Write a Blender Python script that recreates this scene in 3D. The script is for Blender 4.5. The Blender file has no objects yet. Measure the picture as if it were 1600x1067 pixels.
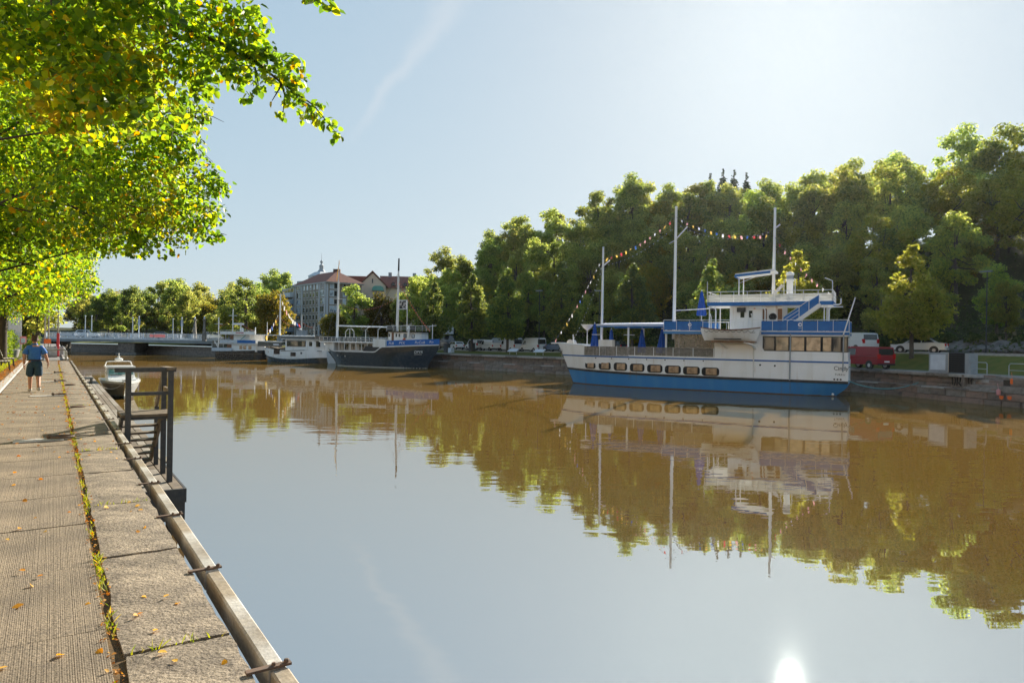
import bpy, bmesh, math, random
import numpy as np
from mathutils import Vector, Matrix

# ------------------------------------------------------------------ camera
random.seed(7); RNG = np.random.default_rng(7)
scene = bpy.context.scene
COL = scene.collection
CAMZ, PITCH, ROLL, FOC = 3.9, math.radians(-0.08), 0.0148, 1066.7
_f = np.array([0, math.cos(PITCH), math.sin(PITCH)]); _r0 = np.array([1., 0, 0]); _u0 = np.cross(_r0, _f)
_r = math.cos(ROLL) * _r0 + math.sin(ROLL) * _u0
_u = -math.sin(ROLL) * _r0 + math.cos(ROLL) * _u0
CAMP = np.array([0, 0, CAMZ])
cam_data = bpy.data.cameras.new('camera'); cam = bpy.data.objects.new('camera', cam_data); COL.objects.link(cam)
cam_data.lens = 24; cam_data.sensor_width = 36; cam_data.clip_start = 0.05; cam_data.clip_end = 6000
cam.matrix_world = Matrix(((_r[0], _u[0], -_f[0], 0), (_r[1], _u[1], -_f[1], 0), (_r[2], _u[2], -_f[2], CAMZ), (0, 0, 0, 1)))
scene.camera = cam
scene.render.resolution_x, scene.render.resolution_y = 1024, 682

def _ray(px, py): return _f + (px - 800) / FOC * _r - (py - 533.5) / FOC * _u
def on_level(px, py, z=0.):
    d = _ray(px, py); return CAMP + d * ((z - CAMZ) / d[2])
def at_depth(px, py, Y):
    d = _ray(px, py); return CAMP + d * (Y / d[1])

# ------------------------------------------------------------------ sky and sun
SUN_DIR = _ray(1252, -10); SUN_DIR = SUN_DIR / np.linalg.norm(SUN_DIR)
SUN_EL = math.asin(SUN_DIR[2]); SUN_AZ = math.atan2(SUN_DIR[0], SUN_DIR[1])
world = bpy.data.worlds.new('World'); scene.world = world; world.use_nodes = True
wn, wl = world.node_tree.nodes, world.node_tree.links
wn.clear()
wo = wn.new('ShaderNodeOutputWorld'); bg = wn.new('ShaderNodeBackground'); sky = wn.new('ShaderNodeTexSky')
sky.sky_type = 'NISHITA'; sky.sun_disc = False
sky.sun_elevation = SUN_EL; sky.sun_rotation = SUN_AZ
sky.air_density = 1.0; sky.dust_density = 0.5; sky.ozone_density = 3.5; sky.altitude = 0
# bright parts of the sky roll off softly, channel by channel, the same for every direction
def _vm(op, x, y):
    nd = wn.new('ShaderNodeVectorMath'); nd.operation = op
    for i, v in enumerate((x, y)):
        if isinstance(v, tuple): nd.inputs[i].default_value = v
        else: wl.new(v, nd.inputs[i])
    return nd.outputs[0]
SKY_A, SKY_K, SKY_L = .372, 1.35, .0005
_c = sky.outputs[0]
_roll = _vm('DIVIDE', _c, _vm('ADD', _c, (SKY_K,) * 3))
sky_out = _vm('ADD', _vm('MULTIPLY', _roll, (SKY_A * .885 / .12, SKY_A / .12, SKY_A * 1.07 / .12)), _vm('MULTIPLY', _c, (SKY_L / .12,) * 3))
# thin vapour trail and faint cirrus high in the sky (in world directions)
def _plane_coord(n):
    nrm = wn.new('ShaderNodeVectorMath'); nrm.operation = 'DOT_PRODUCT'
    tc = wn.new('ShaderNodeTexCoord'); wl.new(tc.outputs['Generated'], nrm.inputs[0]); nrm.inputs[1].default_value = n
    return nrm
_a, _b = _ray(692, 10), _ray(545, 235)
_n = np.cross(_a, _b); _n = _n / np.linalg.norm(_n)
_m = _a / np.linalg.norm(_a) - _b / np.linalg.norm(_b); _m = _m / np.linalg.norm(_m)
d1 = _plane_coord(tuple(_n)); d2 = _plane_coord(tuple(_m))
lo, hi = float(_b @ _m / np.linalg.norm(_b)), float(_a @ _m / np.linalg.norm(_a))
mr = wn.new('ShaderNodeMapRange'); mr.inputs[1].default_value = lo; mr.inputs[2].default_value = hi + .05
mr.inputs[3].default_value = 0.006; mr.inputs[4].default_value = 0.034
wl.new(d2.outputs['Value'], mr.inputs[0])
tn = wn.new('ShaderNodeTexNoise'); tn.inputs['Scale'].default_value = 16; tn.inputs['Detail'].default_value = 5
tcn = wn.new('ShaderNodeTexCoord'); wl.new(tcn.outputs['Generated'], tn.inputs['Vector'])
wob = wn.new('ShaderNodeMath'); wob.operation = 'MULTIPLY_ADD'; wob.inputs[1].default_value = .05; wob.inputs[2].default_value = -.025
wl.new(tn.outputs[0], wob.inputs[0])
dd = wn.new('ShaderNodeMath'); dd.operation = 'ADD'; wl.new(d1.outputs['Value'], dd.inputs[0]); wl.new(wob.outputs[0], dd.inputs[1])
ab = wn.new('ShaderNodeMath'); ab.operation = 'ABSOLUTE'; wl.new(dd.outputs[0], ab.inputs[0])
dq = wn.new('ShaderNodeMath'); dq.operation = 'DIVIDE'; wl.new(ab.outputs[0], dq.inputs[0]); wl.new(mr.outputs[0], dq.inputs[1])
mk = wn.new('ShaderNodeMapRange'); mk.interpolation_type = 'SMOOTHSTEP'
mk.inputs[1].default_value = 0; mk.inputs[2].default_value = 1; mk.inputs[3].default_value = 1; mk.inputs[4].default_value = 0
wl.new(dq.outputs[0], mk.inputs[0])
en = wn.new('ShaderNodeMapRange'); en.interpolation_type = 'SMOOTHSTEP'
en.inputs[1].default_value = lo - .02; en.inputs[2].default_value = lo + .1; wl.new(d2.outputs['Value'], en.inputs[0])
tr = wn.new('ShaderNodeMath'); tr.operation = 'MULTIPLY'; wl.new(mk.outputs[0], tr.inputs[0]); wl.new(en.outputs[0], tr.inputs[1])
tr2 = wn.new('ShaderNodeMath'); tr2.operation = 'MULTIPLY'; tr2.inputs[1].default_value = .27; wl.new(tr.outputs[0], tr2.inputs[0])
mxs = wn.new('ShaderNodeMix'); mxs.data_type = 'RGBA'; wl.new(tr2.outputs[0], mxs.inputs['Factor'])
wl.new(sky_out, mxs.inputs['A']); mxs.inputs['B'].default_value = (2.9, 3.0, 3.1, 1)
wl.new(mxs.outputs['Result'], bg.inputs[0]); bg.inputs[1].default_value = 0.12
wl.new(bg.outputs[0], wo.inputs[0])

sun_d = bpy.data.lights.new('sun', 'SUN'); sun = bpy.data.objects.new('sun', sun_d); COL.objects.link(sun)
sun_d.energy = 5.0; sun_d.angle = math.radians(0.6); sun_d.color = (1, .9, .74)
sun.rotation_euler = Vector(SUN_DIR).to_track_quat('Z', 'Y').to_euler(); sun.location = (60, 140, 120)

scene.view_settings.view_transform = 'Standard'; scene.view_settings.look = 'None'
scene.view_settings.exposure = 1.2; scene.view_settings.gamma = 1.0; scene.view_settings.use_curve_mapping = False
scene.render.engine = 'CYCLES'
scene.cycles.use_denoising = True
scene.cycles.max_bounces = 6; scene.cycles.diffuse_bounces = 3; scene.cycles.glossy_bounces = 3
scene.cycles.transmission_bounces = 4; scene.cycles.transparent_max_bounces = 6
scene.cycles.caustics_reflective = False; scene.cycles.caustics_refractive = False
scene.cycles.sample_clamp_indirect = 6

# ------------------------------------------------------------------ materials
def mat(name, c, c2=None, scale=4., rough=.6, bump=0., bscale=30., metal=0., spec=.5, streak=0., coat=0., detail=4, mix=(.35, .7), sheen=0):
    m = bpy.data.materials.new(name); m.use_nodes = True
    n, l = m.node_tree.nodes, m.node_tree.links
    b = n['Principled BSDF']; b.inputs['Roughness'].default_value = rough; b.inputs['Metallic'].default_value = metal
    b.inputs['Specular IOR Level'].default_value = spec; b.inputs['Coat Weight'].default_value = coat
    b.inputs['Base Color'].default_value = (*c, 1)
    tc = n.new('ShaderNodeTexCoord')
    if c2 is not None:
        t = n.new('ShaderNodeTexNoise'); t.inputs['Scale'].default_value = scale; t.inputs['Detail'].default_value = detail
        src = tc.outputs['Object']
        if streak:
            mp = n.new('ShaderNodeMapping'); mp.inputs['Scale'].default_value = (1, 1, streak); l.new(src, mp.inputs[0]); src = mp.outputs[0]
        l.new(src, t.inputs['Vector'])
        r = n.new('ShaderNodeMapRange'); r.inputs[1].default_value, r.inputs[2].default_value = mix
        l.new(t.outputs[0], r.inputs[0])
        x = n.new('ShaderNodeMix'); x.data_type = 'RGBA'; x.inputs['A'].default_value = (*c, 1); x.inputs['B'].default_value = (*c2, 1)
        l.new(r.outputs[0], x.inputs['Factor']); l.new(x.outputs['Result'], b.inputs['Base Color'])
    if bump:
        t2 = n.new('ShaderNodeTexNoise'); t2.inputs['Scale'].default_value = bscale; t2.inputs['Detail'].default_value = 5
        l.new(tc.outputs['Object'], t2.inputs['Vector'])
        bp = n.new('ShaderNodeBump'); bp.inputs['Strength'].default_value = bump; bp.inputs['Distance'].default_value = .02
        l.new(t2.outputs[0], bp.inputs['Height']); l.new(bp.outputs[0], b.inputs['Normal'])
    return m

def speckle(m, scale, lo, hi, big=None):
    """multiply the base colour by fine grit and, if asked, by broad worn patches"""
    n, l = m.node_tree.nodes, m.node_tree.links; b = n['Principled BSDF']; tc = n.new('ShaderNodeTexCoord')
    for sc, a, c, det in ((scale, lo, hi, 3),) + ((big,) if big else ()):
        src = b.inputs['Base Color'].links[0].from_socket
        t = n.new('ShaderNodeTexNoise'); t.inputs['Scale'].default_value = sc; t.inputs['Detail'].default_value = det; t.inputs['Roughness'].default_value = .65; l.new(tc.outputs['Object'], t.inputs['Vector'])
        r = n.new('ShaderNodeMapRange'); r.inputs[1].default_value = .36; r.inputs[2].default_value = .64; r.inputs[3].default_value = a; r.inputs[4].default_value = c; l.new(t.outputs[0], r.inputs[0])
        v = n.new('ShaderNodeVectorMath'); v.operation = 'MULTIPLY'; l.new(src, v.inputs[0]); l.new(r.outputs[0], v.inputs[1]); l.new(v.outputs[0], b.inputs['Base Color'])
    return m

def island_mat(name, cols, trans=.5, rough=.5, patch=0., patchcol=None, hue=.0, spec=.3, tval=2.4):
    """foliage: colour differs leaf by leaf, light passes through the blade"""
    m = bpy.data.materials.new(name); m.use_nodes = True
    n, l = m.node_tree.nodes, m.node_tree.links
    b = n['Principled BSDF']; out = n['Material Output']
    geo = n.new('ShaderNodeNewGeometry'); cr = n.new('ShaderNodeValToRGB')
    e = cr.color_ramp.elements
    while len(e) < len(cols): e.new(.5)
    for i, (p, c) in enumerate(cols): e[i].position = p; e[i].color = (*c, 1)
    l.new(geo.outputs['Random Per Island'], cr.inputs[0]); col = cr.outputs[0]
    if hue:
        oi = n.new('ShaderNodeObjectInfo'); hs = n.new('ShaderNodeHueSaturation')
        mh = n.new('ShaderNodeMapRange'); mh.inputs[3].default_value = .5 - hue; mh.inputs[4].default_value = .5 + hue * .6
        l.new(oi.outputs['Random'], mh.inputs[0]); l.new(mh.outputs[0], hs.inputs['Hue'])
        mv = n.new('ShaderNodeMapRange'); mv.inputs[3].default_value = .72; mv.inputs[4].default_value = 1.3
        mq = n.new('ShaderNodeMath'); mq.operation = 'FRACT'; mq2 = n.new('ShaderNodeMath'); mq2.operation = 'MULTIPLY'; mq2.inputs[1].default_value = 7.3
        l.new(oi.outputs['Random'], mq2.inputs[0]); l.new(mq2.outputs[0], mq.inputs[0]); l.new(mq.outputs[0], mv.inputs[0]); l.new(mv.outputs[0], hs.inputs['Value'])
        l.new(col, hs.inputs['Color']); col = hs.outputs[0]
    if patch:
        tc = n.new('ShaderNodeTexCoord'); t = n.new('ShaderNodeTexNoise'); t.inputs['Scale'].default_value = patch; t.inputs['Detail'].default_value = 2
        l.new(tc.outputs['Object'], t.inputs['Vector'])
        mr = n.new('ShaderNodeMapRange'); mr.inputs[1].default_value = .63; mr.inputs[2].default_value = .76; l.new(t.outputs[0], mr.inputs[0])
        x = n.new('ShaderNodeMix'); x.data_type = 'RGBA'; l.new(mr.outputs[0], x.inputs['Factor']); l.new(col, x.inputs['A'])
        x.inputs['B'].default_value = (*patchcol, 1); col = x.outputs['Result']
    l.new(col, b.inputs['Base Color']); b.inputs['Roughness'].default_value = rough; b.inputs['Specular IOR Level'].default_value = spec
    tr = n.new('ShaderNodeBsdfTranslucent')
    hs2 = n.new('ShaderNodeHueSaturation'); hs2.inputs['Hue'].default_value = .478; hs2.inputs['Saturation'].default_value = 1.08; hs2.inputs['Value'].default_value = tval
    l.new(col, hs2.inputs['Color']); l.new(hs2.outputs[0], tr.inputs[0])
    mx = n.new('ShaderNodeMixShader'); mx.inputs[0].default_value = trans
    l.new(b.outputs[0], mx.inputs[1]); l.new(tr.outputs[0], mx.inputs[2]); l.new(mx.outputs[0], out.inputs[0])
    return m

def glass_mat(name, c, rough=.05, spec=.6):
    return mat(name, c, rough=rough, spec=spec, coat=.3)

M = {}
M['white_paint'] = mat('white_paint', (.80, .80, .79), (.62, .60, .55), 1.6, .45, .05, 20, streak=.12, mix=(.5, .85))
M['ship_white'] = mat('ship_white', (.86, .86, .86), (.70, .67, .60), 1.1, .4, .06, 9, streak=.16, mix=(.52, .86), detail=8)
def hull_paint(name, c, stain, rust):
    m = mat(name, c, stain, 1.1, .4, .06, 9, streak=.16, mix=(.50, .86), detail=8); n, l = m.node_tree.nodes, m.node_tree.links; b = n['Principled BSDF']
    src = b.inputs['Base Color'].links[0].from_socket; tc = n.new('ShaderNodeTexCoord')
    def streaks(scale, sq, lo, hi):
        mp = n.new('ShaderNodeMapping'); mp.inputs['Scale'].default_value = (1, 1, sq); l.new(tc.outputs['Object'], mp.inputs[0])
        t = n.new('ShaderNodeTexNoise'); t.inputs['Scale'].default_value = scale; t.inputs['Detail'].default_value = 6; l.new(mp.outputs[0], t.inputs['Vector'])
        r = n.new('ShaderNodeMapRange'); r.inputs[1].default_value, r.inputs[2].default_value = lo, hi; l.new(t.outputs[0], r.inputs[0]); return r.outputs[0]
    a, p = streaks(3.4, .07, .60, .74), streaks(.45, 1, .45, .62)
    q = n.new('ShaderNodeMath'); q.operation = 'MULTIPLY'; l.new(a, q.inputs[0]); l.new(p, q.inputs[1])
    q2 = n.new('ShaderNodeMath'); q2.operation = 'MULTIPLY'; q2.inputs[1].default_value = .7; l.new(q.outputs[0], q2.inputs[0])
    x = n.new('ShaderNodeMix'); x.data_type = 'RGBA'; l.new(q2.outputs[0], x.inputs['Factor']); l.new(src, x.inputs['A']); x.inputs['B'].default_value = (*rust, 1)
    l.new(x.outputs['Result'], b.inputs['Base Color'])
    # plate seams
    w = n.new('ShaderNodeTexBrick'); w.inputs['Scale'].default_value = 1; w.inputs['Mortar Size'].default_value = .012; w.inputs['Brick Width'].default_value = 2.6; w.inputs['Row Height'].default_value = .78; w.inputs['Mortar Smooth'].default_value = .6
    sx = n.new('ShaderNodeSeparateXYZ'); cx = n.new('ShaderNodeCombineXYZ'); l.new(tc.outputs['Object'], sx.inputs[0]); l.new(sx.outputs[0], cx.inputs[0]); l.new(sx.outputs[2], cx.inputs[1]); l.new(cx.outputs[0], w.inputs['Vector'])
    bp0 = b.inputs['Normal'].links[0].from_node; bp = n.new('ShaderNodeBump'); bp.inputs['Strength'].default_value = .5; bp.inputs['Distance'].default_value = .02; bp.invert = True
    l.new(w.outputs['Fac'], bp.inputs['Height']); l.new(bp0.outputs[0], bp.inputs['Normal']); l.new(bp.outputs[0], b.inputs['Normal'])
    return m
M['ship_white'] = hull_paint('ship_white', (.88, .88, .88), (.72, .69, .63), (.45, .27, .12))
M['ship_blue'] = hull_paint('ship_blue', (.032, .21, .50), (.06, .26, .5), (.10, .13, .16))
M['canvas_blue'] = mat('canvas_blue', (.010, .125, .40), (.018, .16, .46), 3, .7, .15, 9)
M['stripe_blue'] = mat('stripe_blue', (.015, .12, .38), rough=.5)
M['umbrella_blue'] = mat('umbrella_blue', (.01, .085, .42), (.006, .05, .27), 5, .85, .3, 16)
M['black_rubber'] = mat('black_rubber', (.018, .018, .02), (.05, .04, .035), 6, .7)
M['black_hull'] = mat('black_hull', (.017, .017, .019), (.05, .043, .035), 2.5, .2, .1, 4, detail=8, mix=(.45, .85))
M['dark'] = mat('dark', (.02, .02, .022), rough=.6)
M['dark_frame'] = mat('dark_frame', (.018, .018, .019), rough=.6, spec=.2)
M['metal'] = mat('metal', (.55, .56, .58), (.4, .4, .42), 9, .4, metal=.6)
M['galv'] = mat('galv', (.46, .44, .40), (.30, .245, .175), 1.7, .6, .2, 50, metal=.15, detail=10, mix=(.42, .62))
M['rust'] = mat('rust', (.08, .06, .05), (.16, .09, .05), 18, .8)
M['tan_reflection_pane'] = mat('tan_reflection_pane', (.50, .32, .19), (.27, .17, .10), 2.3, .16, spec=.9, coat=.5, mix=(.4, .62), detail=3)  # warm reflection of the sunlit bank painted into the pane colour
M['bronze_reflection_pane'] = mat('bronze_reflection_pane', (.36, .24, .14), (.06, .045, .03), 1.1, .1, spec=.9, coat=.5, mix=(.42, .58), detail=2)  # patchy warm reflection painted into the dark glass colour
M['dark_pane'] = glass_mat('dark_pane', (.02, .022, .025))
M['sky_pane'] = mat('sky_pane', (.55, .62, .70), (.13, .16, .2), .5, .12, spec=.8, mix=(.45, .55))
M['timber'] = mat('timber', (.20, .155, .11), (.10, .078, .058), 7, .75, .25, 30, streak=.2)
M['timber_grey'] = mat('timber_grey', (.30, .265, .22), (.17, .15, .125), 4, .8, .3, 40, detail=8)
M['timber_dark'] = mat('timber_dark', (.04, .042, .048), (.075, .07, .066), 12, .55, .2, 40)
M['varnish'] = mat('varnish', (.22, .09, .03), (.14, .05, .02), 6, .4)
M['rope'] = mat('rope', (.42, .38, .30), (.3, .26, .2), 30, .9)
M['cable'] = mat('cable', (.12, .12, .12), rough=.7)
M['teal_rope'] = mat('teal_rope', (.10, .32, .36), rough=.8)
M['bulb'] = mat('bulb', (.9, .88, .8), rough=.2)
M['bulb_red'] = mat('bulb_red', (.75, .2, .08), rough=.3)
FLAGC = {'flag_red': (.6, .08, .09), 'flag_white': (.85, .85, .85), 'flag_yellow': (.8, .55, .12), 'flag_blue': (.08, .18, .5), 'flag_pink': (.8, .42, .42)}
for k, c in FLAGC.items():
    M[k] = mat(k, c, rough=.8)
    nn, ll = M[k].node_tree.nodes, M[k].node_tree.links
    tr_ = nn.new('ShaderNodeBsdfTranslucent'); tr_.inputs[0].default_value = (*c, 1); mx_ = nn.new('ShaderNodeMixShader'); mx_.inputs[0].default_value = .4
    ll.new(nn['Principled BSDF'].outputs[0], mx_.inputs[1]); ll.new(tr_.outputs[0], mx_.inputs[2]); ll.new(mx_.outputs[0], nn['Material Output'].inputs[0])
M['tyre'] = mat('tyre', (.02, .02, .02), rough=.85)
M['rim'] = mat('rim', (.5, .5, .52), rough=.35, metal=.8)
M['car_white'] = mat('car_white', (.80, .81, .82), rough=.3, coat=.4)
M['car_silver'] = mat('car_silver', (.62, .66, .70), rough=.3, metal=.3, coat=.8)
M['car_red'] = mat('car_red', (.28, .01, .02), rough=.4, coat=.15, spec=.3)
M['car_dark'] = mat('car_dark', (.035, .045, .06), rough=.25, coat=.8)
M['car_blue'] = mat('car_blue', (.09, .14, .24), rough=.25, coat=.8)
M['lamp_red'] = mat('lamp_red', (.55, .02, .02), rough=.2)
M['lamp_clear'] = mat('lamp_clear', (.8, .8, .78), rough=.1)
M['sign_red'] = mat('sign_red', (.55, .03, .04), rough=.5)
M['orange'] = mat('orange', (.85, .17, .03), rough=.6)
M['stone_brown'] = mat('stone_brown', (.25, .205, .17), (.12, .10, .09), 2.6, .85, .5, 14, detail=8)
M['stone_grey'] = mat('stone_grey', (.29, .265, .24), (.16, .145, .13), 3.2, .85, .5, 14, detail=8)
M['stone_pink'] = mat('stone_pink', (.33, .235, .19), (.19, .15, .13), 3., .85, .5, 14, detail=8)
M['coping'] = mat('coping', (.46, .44, .42), (.32, .3, .28), 3, .8, .3, 18, detail=6)
M['mortar'] = mat('mortar', (.07, .06, .052), rough=.95)
M['rock'] = mat('rock', (.22, .21, .2), (.10, .095, .09), 2, .9, .6, 6, detail=8, spec=.08)
M['granite'] = mat('granite', (.35, .285, .205), (.15, .12, .088), 5.5, .85, .9, 34, detail=10, mix=(.3, .68))
M['asphalt'] = mat('asphalt', (.12, .12, .12), (.2, .19, .18), .6, .85, .2, 60, spec=.08)
M['paving'] = mat('paving', (.26, .25, .235), (.18, .17, .16), 1., .85, .2, 20, spec=.08)
M['grass'] = mat('grass', (.09, .115, .026), (.15, .135, .036), 1.4, .9, .8, 12, detail=9, spec=.08)
M['soil'] = mat('soil', (.035, .045, .02), (.06, .055, .03), .6, .95, .6, 3, spec=.08)
M['litter'] = mat('litter', (.17, .115, .06), (.09, .065, .04), 9, .95, .6, 30, spec=.08)
M['concrete'] = mat('concrete', (.36, .35, .34), (.26, .25, .24), 2, .8, .2, 20)
M['bridge_paint'] = mat('bridge_paint', (.64, .69, .75), (.54, .58, .64), 2, .6)
M['bridge_girder'] = mat('bridge_girder', (.33, .37, .41), (.24, .27, .3), 1, .7)
M['facade'] = mat('facade', (.31, .27, .225), (.25, .22, .185), .35, .9, .2, 3)
M['facade_cream'] = mat('facade_cream', (.72, .61, .48), (.62, .52, .41), .3, .9)
M['facade_blue'] = mat('facade_blue', (.30, .38, .47), rough=.7)
M['facade_pale'] = mat('facade_pale', (.55, .58, .62), rough=.8)
M['roof_tile'] = mat('roof_tile', (.25, .095, .065), (.18, .07, .052), 1.2, .85, .3, 6)
M['roof_dark'] = mat('roof_dark', (.10, .05, .045), rough=.85)
M['copper'] = mat('copper', (.13, .38, .32), rough=.7)
M['window_white'] = mat('window_white', (.75, .77, .8), rough=.5)
M['bark'] = mat('bark', (.07, .052, .038), (.035, .027, .02), 7, .95, .8, 16, streak=.25)
M['bark_grey'] = mat('bark_grey', (.10, .085, .07), (.05, .042, .035), 5, .95, .7, 10, streak=.25)
M['skin'] = mat('skin', (.52, .27, .17), (.46, .22, .14), 12, .55)
M['shirt'] = mat('shirt', (.05, .18, .52), (.04, .145, .44), 18, .85, .3, 26)
M['shorts'] = mat('shorts', (.02, .05, .085), (.03, .07, .11), 14, .9, .3, 30)
M['shoe'] = mat('shoe', (.62, .60, .52), (.45, .43, .37), 25, .7)
M['hair'] = mat('hair', (.055, .028, .014), (.09, .045, .02), 60, .7, .5, 90)
M['belt'] = mat('belt', (.02, .016, .014), rough=.5)
M['plastic_white'] = mat('plastic_white', (.80, .80, .78), (.7, .69, .66), 3, .3, coat=.4)
M['boat_grey'] = mat('boat_grey', (.50, .47, .43), (.40, .37, .33), 2, .35, coat=.3)
M['green_glass'] = mat('green_glass', (.34, .47, .40), (.10, .25, .17), 3.5, .08, spec=.9, mix=(.42, .6))
M['transformer'] = mat('transformer', (.34, .36, .38), (.28, .3, .32), 2, .6)
M['bin'] = mat('bin', (.045, .05, .055), (.07, .075, .08), 6, .6)
M['leaf_lime'] = island_mat('leaf_lime', [(0, (.03, .07, .012)), (.45, (.08, .155, .016)), (.88, (.14, .205, .018)), (.97, (.25, .24, .02)), (1, (.36, .20, .02))], .66, .42, .9, (.27, .21, .025), tval=3.4)
M['leaf_wood'] = island_mat('leaf_wood', [(0, (.055, .086, .024)), (.5, (.108, .144, .034)), (1, (.185, .20, .048))], .62, .5, hue=.03, tval=4.0)
M['leaf_linden'] = island_mat('leaf_linden', [(0, (.04, .066, .02)), (.6, (.072, .105, .026)), (1, (.15, .165, .034))], .6, .55, hue=.012, tval=3.2)
M['leaf_autumn'] = island_mat('leaf_autumn', [(0, (.06, .085, .014)), (.5, (.13, .13, .018)), (1, (.19, .16, .022))], .6, .6, hue=.02, tval=2.8)
M['needles'] = island_mat('needles', [(0, (.015, .032, .014)), (1, (.035, .055, .02))], .15, .7)
M['leaf_sun_tint'] = island_mat('leaf_sun_tint', [(0, (.09, .115, .02)), (.5, (.17, .19, .03)), (1, (.26, .25, .05))], .62, .55, tval=2.8)  # lighter leaf colours standing in for sun on the crowns
M['hedge_leaf'] = island_mat('hedge_leaf', [(0, (.06, .12, .015)), (1, (.17, .24, .03))], .45, .5)
M['grass_blade'] = island_mat('grass_blade', [(0, (.10, .16, .015)), (.6, (.22, .27, .02)), (1, (.35, .30, .04))], .45, .6)
M['under_leaf'] = island_mat('under_leaf', [(0, (.03, .055, .016)), (.6, (.055, .085, .022)), (1, (.10, .11, .03))], .35, .7)
M['fallen_leaf'] = island_mat('fallen_leaf', [(0, (.5, .22, .015)), (.5, (.68, .38, .02)), (1, (.58, .42, .12))], .25, .6)
M['litter_leaf'] = island_mat('litter_leaf', [(0, (.22, .09, .015)), (.5, (.40, .17, .02)), (1, (.45, .27, .05))], .25, .7)
M['white_text'] = mat('white_text', (.85, .85, .85), rough=.6)
M['black_text'] = mat('black_text', (.03, .03, .032), rough=.6)
M['red_text'] = mat('red_text', (.5, .05, .05), rough=.6)
M['blue_text'] = mat('blue_text', (.03, .1, .4), rough=.6)
M['banner_white'] = mat('banner_white', (.72, .74, .80), rough=.7)

# clear acrylic / screen panels of the ship's rails
def clear_mat(name, c, alpha, rough=.1):
    m = mat(name, c, rough=rough); n, l = m.node_tree.nodes, m.node_tree.links
    t = n.new('ShaderNodeBsdfTransparent'); x = n.new('ShaderNodeMixShader'); x.inputs[0].default_value = alpha
    l.new(t.outputs[0], x.inputs[1]); l.new(n['Principled BSDF'].outputs[0], x.inputs[2]); l.new(x.outputs[0], n['Material Output'].inputs[0])
    return m
M['clear_panel'] = clear_mat('clear_panel', (.75, .76, .74), .5, .3)
M['clear_sheet'] = clear_mat('clear_sheet', (.35, .29, .23), .5, .1)

# ribbed concrete: fine grooves running along the quay
def ribbed():
    m = mat('ribbed_concrete', (.275, .215, .145), (.145, .113, .078), 4.5, .88, detail=12, mix=(.3, .72)); n, l = m.node_tree.nodes, m.node_tree.links
    tc = n.new('ShaderNodeTexCoord')
    a = n.new('ShaderNodeTexNoise'); a.inputs['Scale'].default_value = 55; a.inputs['Detail'].default_value = 6; l.new(tc.outputs['Object'], a.inputs['Vector'])
    b = n.new('ShaderNodeBump'); b.inputs['Strength'].default_value = .9; b.inputs['Distance'].default_value = .008
    l.new(a.outputs[0], b.inputs['Height']); l.new(b.outputs[0], n['Principled BSDF'].inputs['Normal'])
    return m
M['ribbed'] = speckle(ribbed(), 75, .45, 1.3, (1.1, .62, 1.2, 5))
speckle(M['granite'], 85, .42, 1.3, (1.7, .66, 1.25, 5)); speckle(M['galv'], 30, .8, 1.1, (2.4, .7, 1.15, 6))

def water_mat():
    m = bpy.data.materials.new('river_water'); m.use_nodes = True
    n, l = m.node_tree.nodes, m.node_tree.links; n.clear()
    out = n.new('ShaderNodeOutputMaterial'); df = n.new('ShaderNodeBsdfDiffuse'); gl = n.new('ShaderNodeBsdfGlossy'); mx = n.new('ShaderNodeMixShader')
    df.inputs[0].default_value = (.170, .100, .026, 1); gl.inputs[0].default_value = (.85, .955, 1, 1); gl.inputs['Roughness'].default_value = .008
    fr = n.new('ShaderNodeFresnel'); fr.inputs['IOR'].default_value = 13
    tc = n.new('ShaderNodeTexCoord')
    def noise(scale, sc3, detail=2):
        mp = n.new('ShaderNodeMapping'); mp.inputs['Scale'].default_value = sc3; mp.inputs['Rotation'].default_value = (0, 0, math.radians(-20))
        t = n.new('ShaderNodeTexNoise'); t.inputs['Scale'].default_value = scale; t.inputs['Detail'].default_value = detail
        l.new(tc.outputs['Object'], mp.inputs[0]); l.new(mp.outputs[0], t.inputs['Vector']); return t.outputs[0]
    h = noise(.55, (.35, 1, 1), 3); h2 = noise(2.6, (.4, 1, 1), 2); h3 = noise(.05, (1, 1, 1), 2)
    # calm and ruffled patches
    r = n.new('ShaderNodeMapRange'); r.inputs[1].default_value = .42; r.inputs[2].default_value = .62; r.inputs[3].default_value = .25; r.inputs[4].default_value = 1.3; l.new(h3, r.inputs[0])
    a = n.new('ShaderNodeMath'); a.operation = 'MULTIPLY_ADD'; a.inputs[1].default_value = .2; l.new(h2, a.inputs[0]); l.new(h, a.inputs[2])
    c = n.new('ShaderNodeMath'); c.operation = 'MULTIPLY'; l.new(a.outputs[0], c.inputs[0]); l.new(r.outputs[0], c.inputs[1])
    b = n.new('ShaderNodeBump'); b.inputs['Strength'].default_value = 1; b.inputs['Distance'].default_value = .014; l.new(c.outputs[0], b.inputs['Height'])
    gl2 = n.new('ShaderNodeBsdfGlossy'); gl2.inputs[0].default_value = gl.inputs[0].default_value; gl2.inputs['Roughness'].default_value = .09; gx = n.new('ShaderNodeMixShader'); gx.inputs[0].default_value = .0012
    l.new(gl.outputs[0], gx.inputs[1]); l.new(gl2.outputs[0], gx.inputs[2]); l.new(b.outputs[0], gl2.inputs['Normal'])
    l.new(b.outputs[0], gl.inputs['Normal']); l.new(fr.outputs[0], mx.inputs[0]); l.new(df.outputs[0], mx.inputs[1]); l.new(gx.outputs[0], mx.inputs[2]); l.new(mx.outputs[0], out.inputs[0])
    return m
M['water'] = water_mat()

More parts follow.
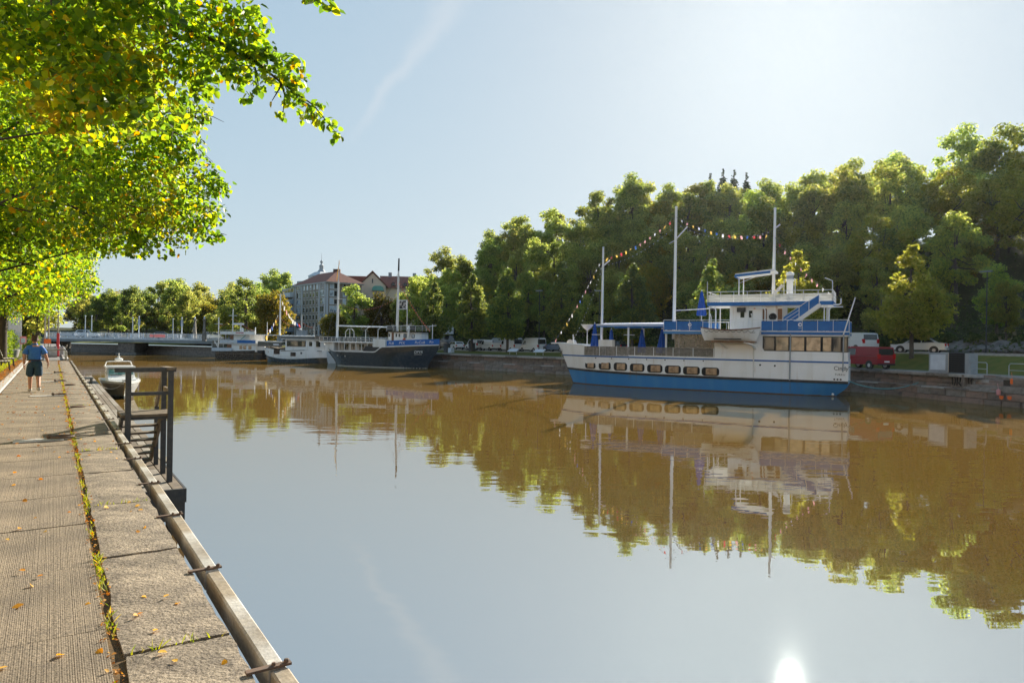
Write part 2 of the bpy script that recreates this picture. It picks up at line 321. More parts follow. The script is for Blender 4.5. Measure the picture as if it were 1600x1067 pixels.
# ------------------------------------------------------------------ mesh helpers
def tag(o, label=None, cat=None, group=None, kind=None):
    if label: o['label'] = label
    if cat: o['category'] = cat
    if group: o['group'] = group
    if kind: o['kind'] = kind
    return o

def empty(name, loc=(0, 0, 0), rz=0., label=None, cat=None, group=None):
    o = bpy.data.objects.new(name, None); COL.objects.link(o); o.empty_display_size = .2
    o.location = [float(v) for v in loc]; o.rotation_euler = (0, 0, rz)
    return tag(o, label, cat, group)

def link(name, me, m=None, parent=None, loc=(0, 0, 0), rot=(0, 0, 0)):
    if m is not None and not me.materials: me.materials.append(M[m] if isinstance(m, str) else m)
    o = bpy.data.objects.new(name, me); COL.objects.link(o); o.parent = parent
    o.location = [float(v) for v in loc]; o.rotation_euler = rot
    return o

class MB:
    def __init__(s): s.v = []; s.f = []
    def add(s, vs, fs):
        k = len(s.v); s.v += [tuple(map(float, p)) for p in vs]; s.f += [tuple(i + k for i in f) for f in fs]; return s
    def box(s, x0, x1, y0, y1, z0, z1):
        return s.add([(x0, y0, z0), (x1, y0, z0), (x1, y1, z0), (x0, y1, z0), (x0, y0, z1), (x1, y0, z1), (x1, y1, z1), (x0, y1, z1)],
                     [(0, 3, 2, 1), (4, 5, 6, 7), (0, 1, 5, 4), (1, 2, 6, 5), (2, 3, 7, 6), (3, 0, 4, 7)])
    def bbox(s, x0, x1, y0, y1, z0, z1, b=.02, jit=0.):
        """box with chamfered top edges"""
        j = lambda: random.uniform(-jit, jit) if jit else 0
        lo = [(x0, y0), (x1, y0), (x1, y1), (x0, y1)]; hi = [(x0 + b, y0 + b), (x1 - b, y0 + b), (x1 - b, y1 - b), (x0 + b, y1 - b)]
        vs = [(x, y, z0) for x, y in lo] + [(x, y, z1 - b) for x, y in lo] + [(x + j(), y + j(), z1 + j() * .5) for x, y in hi]
        return s.add(vs, [(3, 2, 1, 0)] + [(i, (i + 1) % 4, 4 + (i + 1) % 4, 4 + i) for i in range(4)] + [(4 + i, 4 + (i + 1) % 4, 8 + (i + 1) % 4, 8 + i) for i in range(4)] + [(8, 9, 10, 11)])
    def beam(s, p0, p1, w, h=None):
        """square bar from p0 to p1"""
        h = h or w; p0, p1 = Vector(p0), Vector(p1); d = (p1 - p0).normalized()
        a = Vector((0, 0, 1)) if abs(d.z) < .95 else Vector((1, 0, 0))
        r = d.cross(a).normalized() * w / 2; u = r.cross(d).normalized() * h / 2
        vs = [p + q for p in (p0, p1) for q in (-r - u, r - u, r + u, -r + u)]
        return s.add(vs, [(0, 3, 2, 1), (4, 5, 6, 7), (0, 1, 5, 4), (1, 2, 6, 5), (2, 3, 7, 6), (3, 0, 4, 7)])
    def tube(s, pts, r, n=6, cap=True):
        pts = [Vector(p) for p in pts]; rr = r if isinstance(r, (list, tuple)) else [r] * len(pts)
        k = len(s.v); prev = None
        for i, p in enumerate(pts):
            d = (pts[min(i + 1, len(pts) - 1)] - pts[max(i - 1, 0)]).normalized()
            if prev is None:
                a = Vector((0, 0, 1)) if abs(d.z) < .9 else Vector((1, 0, 0)); e = d.cross(a).normalized()
            else: e = (prev - d * prev.dot(d)).normalized()
            prev = e; g = d.cross(e)
            for j in range(n):
                t = 2 * math.pi * j / n; s.v.append(tuple(p + (e * math.cos(t) + g * math.sin(t)) * rr[i]))
        for i in range(len(pts) - 1):
            for j in range(n): s.f.append((k + i * n + j, k + i * n + (j + 1) % n, k + (i + 1) * n + (j + 1) % n, k + (i + 1) * n + j))
        if cap: s.f.append(tuple(k + j for j in range(n))[::-1]); s.f.append(tuple(k + (len(pts) - 1) * n + j for j in range(n)))
        return s
    def lathe(s, prof, n=12, c=(0, 0, 0)):
        k = len(s.v)
        for r, z in prof:
            for j in range(n): t = 2 * math.pi * j / n; s.v.append((c[0] + r * math.cos(t), c[1] + r * math.sin(t), c[2] + z))
        for i in range(len(prof) - 1):
            for j in range(n): s.f.append((k + i * n + j, k + i * n + (j + 1) % n, k + (i + 1) * n + (j + 1) % n, k + (i + 1) * n + j))
        s.f.append(tuple(k + j for j in range(n))[::-1]); s.f.append(tuple(k + (len(prof) - 1) * n + j for j in range(n)))
        return s
    def prism(s, poly, y0, y1):
        """polygon in x,z pulled along y"""
        n = len(poly)
        return s.add([(x, y0, z) for x, z in poly] + [(x, y1, z) for x, z in poly],
                     [tuple(range(n)), tuple(range(2 * n - 1, n - 1, -1))] + [(i, n + i, n + (i + 1) % n, (i + 1) % n) for i in range(n)])
    def flat(s, poly, z0, z1):
        """polygon in x,y pulled up"""
        n = len(poly)
        return s.add([(x, y, z0) for x, y in poly] + [(x, y, z1) for x, y in poly],
                     [tuple(range(n - 1, -1, -1)), tuple(range(n, 2 * n))] + [(i, (i + 1) % n, n + (i + 1) % n, n + i) for i in range(n)])
    def grid(s, rows):
        k = len(s.v); nr, nc = len(rows), len(rows[0])
        for r in rows: s.v += [tuple(map(float, p)) for p in r]
        for i in range(nr - 1):
            for j in range(nc - 1): s.f.append((k + i * nc + j, k + i * nc + j + 1, k + (i + 1) * nc + j + 1, k + (i + 1) * nc + j))
        return s
    def mesh(s, name, m=None, smooth=None):
        me = bpy.data.meshes.new(name); me.from_pydata(s.v, [], s.f); me.update()
        if m is not None: me.materials.append(M[m] if isinstance(m, str) else m)
        if smooth is not None:
            me.shade_smooth(); me.set_sharp_from_angle(angle=math.radians(smooth))
        return me
    def build(s, name, m, parent=None, smooth=None, loc=(0, 0, 0), rot=(0, 0, 0)):
        return link(name, s.mesh(name, m, smooth), None, parent, loc, rot)

def copy_tree(o, parent=None):
    c = o.copy(); COL.objects.link(c); c.parent = parent
    for ch in o.children: copy_tree(ch, c)
    return c

def text(name, body, size, m, parent, loc, rot=(math.pi / 2, 0, 0), align='LEFT', ext=.004, shear=0., spacing=1.):
    cu = bpy.data.curves.new(name, 'FONT'); cu.body = body; cu.size = size; cu.align_x = align; cu.extrude = ext; cu.shear = shear; cu.space_character = spacing
    cu.resolution_u = 3; tmp = bpy.data.objects.new(name, cu); COL.objects.link(tmp)
    me = bpy.data.meshes.new_from_object(tmp.evaluated_get(bpy.context.evaluated_depsgraph_get())); bpy.data.objects.remove(tmp); bpy.data.curves.remove(cu)
    me.materials.clear(); me.name = name
    return link(name, me, m, parent, loc, rot)

def smoothstep(x): x = min(max(x, 0.), 1.); return x * x * (3 - 2 * x)

# leaves: every leaf is two folded blades
LEAF = np.array([(0, 0, 0), (.40, .22, .10), (.33, .66, .09), (0, 1, -.06), (-.33, .66, .09), (-.40, .22, .10)])
def leaf_mesh(name, cen, size, m, droop=.5, rng=RNG, updir=None, spread=1.):
    n = len(cen); size = np.asarray(size).reshape(-1, 1)
    az = rng.uniform(0, 2 * np.pi, n); tilt = -droop + rng.normal(0, .45 * spread, n)
    d = np.stack([np.cos(az) * np.cos(tilt), np.sin(az) * np.cos(tilt), np.sin(tilt)], 1)
    if updir is None: up = np.array([0, 0, 1.]) + rng.normal(0, .55 * spread, (n, 3))
    else: up = updir + rng.normal(0, .45 * spread, (n, 3))
    side = np.cross(d, up); side /= np.linalg.norm(side, axis=1, keepdims=True) + 1e-9
    nrm = np.cross(side, d)
    V = (cen[:, None, :] + size[:, None] * (LEAF[None, :, 0:1] * side[:, None] + LEAF[None, :, 1:2] * d[:, None] + LEAF[None, :, 2:3] * nrm[:, None])).reshape(-1, 3)
    me = bpy.data.meshes.new(name); me.vertices.add(n * 6); me.vertices.foreach_set('co', V.astype(np.float32).ravel())
    base = np.array([0, 1, 2, 3, 0, 3, 4, 5]); idx = (np.arange(n)[:, None] * 6 + base).astype(np.int32).ravel()
    me.loops.add(n * 8); me.loops.foreach_set('vertex_index', idx)
    me.polygons.add(n * 2); me.polygons.foreach_set('loop_start', np.arange(0, n * 8, 4, dtype=np.int32)); me.polygons.foreach_set('loop_total', np.full(n * 2, 4, dtype=np.int32))
    me.update(calc_edges=True); me.materials.append(M[m])
    return me

# ------------------------------------------------------------------ water
PHI = math.radians(33.93)
DN = np.array([-math.sin(PHI), math.cos(PHI)]); NN = np.array([math.cos(PHI), math.sin(PHI)])
def nb(p, t, z=0.): v = NN * p + DN * t; return (float(v[0]), float(v[1]), z)
def rng_grid(a, b, n): return [a + (b - a) * i / (n - 1) for i in range(n)]
w = MB().add([(-690, -290, 0), (690, -290, 0), (690, 690, 0), (-690, 690, 0)], [(0, 1, 2, 3)])
tag(w.build('river_water', 'water'), 'calm brown river mirroring the sky, boats and wooded hill', kind='structure')

# ------------------------------------------------------------------ near bank and promenade (local x: towards the river, local y: along the quay)
ZQ = 2.05
nbk = MB().flat([(.94, -25), (.94, 151), (-40, 175), (-480, 175), (-480, -150), (.94, -150)][::-1], -3, ZQ - .07).build('near_bank', 'mortar', rot=(0, 0, PHI)); tag(nbk, kind='structure')
# lawn behind the kerb
ln = MB()
rows = []
for t in [-30, 0, 10, 20, 30, 40, 50, 58, 75, 100, 150]:
    rows.append([(p, t, ZQ + .03 + .012 * abs(p + 1.9) * (1 + .2 * math.sin(t * 1.3 + p)) * (p > -30)) for p in [-1.95, -3, -4.5, -7, -12, -25, -120]])
ln.grid(rows).build('lawn', 'grass', rot=(0, 0, PHI)); tag(bpy.context.scene.objects['lawn'], kind='structure')
prom = MB().box(-1.33, .93, -3, 57.4, ZQ - .08, ZQ - .035).build('promenade', 'litter', rot=(0, 0, PHI)); tag(prom, kind='structure')
# ribbed concrete slabs
variants = []
def ribbed_slab():
    mb = MB(); rows = []; n = 272; ny = 4; ph = [random.uniform(-.0009, .0009) for _ in range(n + 1)]
    for j in range(ny):
        y = -.712 + 1.424 * j / (ny - 1); e = j in (0, ny - 1)
        rows.append([(-.80 + 1.6 * i / n + random.uniform(-.0006, .0006), y, (.0 if i % 2 else -.0013) + ph[i] - (.005 if e or i in (0, n) else 0)) for i in range(n + 1)])
    mb.grid(rows); rim = [rows[0][0], rows[0][-1], rows[-1][-1], rows[-1][0]]
    mb.add(rim + [(x, y, -.06) for x, y, z in rim], [(i, 4 + i, 4 + (i + 1) % 4, (i + 1) % 4) for i in range(4)])
    return mb.mesh('concrete_slab', 'ribbed')
variants = [ribbed_slab() for _ in range(4)]
t0 = -2.2; k = 0
while t0 < 56.6:
    o = link('concrete_slab', variants[k % 4], None, prom, (-.505 + .0, t0 + .72, ZQ + random.uniform(-.004, .004)), (random.uniform(-.003, .003), random.uniform(-.003, .003), 0))
    t0 += 1.44; k += 1
gv = []
for k in range(5):
    mb = MB(); nx, ny = 5, 14
    rows = []
    for i in range(ny):
        yy = -1.01 + 2.02 * i / (ny - 1)
        row = []
        for j in range(nx):
            xx = -.288 + .576 * j / (nx - 1)
            e = (i in (0, ny - 1)) or (j in (0, nx - 1))
            row.append((xx + (random.uniform(-.012, .012) if e else 0), yy + (random.uniform(-.008, .008) if e else 0), random.uniform(-.005, .005) - (.010 if e else 0)))
        rows.append(row)
    mb.grid(rows)
    for a, b in ((0, 1), (1, 0)):
        pass
    # skirt
    rim = [rows[0][j] for j in range(nx)] + [rows[i][-1] for i in range(1, ny)] + [rows[-1][j] for j in range(nx - 2, -1, -1)] + [rows[i][0] for i in range(ny - 2, 0, -1)]
    n = len(rim); mb.add(rim + [(x, y, -.06) for x, y, z in rim], [(i, n + i, n + (i + 1) % n, (i + 1) % n) for i in range(n)])
    gv.append(mb.mesh('granite_slab', 'granite', 60))
t0 = -1.65; k = 0
while t0 < 56:
    link('granite_slab', gv[k % 5], None, prom, (.645, t0 + 1.03, ZQ + random.uniform(-.006, .006)), (0, 0, random.choice((0, math.pi)) + random.uniform(-.004, .004)))
    t0 += 2.06; k += 1
# kerb stones
kv = [MB().bbox(-.13, .13, -.745, .745, -.08, 0, .02, .004).mesh('kerb_stone', 'coping') for _ in range(3)]
kb = MB().box(-1.62, -1.34, -3, 57.4, ZQ - .08, ZQ - .03).build('kerb', 'mortar', rot=(0, 0, PHI)); tag(kb, kind='structure')
t0 = 12.
while t0 < 57: link('kerb_stone', kv[int(t0 * 7) % 3], None, kb, (-1.47, t0 + .75, ZQ + .045)); t0 += 1.51
MB().box(-1.98, -1.61, -3, 57.4, ZQ - .1, ZQ + .03).build('litter_bed', 'litter', rot=(0, 0, PHI)); tag(bpy.context.scene.objects['litter_bed'], kind='structure')
# paved quay square beyond the barrier
MB().box(-9, .9, 57.5, 150, ZQ - .1, ZQ + .004).build('quay_square', 'paving', rot=(0, 0, PHI)); tag(bpy.context.scene.objects['quay_square'], kind='structure')
MB().box(.62, .96, 57.6, 150, ZQ - .4, ZQ + .10).build('quay_coping', 'coping', rot=(0, 0, PHI)); tag(bpy.context.scene.objects['quay_coping'], kind='structure')

# steel beam along the edge, piece by piece with clamps
eb = empty('edge_beam', (0, 0, 0), PHI, 'galvanised steel edge beam running along the promenade above the water', 'edge beam')
seg = MB(); seg.bbox(1.025, 1.125, .01, 1.885, ZQ - .16, ZQ - .005, .012); seg = seg.mesh('beam_segment', 'galv')
clamp = MB().box(.90, 1.145, -.02, .02, ZQ - .002, ZQ + .012)
clamp.lathe([(.013, 0), (.013, .012), (.008, .016)], 6, (1.05, 0, ZQ + .012)); clamp.lathe([(.015, 0), (.015, .016), (.009, .02)], 6, (1.12, 0, ZQ + .012)); clamp = clamp.mesh('clamp', 'rust')
t0 = .1
while t0 < 56:
    link('beam_segment', seg, None, eb, (random.uniform(-.006, .006), t0, random.uniform(-.006, .006)), (0, 0, random.uniform(-.002, .002)))
    link('clamp', clamp, None, eb, (0, t0, 0), (0, 0, random.uniform(-.12, .12)))
    t0 += 1.9

# ------------------------------------------------------------------ far bank
QP = np.array([(-420., 190), (-260, 178), (-165, 166), (-105, 152), (-75, 140), (-48, 123.5), (-25, 108.5), (-9, 93.2), (7, 79.6), (19, 68.6), (28.5, 58), (32.3, 47), (36, 35), (42, 15), (52, -15), (66, -60)])
def catmull(P, n=12):
    out = []
    for i in range(len(P) - 1):
        p0, p1, p2, p3 = P[max(i - 1, 0)], P[i], P[i + 1], P[min(i + 2, len(P) - 1)]
        for j in range(n):
            t = j / n
            out.append(.5 * ((2 * p1) + (-p0 + p2) * t + (2 * p0 - 5 * p1 + 4 * p2 - p3) * t * t + (-p0 + 3 * p1 - 3 * p2 + p3) * t ** 3))
    out.append(P[-1]); return np.array(out)
QC = catmull(QP); seglen = np.linalg.norm(np.diff(QC, axis=0), axis=1); QL = np.concatenate([[0], np.cumsum(seglen)])
TOT = QL[-1]
def qpt(a): return np.array([np.interp(a, QL, QC[:, 0]), np.interp(a, QL, QC[:, 1])])
def qnorm(a):
    d = qpt(min(a + 2.5, TOT)) - qpt(max(a - 2.5, 0)); d /= np.linalg.norm(d); return np.array([-d[1], d[0]])
def fb(a, s): return qpt(a) + qnorm(a) * s
def arc_of(pt): i = np.argmin(((QC - np.array(pt)) ** 2).sum(1)); return QL[i]
A_E, A_F, A_G, A_D, A_B, A_A = [arc_of(p) for p in ((7, 79.6), (28.5, 58), (32.3, 47), (-9, 93.2), (-48, 123.5), (-75, 140))]
ZF = 1.95
def road_z(a): return 2.2 + 1.0 * smoothstep((a - A_D) / (A_F - A_D))
CREST = [(0, 5), (A_A, 5.5), (385, 6), (395, 10), (405, 17.5), (415, 18.5), (425, 20.3), (470, 19.2), (482, 20.8), (TOT, 21)]
def crest(a): return float(np.interp(a, [c[0] for c in CREST], [c[1] for c in CREST]))
def hill_z(a, s):
    zr = road_z(a); x = (s - 17) / 40
    bump_ = .7 * math.sin(a * .31 + s * .17) * smoothstep((s - 17) / 10)
    return zr + .1 + (crest(a) - zr) * smoothstep(x * .93 + .07 * (x > 0)) * (x > 0) + bump_ * (s > 17)
STAIR_A = arc_of(on_level(1545, 632, 0)[:2]); STAIR_W = 3.0
aS = np.sort(np.concatenate([np.arange(0, TOT, 2.5), STAIR_A + np.array([-1.52, -1.5, 1.5, 1.52])]))
def in_stair(a): return abs(a - STAIR_A) < 1.51
def strip(name, ss, zf, m, a0=0, a1=None, smooth=40):
    rows = [[(*fb(a, s), zf(a, s)) for s in ss] for a in aS if a >= a0 and (a1 is None or a <= a1)]
    o = MB().grid(rows).build(name, m, smooth=smooth); tag(o, kind='structure'); return o
rows = [[(*fb(a, 2.3 if in_stair(a) else .3), ZF), (*fb(a, 4.1), ZF)] for a in aS]
tag(MB().grid(rows).build('far_quay_paving', 'paving'), kind='structure')
strip('grass_verge', [4, 4.25, 6, 7.5, 8.8], lambda a, s: ZF - .05 + (road_z(a) - ZF + .05) * smoothstep((s - 4) / 4.6) + .05, 'grass')
strip('far_road', [8.75, 16.4], lambda a, s: road_z(a) + .07 if s > 9 else road_z(a) + .065, 'asphalt')
strip('road_kerb', [8.72, 8.725, 8.95, 8.955], lambda a, s: road_z(a) + (.15 if .001 < s - 8.72 < .232 else -.05), 'coping')
strip('road_kerb_far', [16.2, 16.205, 16.4, 16.405], lambda a, s: road_z(a) + (.2 if .001 < s - 16.2 < .202 else -.05), 'coping')
strip('hillside', [16.3, 17, 18.5, 21, 25, 30, 36, 44, 52, 60, 80, 120, 240], hill_z, 'soil')
# painted centre dashes
dash = MB()
for a in np.arange(A_B, A_G + 20, 7.):
    p, q, r_, s_ = fb(a, 12.5), fb(a + 3, 12.5), fb(a + 3, 12.62), fb(a, 12.62)
    dash.add([(*v, road_z(a + 1.5) + .078) for v in (p, q, r_, s_)], [(0, 1, 2, 3)])
o = dash.build('road_marking', 'white_text'); tag(o, kind='structure')

# quay wall: two tiers of coursed stone with a ledge
core = MB()
rows = [[(*fb(a, .1), -2), (*fb(a, .1), .86), (*fb(a, 2.2 if in_stair(a) else .86), .86), (*fb(a, 2.2 if in_stair(a) else .86), ZF - .2), (*fb(a, 3), ZF - .2)] for a in aS]
qw = core.grid(rows).build('quay_wall', 'stone_brown')
tag(qw, 'two-tier coursed stone quay wall on the far bank with a ledge above the water', 'quay wall')
def inside_stair(a): return abs(a - STAIR_A) < STAIR_W / 2
def stone_mesh(Lx, Lz, m, dy=.5):
    """block: local x along wall, local -y outward face"""
    b = .025; mb = MB(); j = lambda q=.012: random.uniform(-q, q)
    x, z = Lx / 2 - .012, Lz / 2 - .012
    f = [(-x + b + j(), -.03 + j(), -z + b + j()), (x - b + j(), -.03 + j(), -z + b), (x - b + j(), -.03 + j(), z - b), (-x + b, -.03 + j(), z - b + j())]
    e = [(-x, .02, -z), (x, .02, -z), (x, .02, z), (-x, .02, z)]; g = [(px, dy * .5, pz) for px, _, pz in e]
    mb.add(f + e + g, [(0, 1, 2, 3)] + [(4 + i, 4 + (i + 1) % 4, (i + 1) % 4, i) for i in range(4)] + [(8 + i, 8 + (i + 1) % 4, 4 + (i + 1) % 4, 4 + i) for i in range(4)])
    return mb.mesh('wall_stone', m)
SM = ['stone_brown', 'stone_grey', 'stone_pink', 'stone_brown', 'stone_grey']
up_v = [stone_mesh(l, .345, m) for l in (.95, 1.2, 1.45) for m in SM[:4]]
lo_v = [stone_mesh(l, .50, m) for l in (1.25, 1.6, 2.0) for m in SM[:4]]
LUP = [.95] * 4 + [1.2] * 4 + [1.45] * 4; LLO = [1.25] * 4 + [1.6] * 4 + [2.0] * 4
A0W, A1W = arc_of((-12, 96)), A_G + 8
def course(vs, ls, z, s):
    a = A0W + random.uniform(0, 1)
    while a < A1W:
        i = random.randrange(len(vs)); L = ls[i]; c = a + L / 2
        if not (s > .5 and inside_stair(c)) and not (c > STAIR_A + STAIR_W / 2 and s > .5):
            p = fb(c, s + random.uniform(-.015, .02)); nrm = qnorm(c); rz = math.atan2(nrm[1], nrm[0]) - math.pi / 2
            link('wall_stone', vs[i], None, qw, (*p, z), (0, 0, rz))
        a += L
for z in (1.065, 1.41, 1.745)[:3]:
    course(up_v, LUP, z, .78)
for z in (.12, .62): course(lo_v, LLO, z, .03)
# coping along the top and slabs of the ledge
cop_v = [MB().bbox(-.98, .98, -.62, .3, -.2, 0, .02, .004).mesh('coping_stone', m) for m in ('coping', 'stone_grey', 'coping')]
led_v = [MB().bbox(-.98, .98, -.12, .72, -.10, 0, .015, .004).mesh('ledge_slab', m) for m in ('stone_grey', 'coping', 'stone_brown')]
a = A0W; k = 0
while a < A1W:
    c = a + 1
    nrm = qnorm(c); rz = math.atan2(nrm[1], nrm[0]) - math.pi / 2
    if not inside_stair(c): link('coping_stone', cop_v[k % 3], None, qw, (*fb(c, .98 if c < STAIR_A else .62), ZF + .012 + .0), (0, 0, rz))
    if c < STAIR_A + STAIR_W / 2: link('ledge_slab', led_v[k % 3], None, qw, (*fb(c, .06), .955), (0, 0, rz))
    a += 2; k += 1
# right of the steps the wall stands flush down to the water
a = STAIR_A + STAIR_W / 2
while a < A1W:
    for z in (1.12, 1.6):
        c = a + .8; nrm = qnorm(c); rz = math.atan2(nrm[1], nrm[0]) - math.pi / 2
        link('wall_stone', lo_v[4 + random.randrange(4)], None, qw, (*fb(c + (.5 if z > 1.3 else 0), .03), z), (0, 0, rz))
    a += 1.62
fl = MB()
rows = [[(*fb(x, .11), .8), (*fb(x, .11), ZF - .15), (*fb(x, 2), ZF - .15)] for x in np.arange(STAIR_A + STAIR_W / 2, A1W, 1.)]
fl.grid(rows).build('wall_core', 'mortar', qw)
# stone steps
st = empty('quay_steps', (*fb(STAIR_A, .86), 0), math.atan2(*(qnorm(STAIR_A)[::-1])) - math.pi / 2, 'worn stone steps cut into the far quay wall beside the utility cabinets', 'steps')
for i in range(6):
    z1 = .95 + (ZF - .95) * (i + 1) / 6
    for x0, x1 in ((-1.5, -.35), (-.34, 1.5)) if i % 2 else ((-1.5, .5), (.51, 1.5)):
        MB().bbox(x0, x1, -.55 + i * .30, -.55 + i * .30 + .5, z1 - .19, z1, .02, .006).build('step', random.choice(('stone_grey', 'coping', 'stone_pink')), st)
MB().box(-1.49, 1.49, 1.38, 1.6, 0, ZF - .03).build('back_core', 'mortar', st)
for x, nm in ((-1.62, 'left'), (1.62, 'right')):
    MB().bbox(x - .1, x + .1, -.5, 1.3, .5, ZF, .02).build('cheek_wall', 'stone_brown', st)

# ------------------------------------------------------------------ hull tools
def hull_band(name, hb, xb, xs, z0, z1, m, parent, nx=28, nz=5, off=0., smooth=35, both=True, ease=1.7):
    """skin of a hull between two heights; hb(u, z) half breadth, xb/xs(z) stem and stern"""
    mb = MB()
    us = [(i / nx) ** ease for i in range(nx + 1)]
    for sgn in ((-1, 1) if both else (-1,)):
        rows = []
        for u in us:
            row = []
            for j in range(nz + 1):
                zz0, zz1 = z0(u) if callable(z0) else z0, z1(u) if callable(z1) else z1
                z = zz0 + (zz1 - zz0) * j / nz
                row.append((xb(z) + u * (xs(z) - xb(z)) - (off if u < .02 else 0), sgn * (hb(u, z) + off), z))
            rows.append(row if sgn < 0 else row[::-1])
        mb.grid(rows)
    return mb.build(name, m, parent, smooth=smooth)

def hull_plate(name, hb, xb, xs, zf, m, parent, u0=0., u1=1., nx=28, th=.0, inset=0.):
    """deck or transom sheet lying across the hull at height zf(u)"""
    mb = MB(); rows = []
    for i in range(nx + 1):
        u = u0 + (u1 - u0) * i / nx; z = zf(u) if callable(zf) else zf; h = max(hb(u, z) - inset, .01); x = xb(z) + u * (xs(z) - xb(z))
        rows.append([(x, -h, z), (x, h, z)])
    return mb.grid(rows).build(name, m, parent)

def stern_plate(name, hb, xs, z0, z1, m, parent, nz=6, off=0.):
    rows = []
    for j in range(nz + 1):
        z = z0 + (z1 - z0) * j / nz; h = hb(1, z) + off; rows.append([(xs(z) + off, -h, z), (xs(z) + off, h, z)])
    return MB().grid(rows).build(name, m, parent)

def rail_line(name, pts, h, m, parent, r=.022, step=1.2, mids=1, post=True):
    """tube rail following pts (deck level) with stanchions"""
    mb = MB(); P = [Vector(p) for p in pts]
    for k in range(mids + 1):
        hh = h * (k + 1) / (mids + 1) if mids else h
        mb.tube([p + Vector((0, 0, hh)) for p in P], r if k == mids else r * .7, 5)
    if post:
        for a, b in zip(P[:-1], P[1:]):
            n = max(1, round((b - a).length / step))
            for i in range(n + 1): q = a + (b - a) * (i / n); mb.tube([q, q + Vector((0, 0, h))], r * .9, 5)
    return mb.build(name, m, parent)

def hang(p, q, sag, n=16):
    p, q = Vector(p), Vector(q); return [p + (q - p) * (i / n) - Vector((0, 0, sag * 4 * (i / n) * (1 - i / n))) for i in range(n + 1)]

def rounded_rect(x0, x1, z0, z1, r, n=5):
    pts = []
    for cx, cz, a0 in ((x1 - r, z0 + r, -90), (x1 - r, z1 - r, 0), (x0 + r, z1 - r, 90), (x0 + r, z0 + r, 180)):
        for i in range(n + 1): t = math.radians(a0 + 90 * i / n); pts.append((cx + r * math.cos(t), cz + r * math.sin(t)))
    return pts

def closed_umbrella(x, y, z, h, r, parent_frame, label, group, pole=.9):
    u = empty('closed_parasol', (parent_frame.matrix_basis @ Vector((x, y, z))), random.uniform(0, 6), label, 'parasol', group)
    mb = MB(); n = 16; prof = [(.05, h), (.09, h - .1), (r * .62, h * .5), (r, .12), (r * .92, .0), (.03, .05)]
    k0 = 0
    for rr, zz in prof:
        for j in range(n):
            t = 2 * math.pi * j / n; q = rr * (1 + (.2 if j % 2 else -.16) * (rr > .08)); mb.v.append((q * math.cos(t), q * math.sin(t), zz + pole))
    for i in range(len(prof) - 1):
        for j in range(n): mb.f.append((i * n + (j + 1) % n, i * n + j, (i + 1) * n + j, (i + 1) * n + (j + 1) % n))
    mb.build('canopy', 'umbrella_blue', u, smooth=50)
    MB().tube([(0, 0, 0), (0, 0, pole + h + .12)], .028, 6).build('pole', 'white_paint', u)
    MB().tube([(0, 0, pole + h), (0, 0, pole + h + .16)], [.05, .02], 6).build('finial', 'white_paint', u)
    return u

def bunting(name, label, frame, runs, group, seed, flag=.22, step=.5):
    """signal flags on a line: runs = [(p, q, sag)] in the ship's frame"""
    rnd = random.Random(seed)
    e = empty(name, frame.location, frame.rotation_euler[2], label, 'bunting', group)
    line = MB()
    for (p, q, sag) in runs:
        pts = hang(p, q, sag, 18); line.tube(pts, .012, 4)
        L = sum((b - a).length for a, b in zip(pts[:-1], pts[1:])); n = int(L / step); k = 0
        for i in range(1, n):
            f = i / n * (len(pts) - 1); a = int(f); P = pts[a].lerp(pts[min(a + 1, len(pts) - 1)], f - a)
            d = (pts[min(a + 1, len(pts) - 1)] - pts[max(a - 1, 0)]).normalized()
            w, h = flag * rnd.uniform(.55, .8), flag * rnd.uniform(.9, 1.35); sh = rnd.choice((0, 0, 1, 2)); k += 1
            sw = Vector((rnd.uniform(-.08, .08), rnd.uniform(-.22, .22), 0)); mb = MB(); nn = 4; rows = []
            for jj in range(nn + 1):
                v = jj / nn; ww = w * (1 - v * (.85 if sh == 1 else .1)); cen = P + d * (w * .5 * (0 if sh != 1 else 0)) - Vector((0, 0, h * v)) + sw * v * v + Vector((0, .04 * math.sin(v * 6 + i), 0))
                rows.append([cen - d * ww / 2, cen + Vector((0, .03 * math.sin(v * 5 + i), 0)), cen + d * ww / 2])
            c = rnd.choice(('flag_red', 'flag_white', 'flag_yellow', 'flag_white', 'flag_pink', 'flag_white', 'flag_blue', 'flag_pink', 'flag_yellow', 'flag_white'))
            mb.grid(rows)
            fl_ = mb.build('flag', c, e)
    line.build('line', 'cable', e)
    return e

def light_string(name, label, frame, runs, group, step=.42, r=.035, m='bulb'):
    e = empty(name, frame.location, frame.rotation_euler[2], label, 'string lights', group)
    line, b = MB(), MB()
    for (p, q, sag) in runs:
        pts = hang(p, q, sag, 20); line.tube(pts, .01, 4)
        L = sum((s - a).length for a, s in zip(pts[:-1], pts[1:])); n = int(L / step)
        for i in range(1, n):
            f = i / n * (len(pts) - 1); a = int(f); P = pts[a].lerp(pts[min(a + 1, len(pts) - 1)], f - a)
            b.lathe([(r * .4, 0), (r, -r), (r * .8, -r * 2), (r * .2, -r * 2.5)], 5, P)
    line.build('cable', 'cable', e); tag(b.build('bulbs', m, e), kind='stuff')
    return e

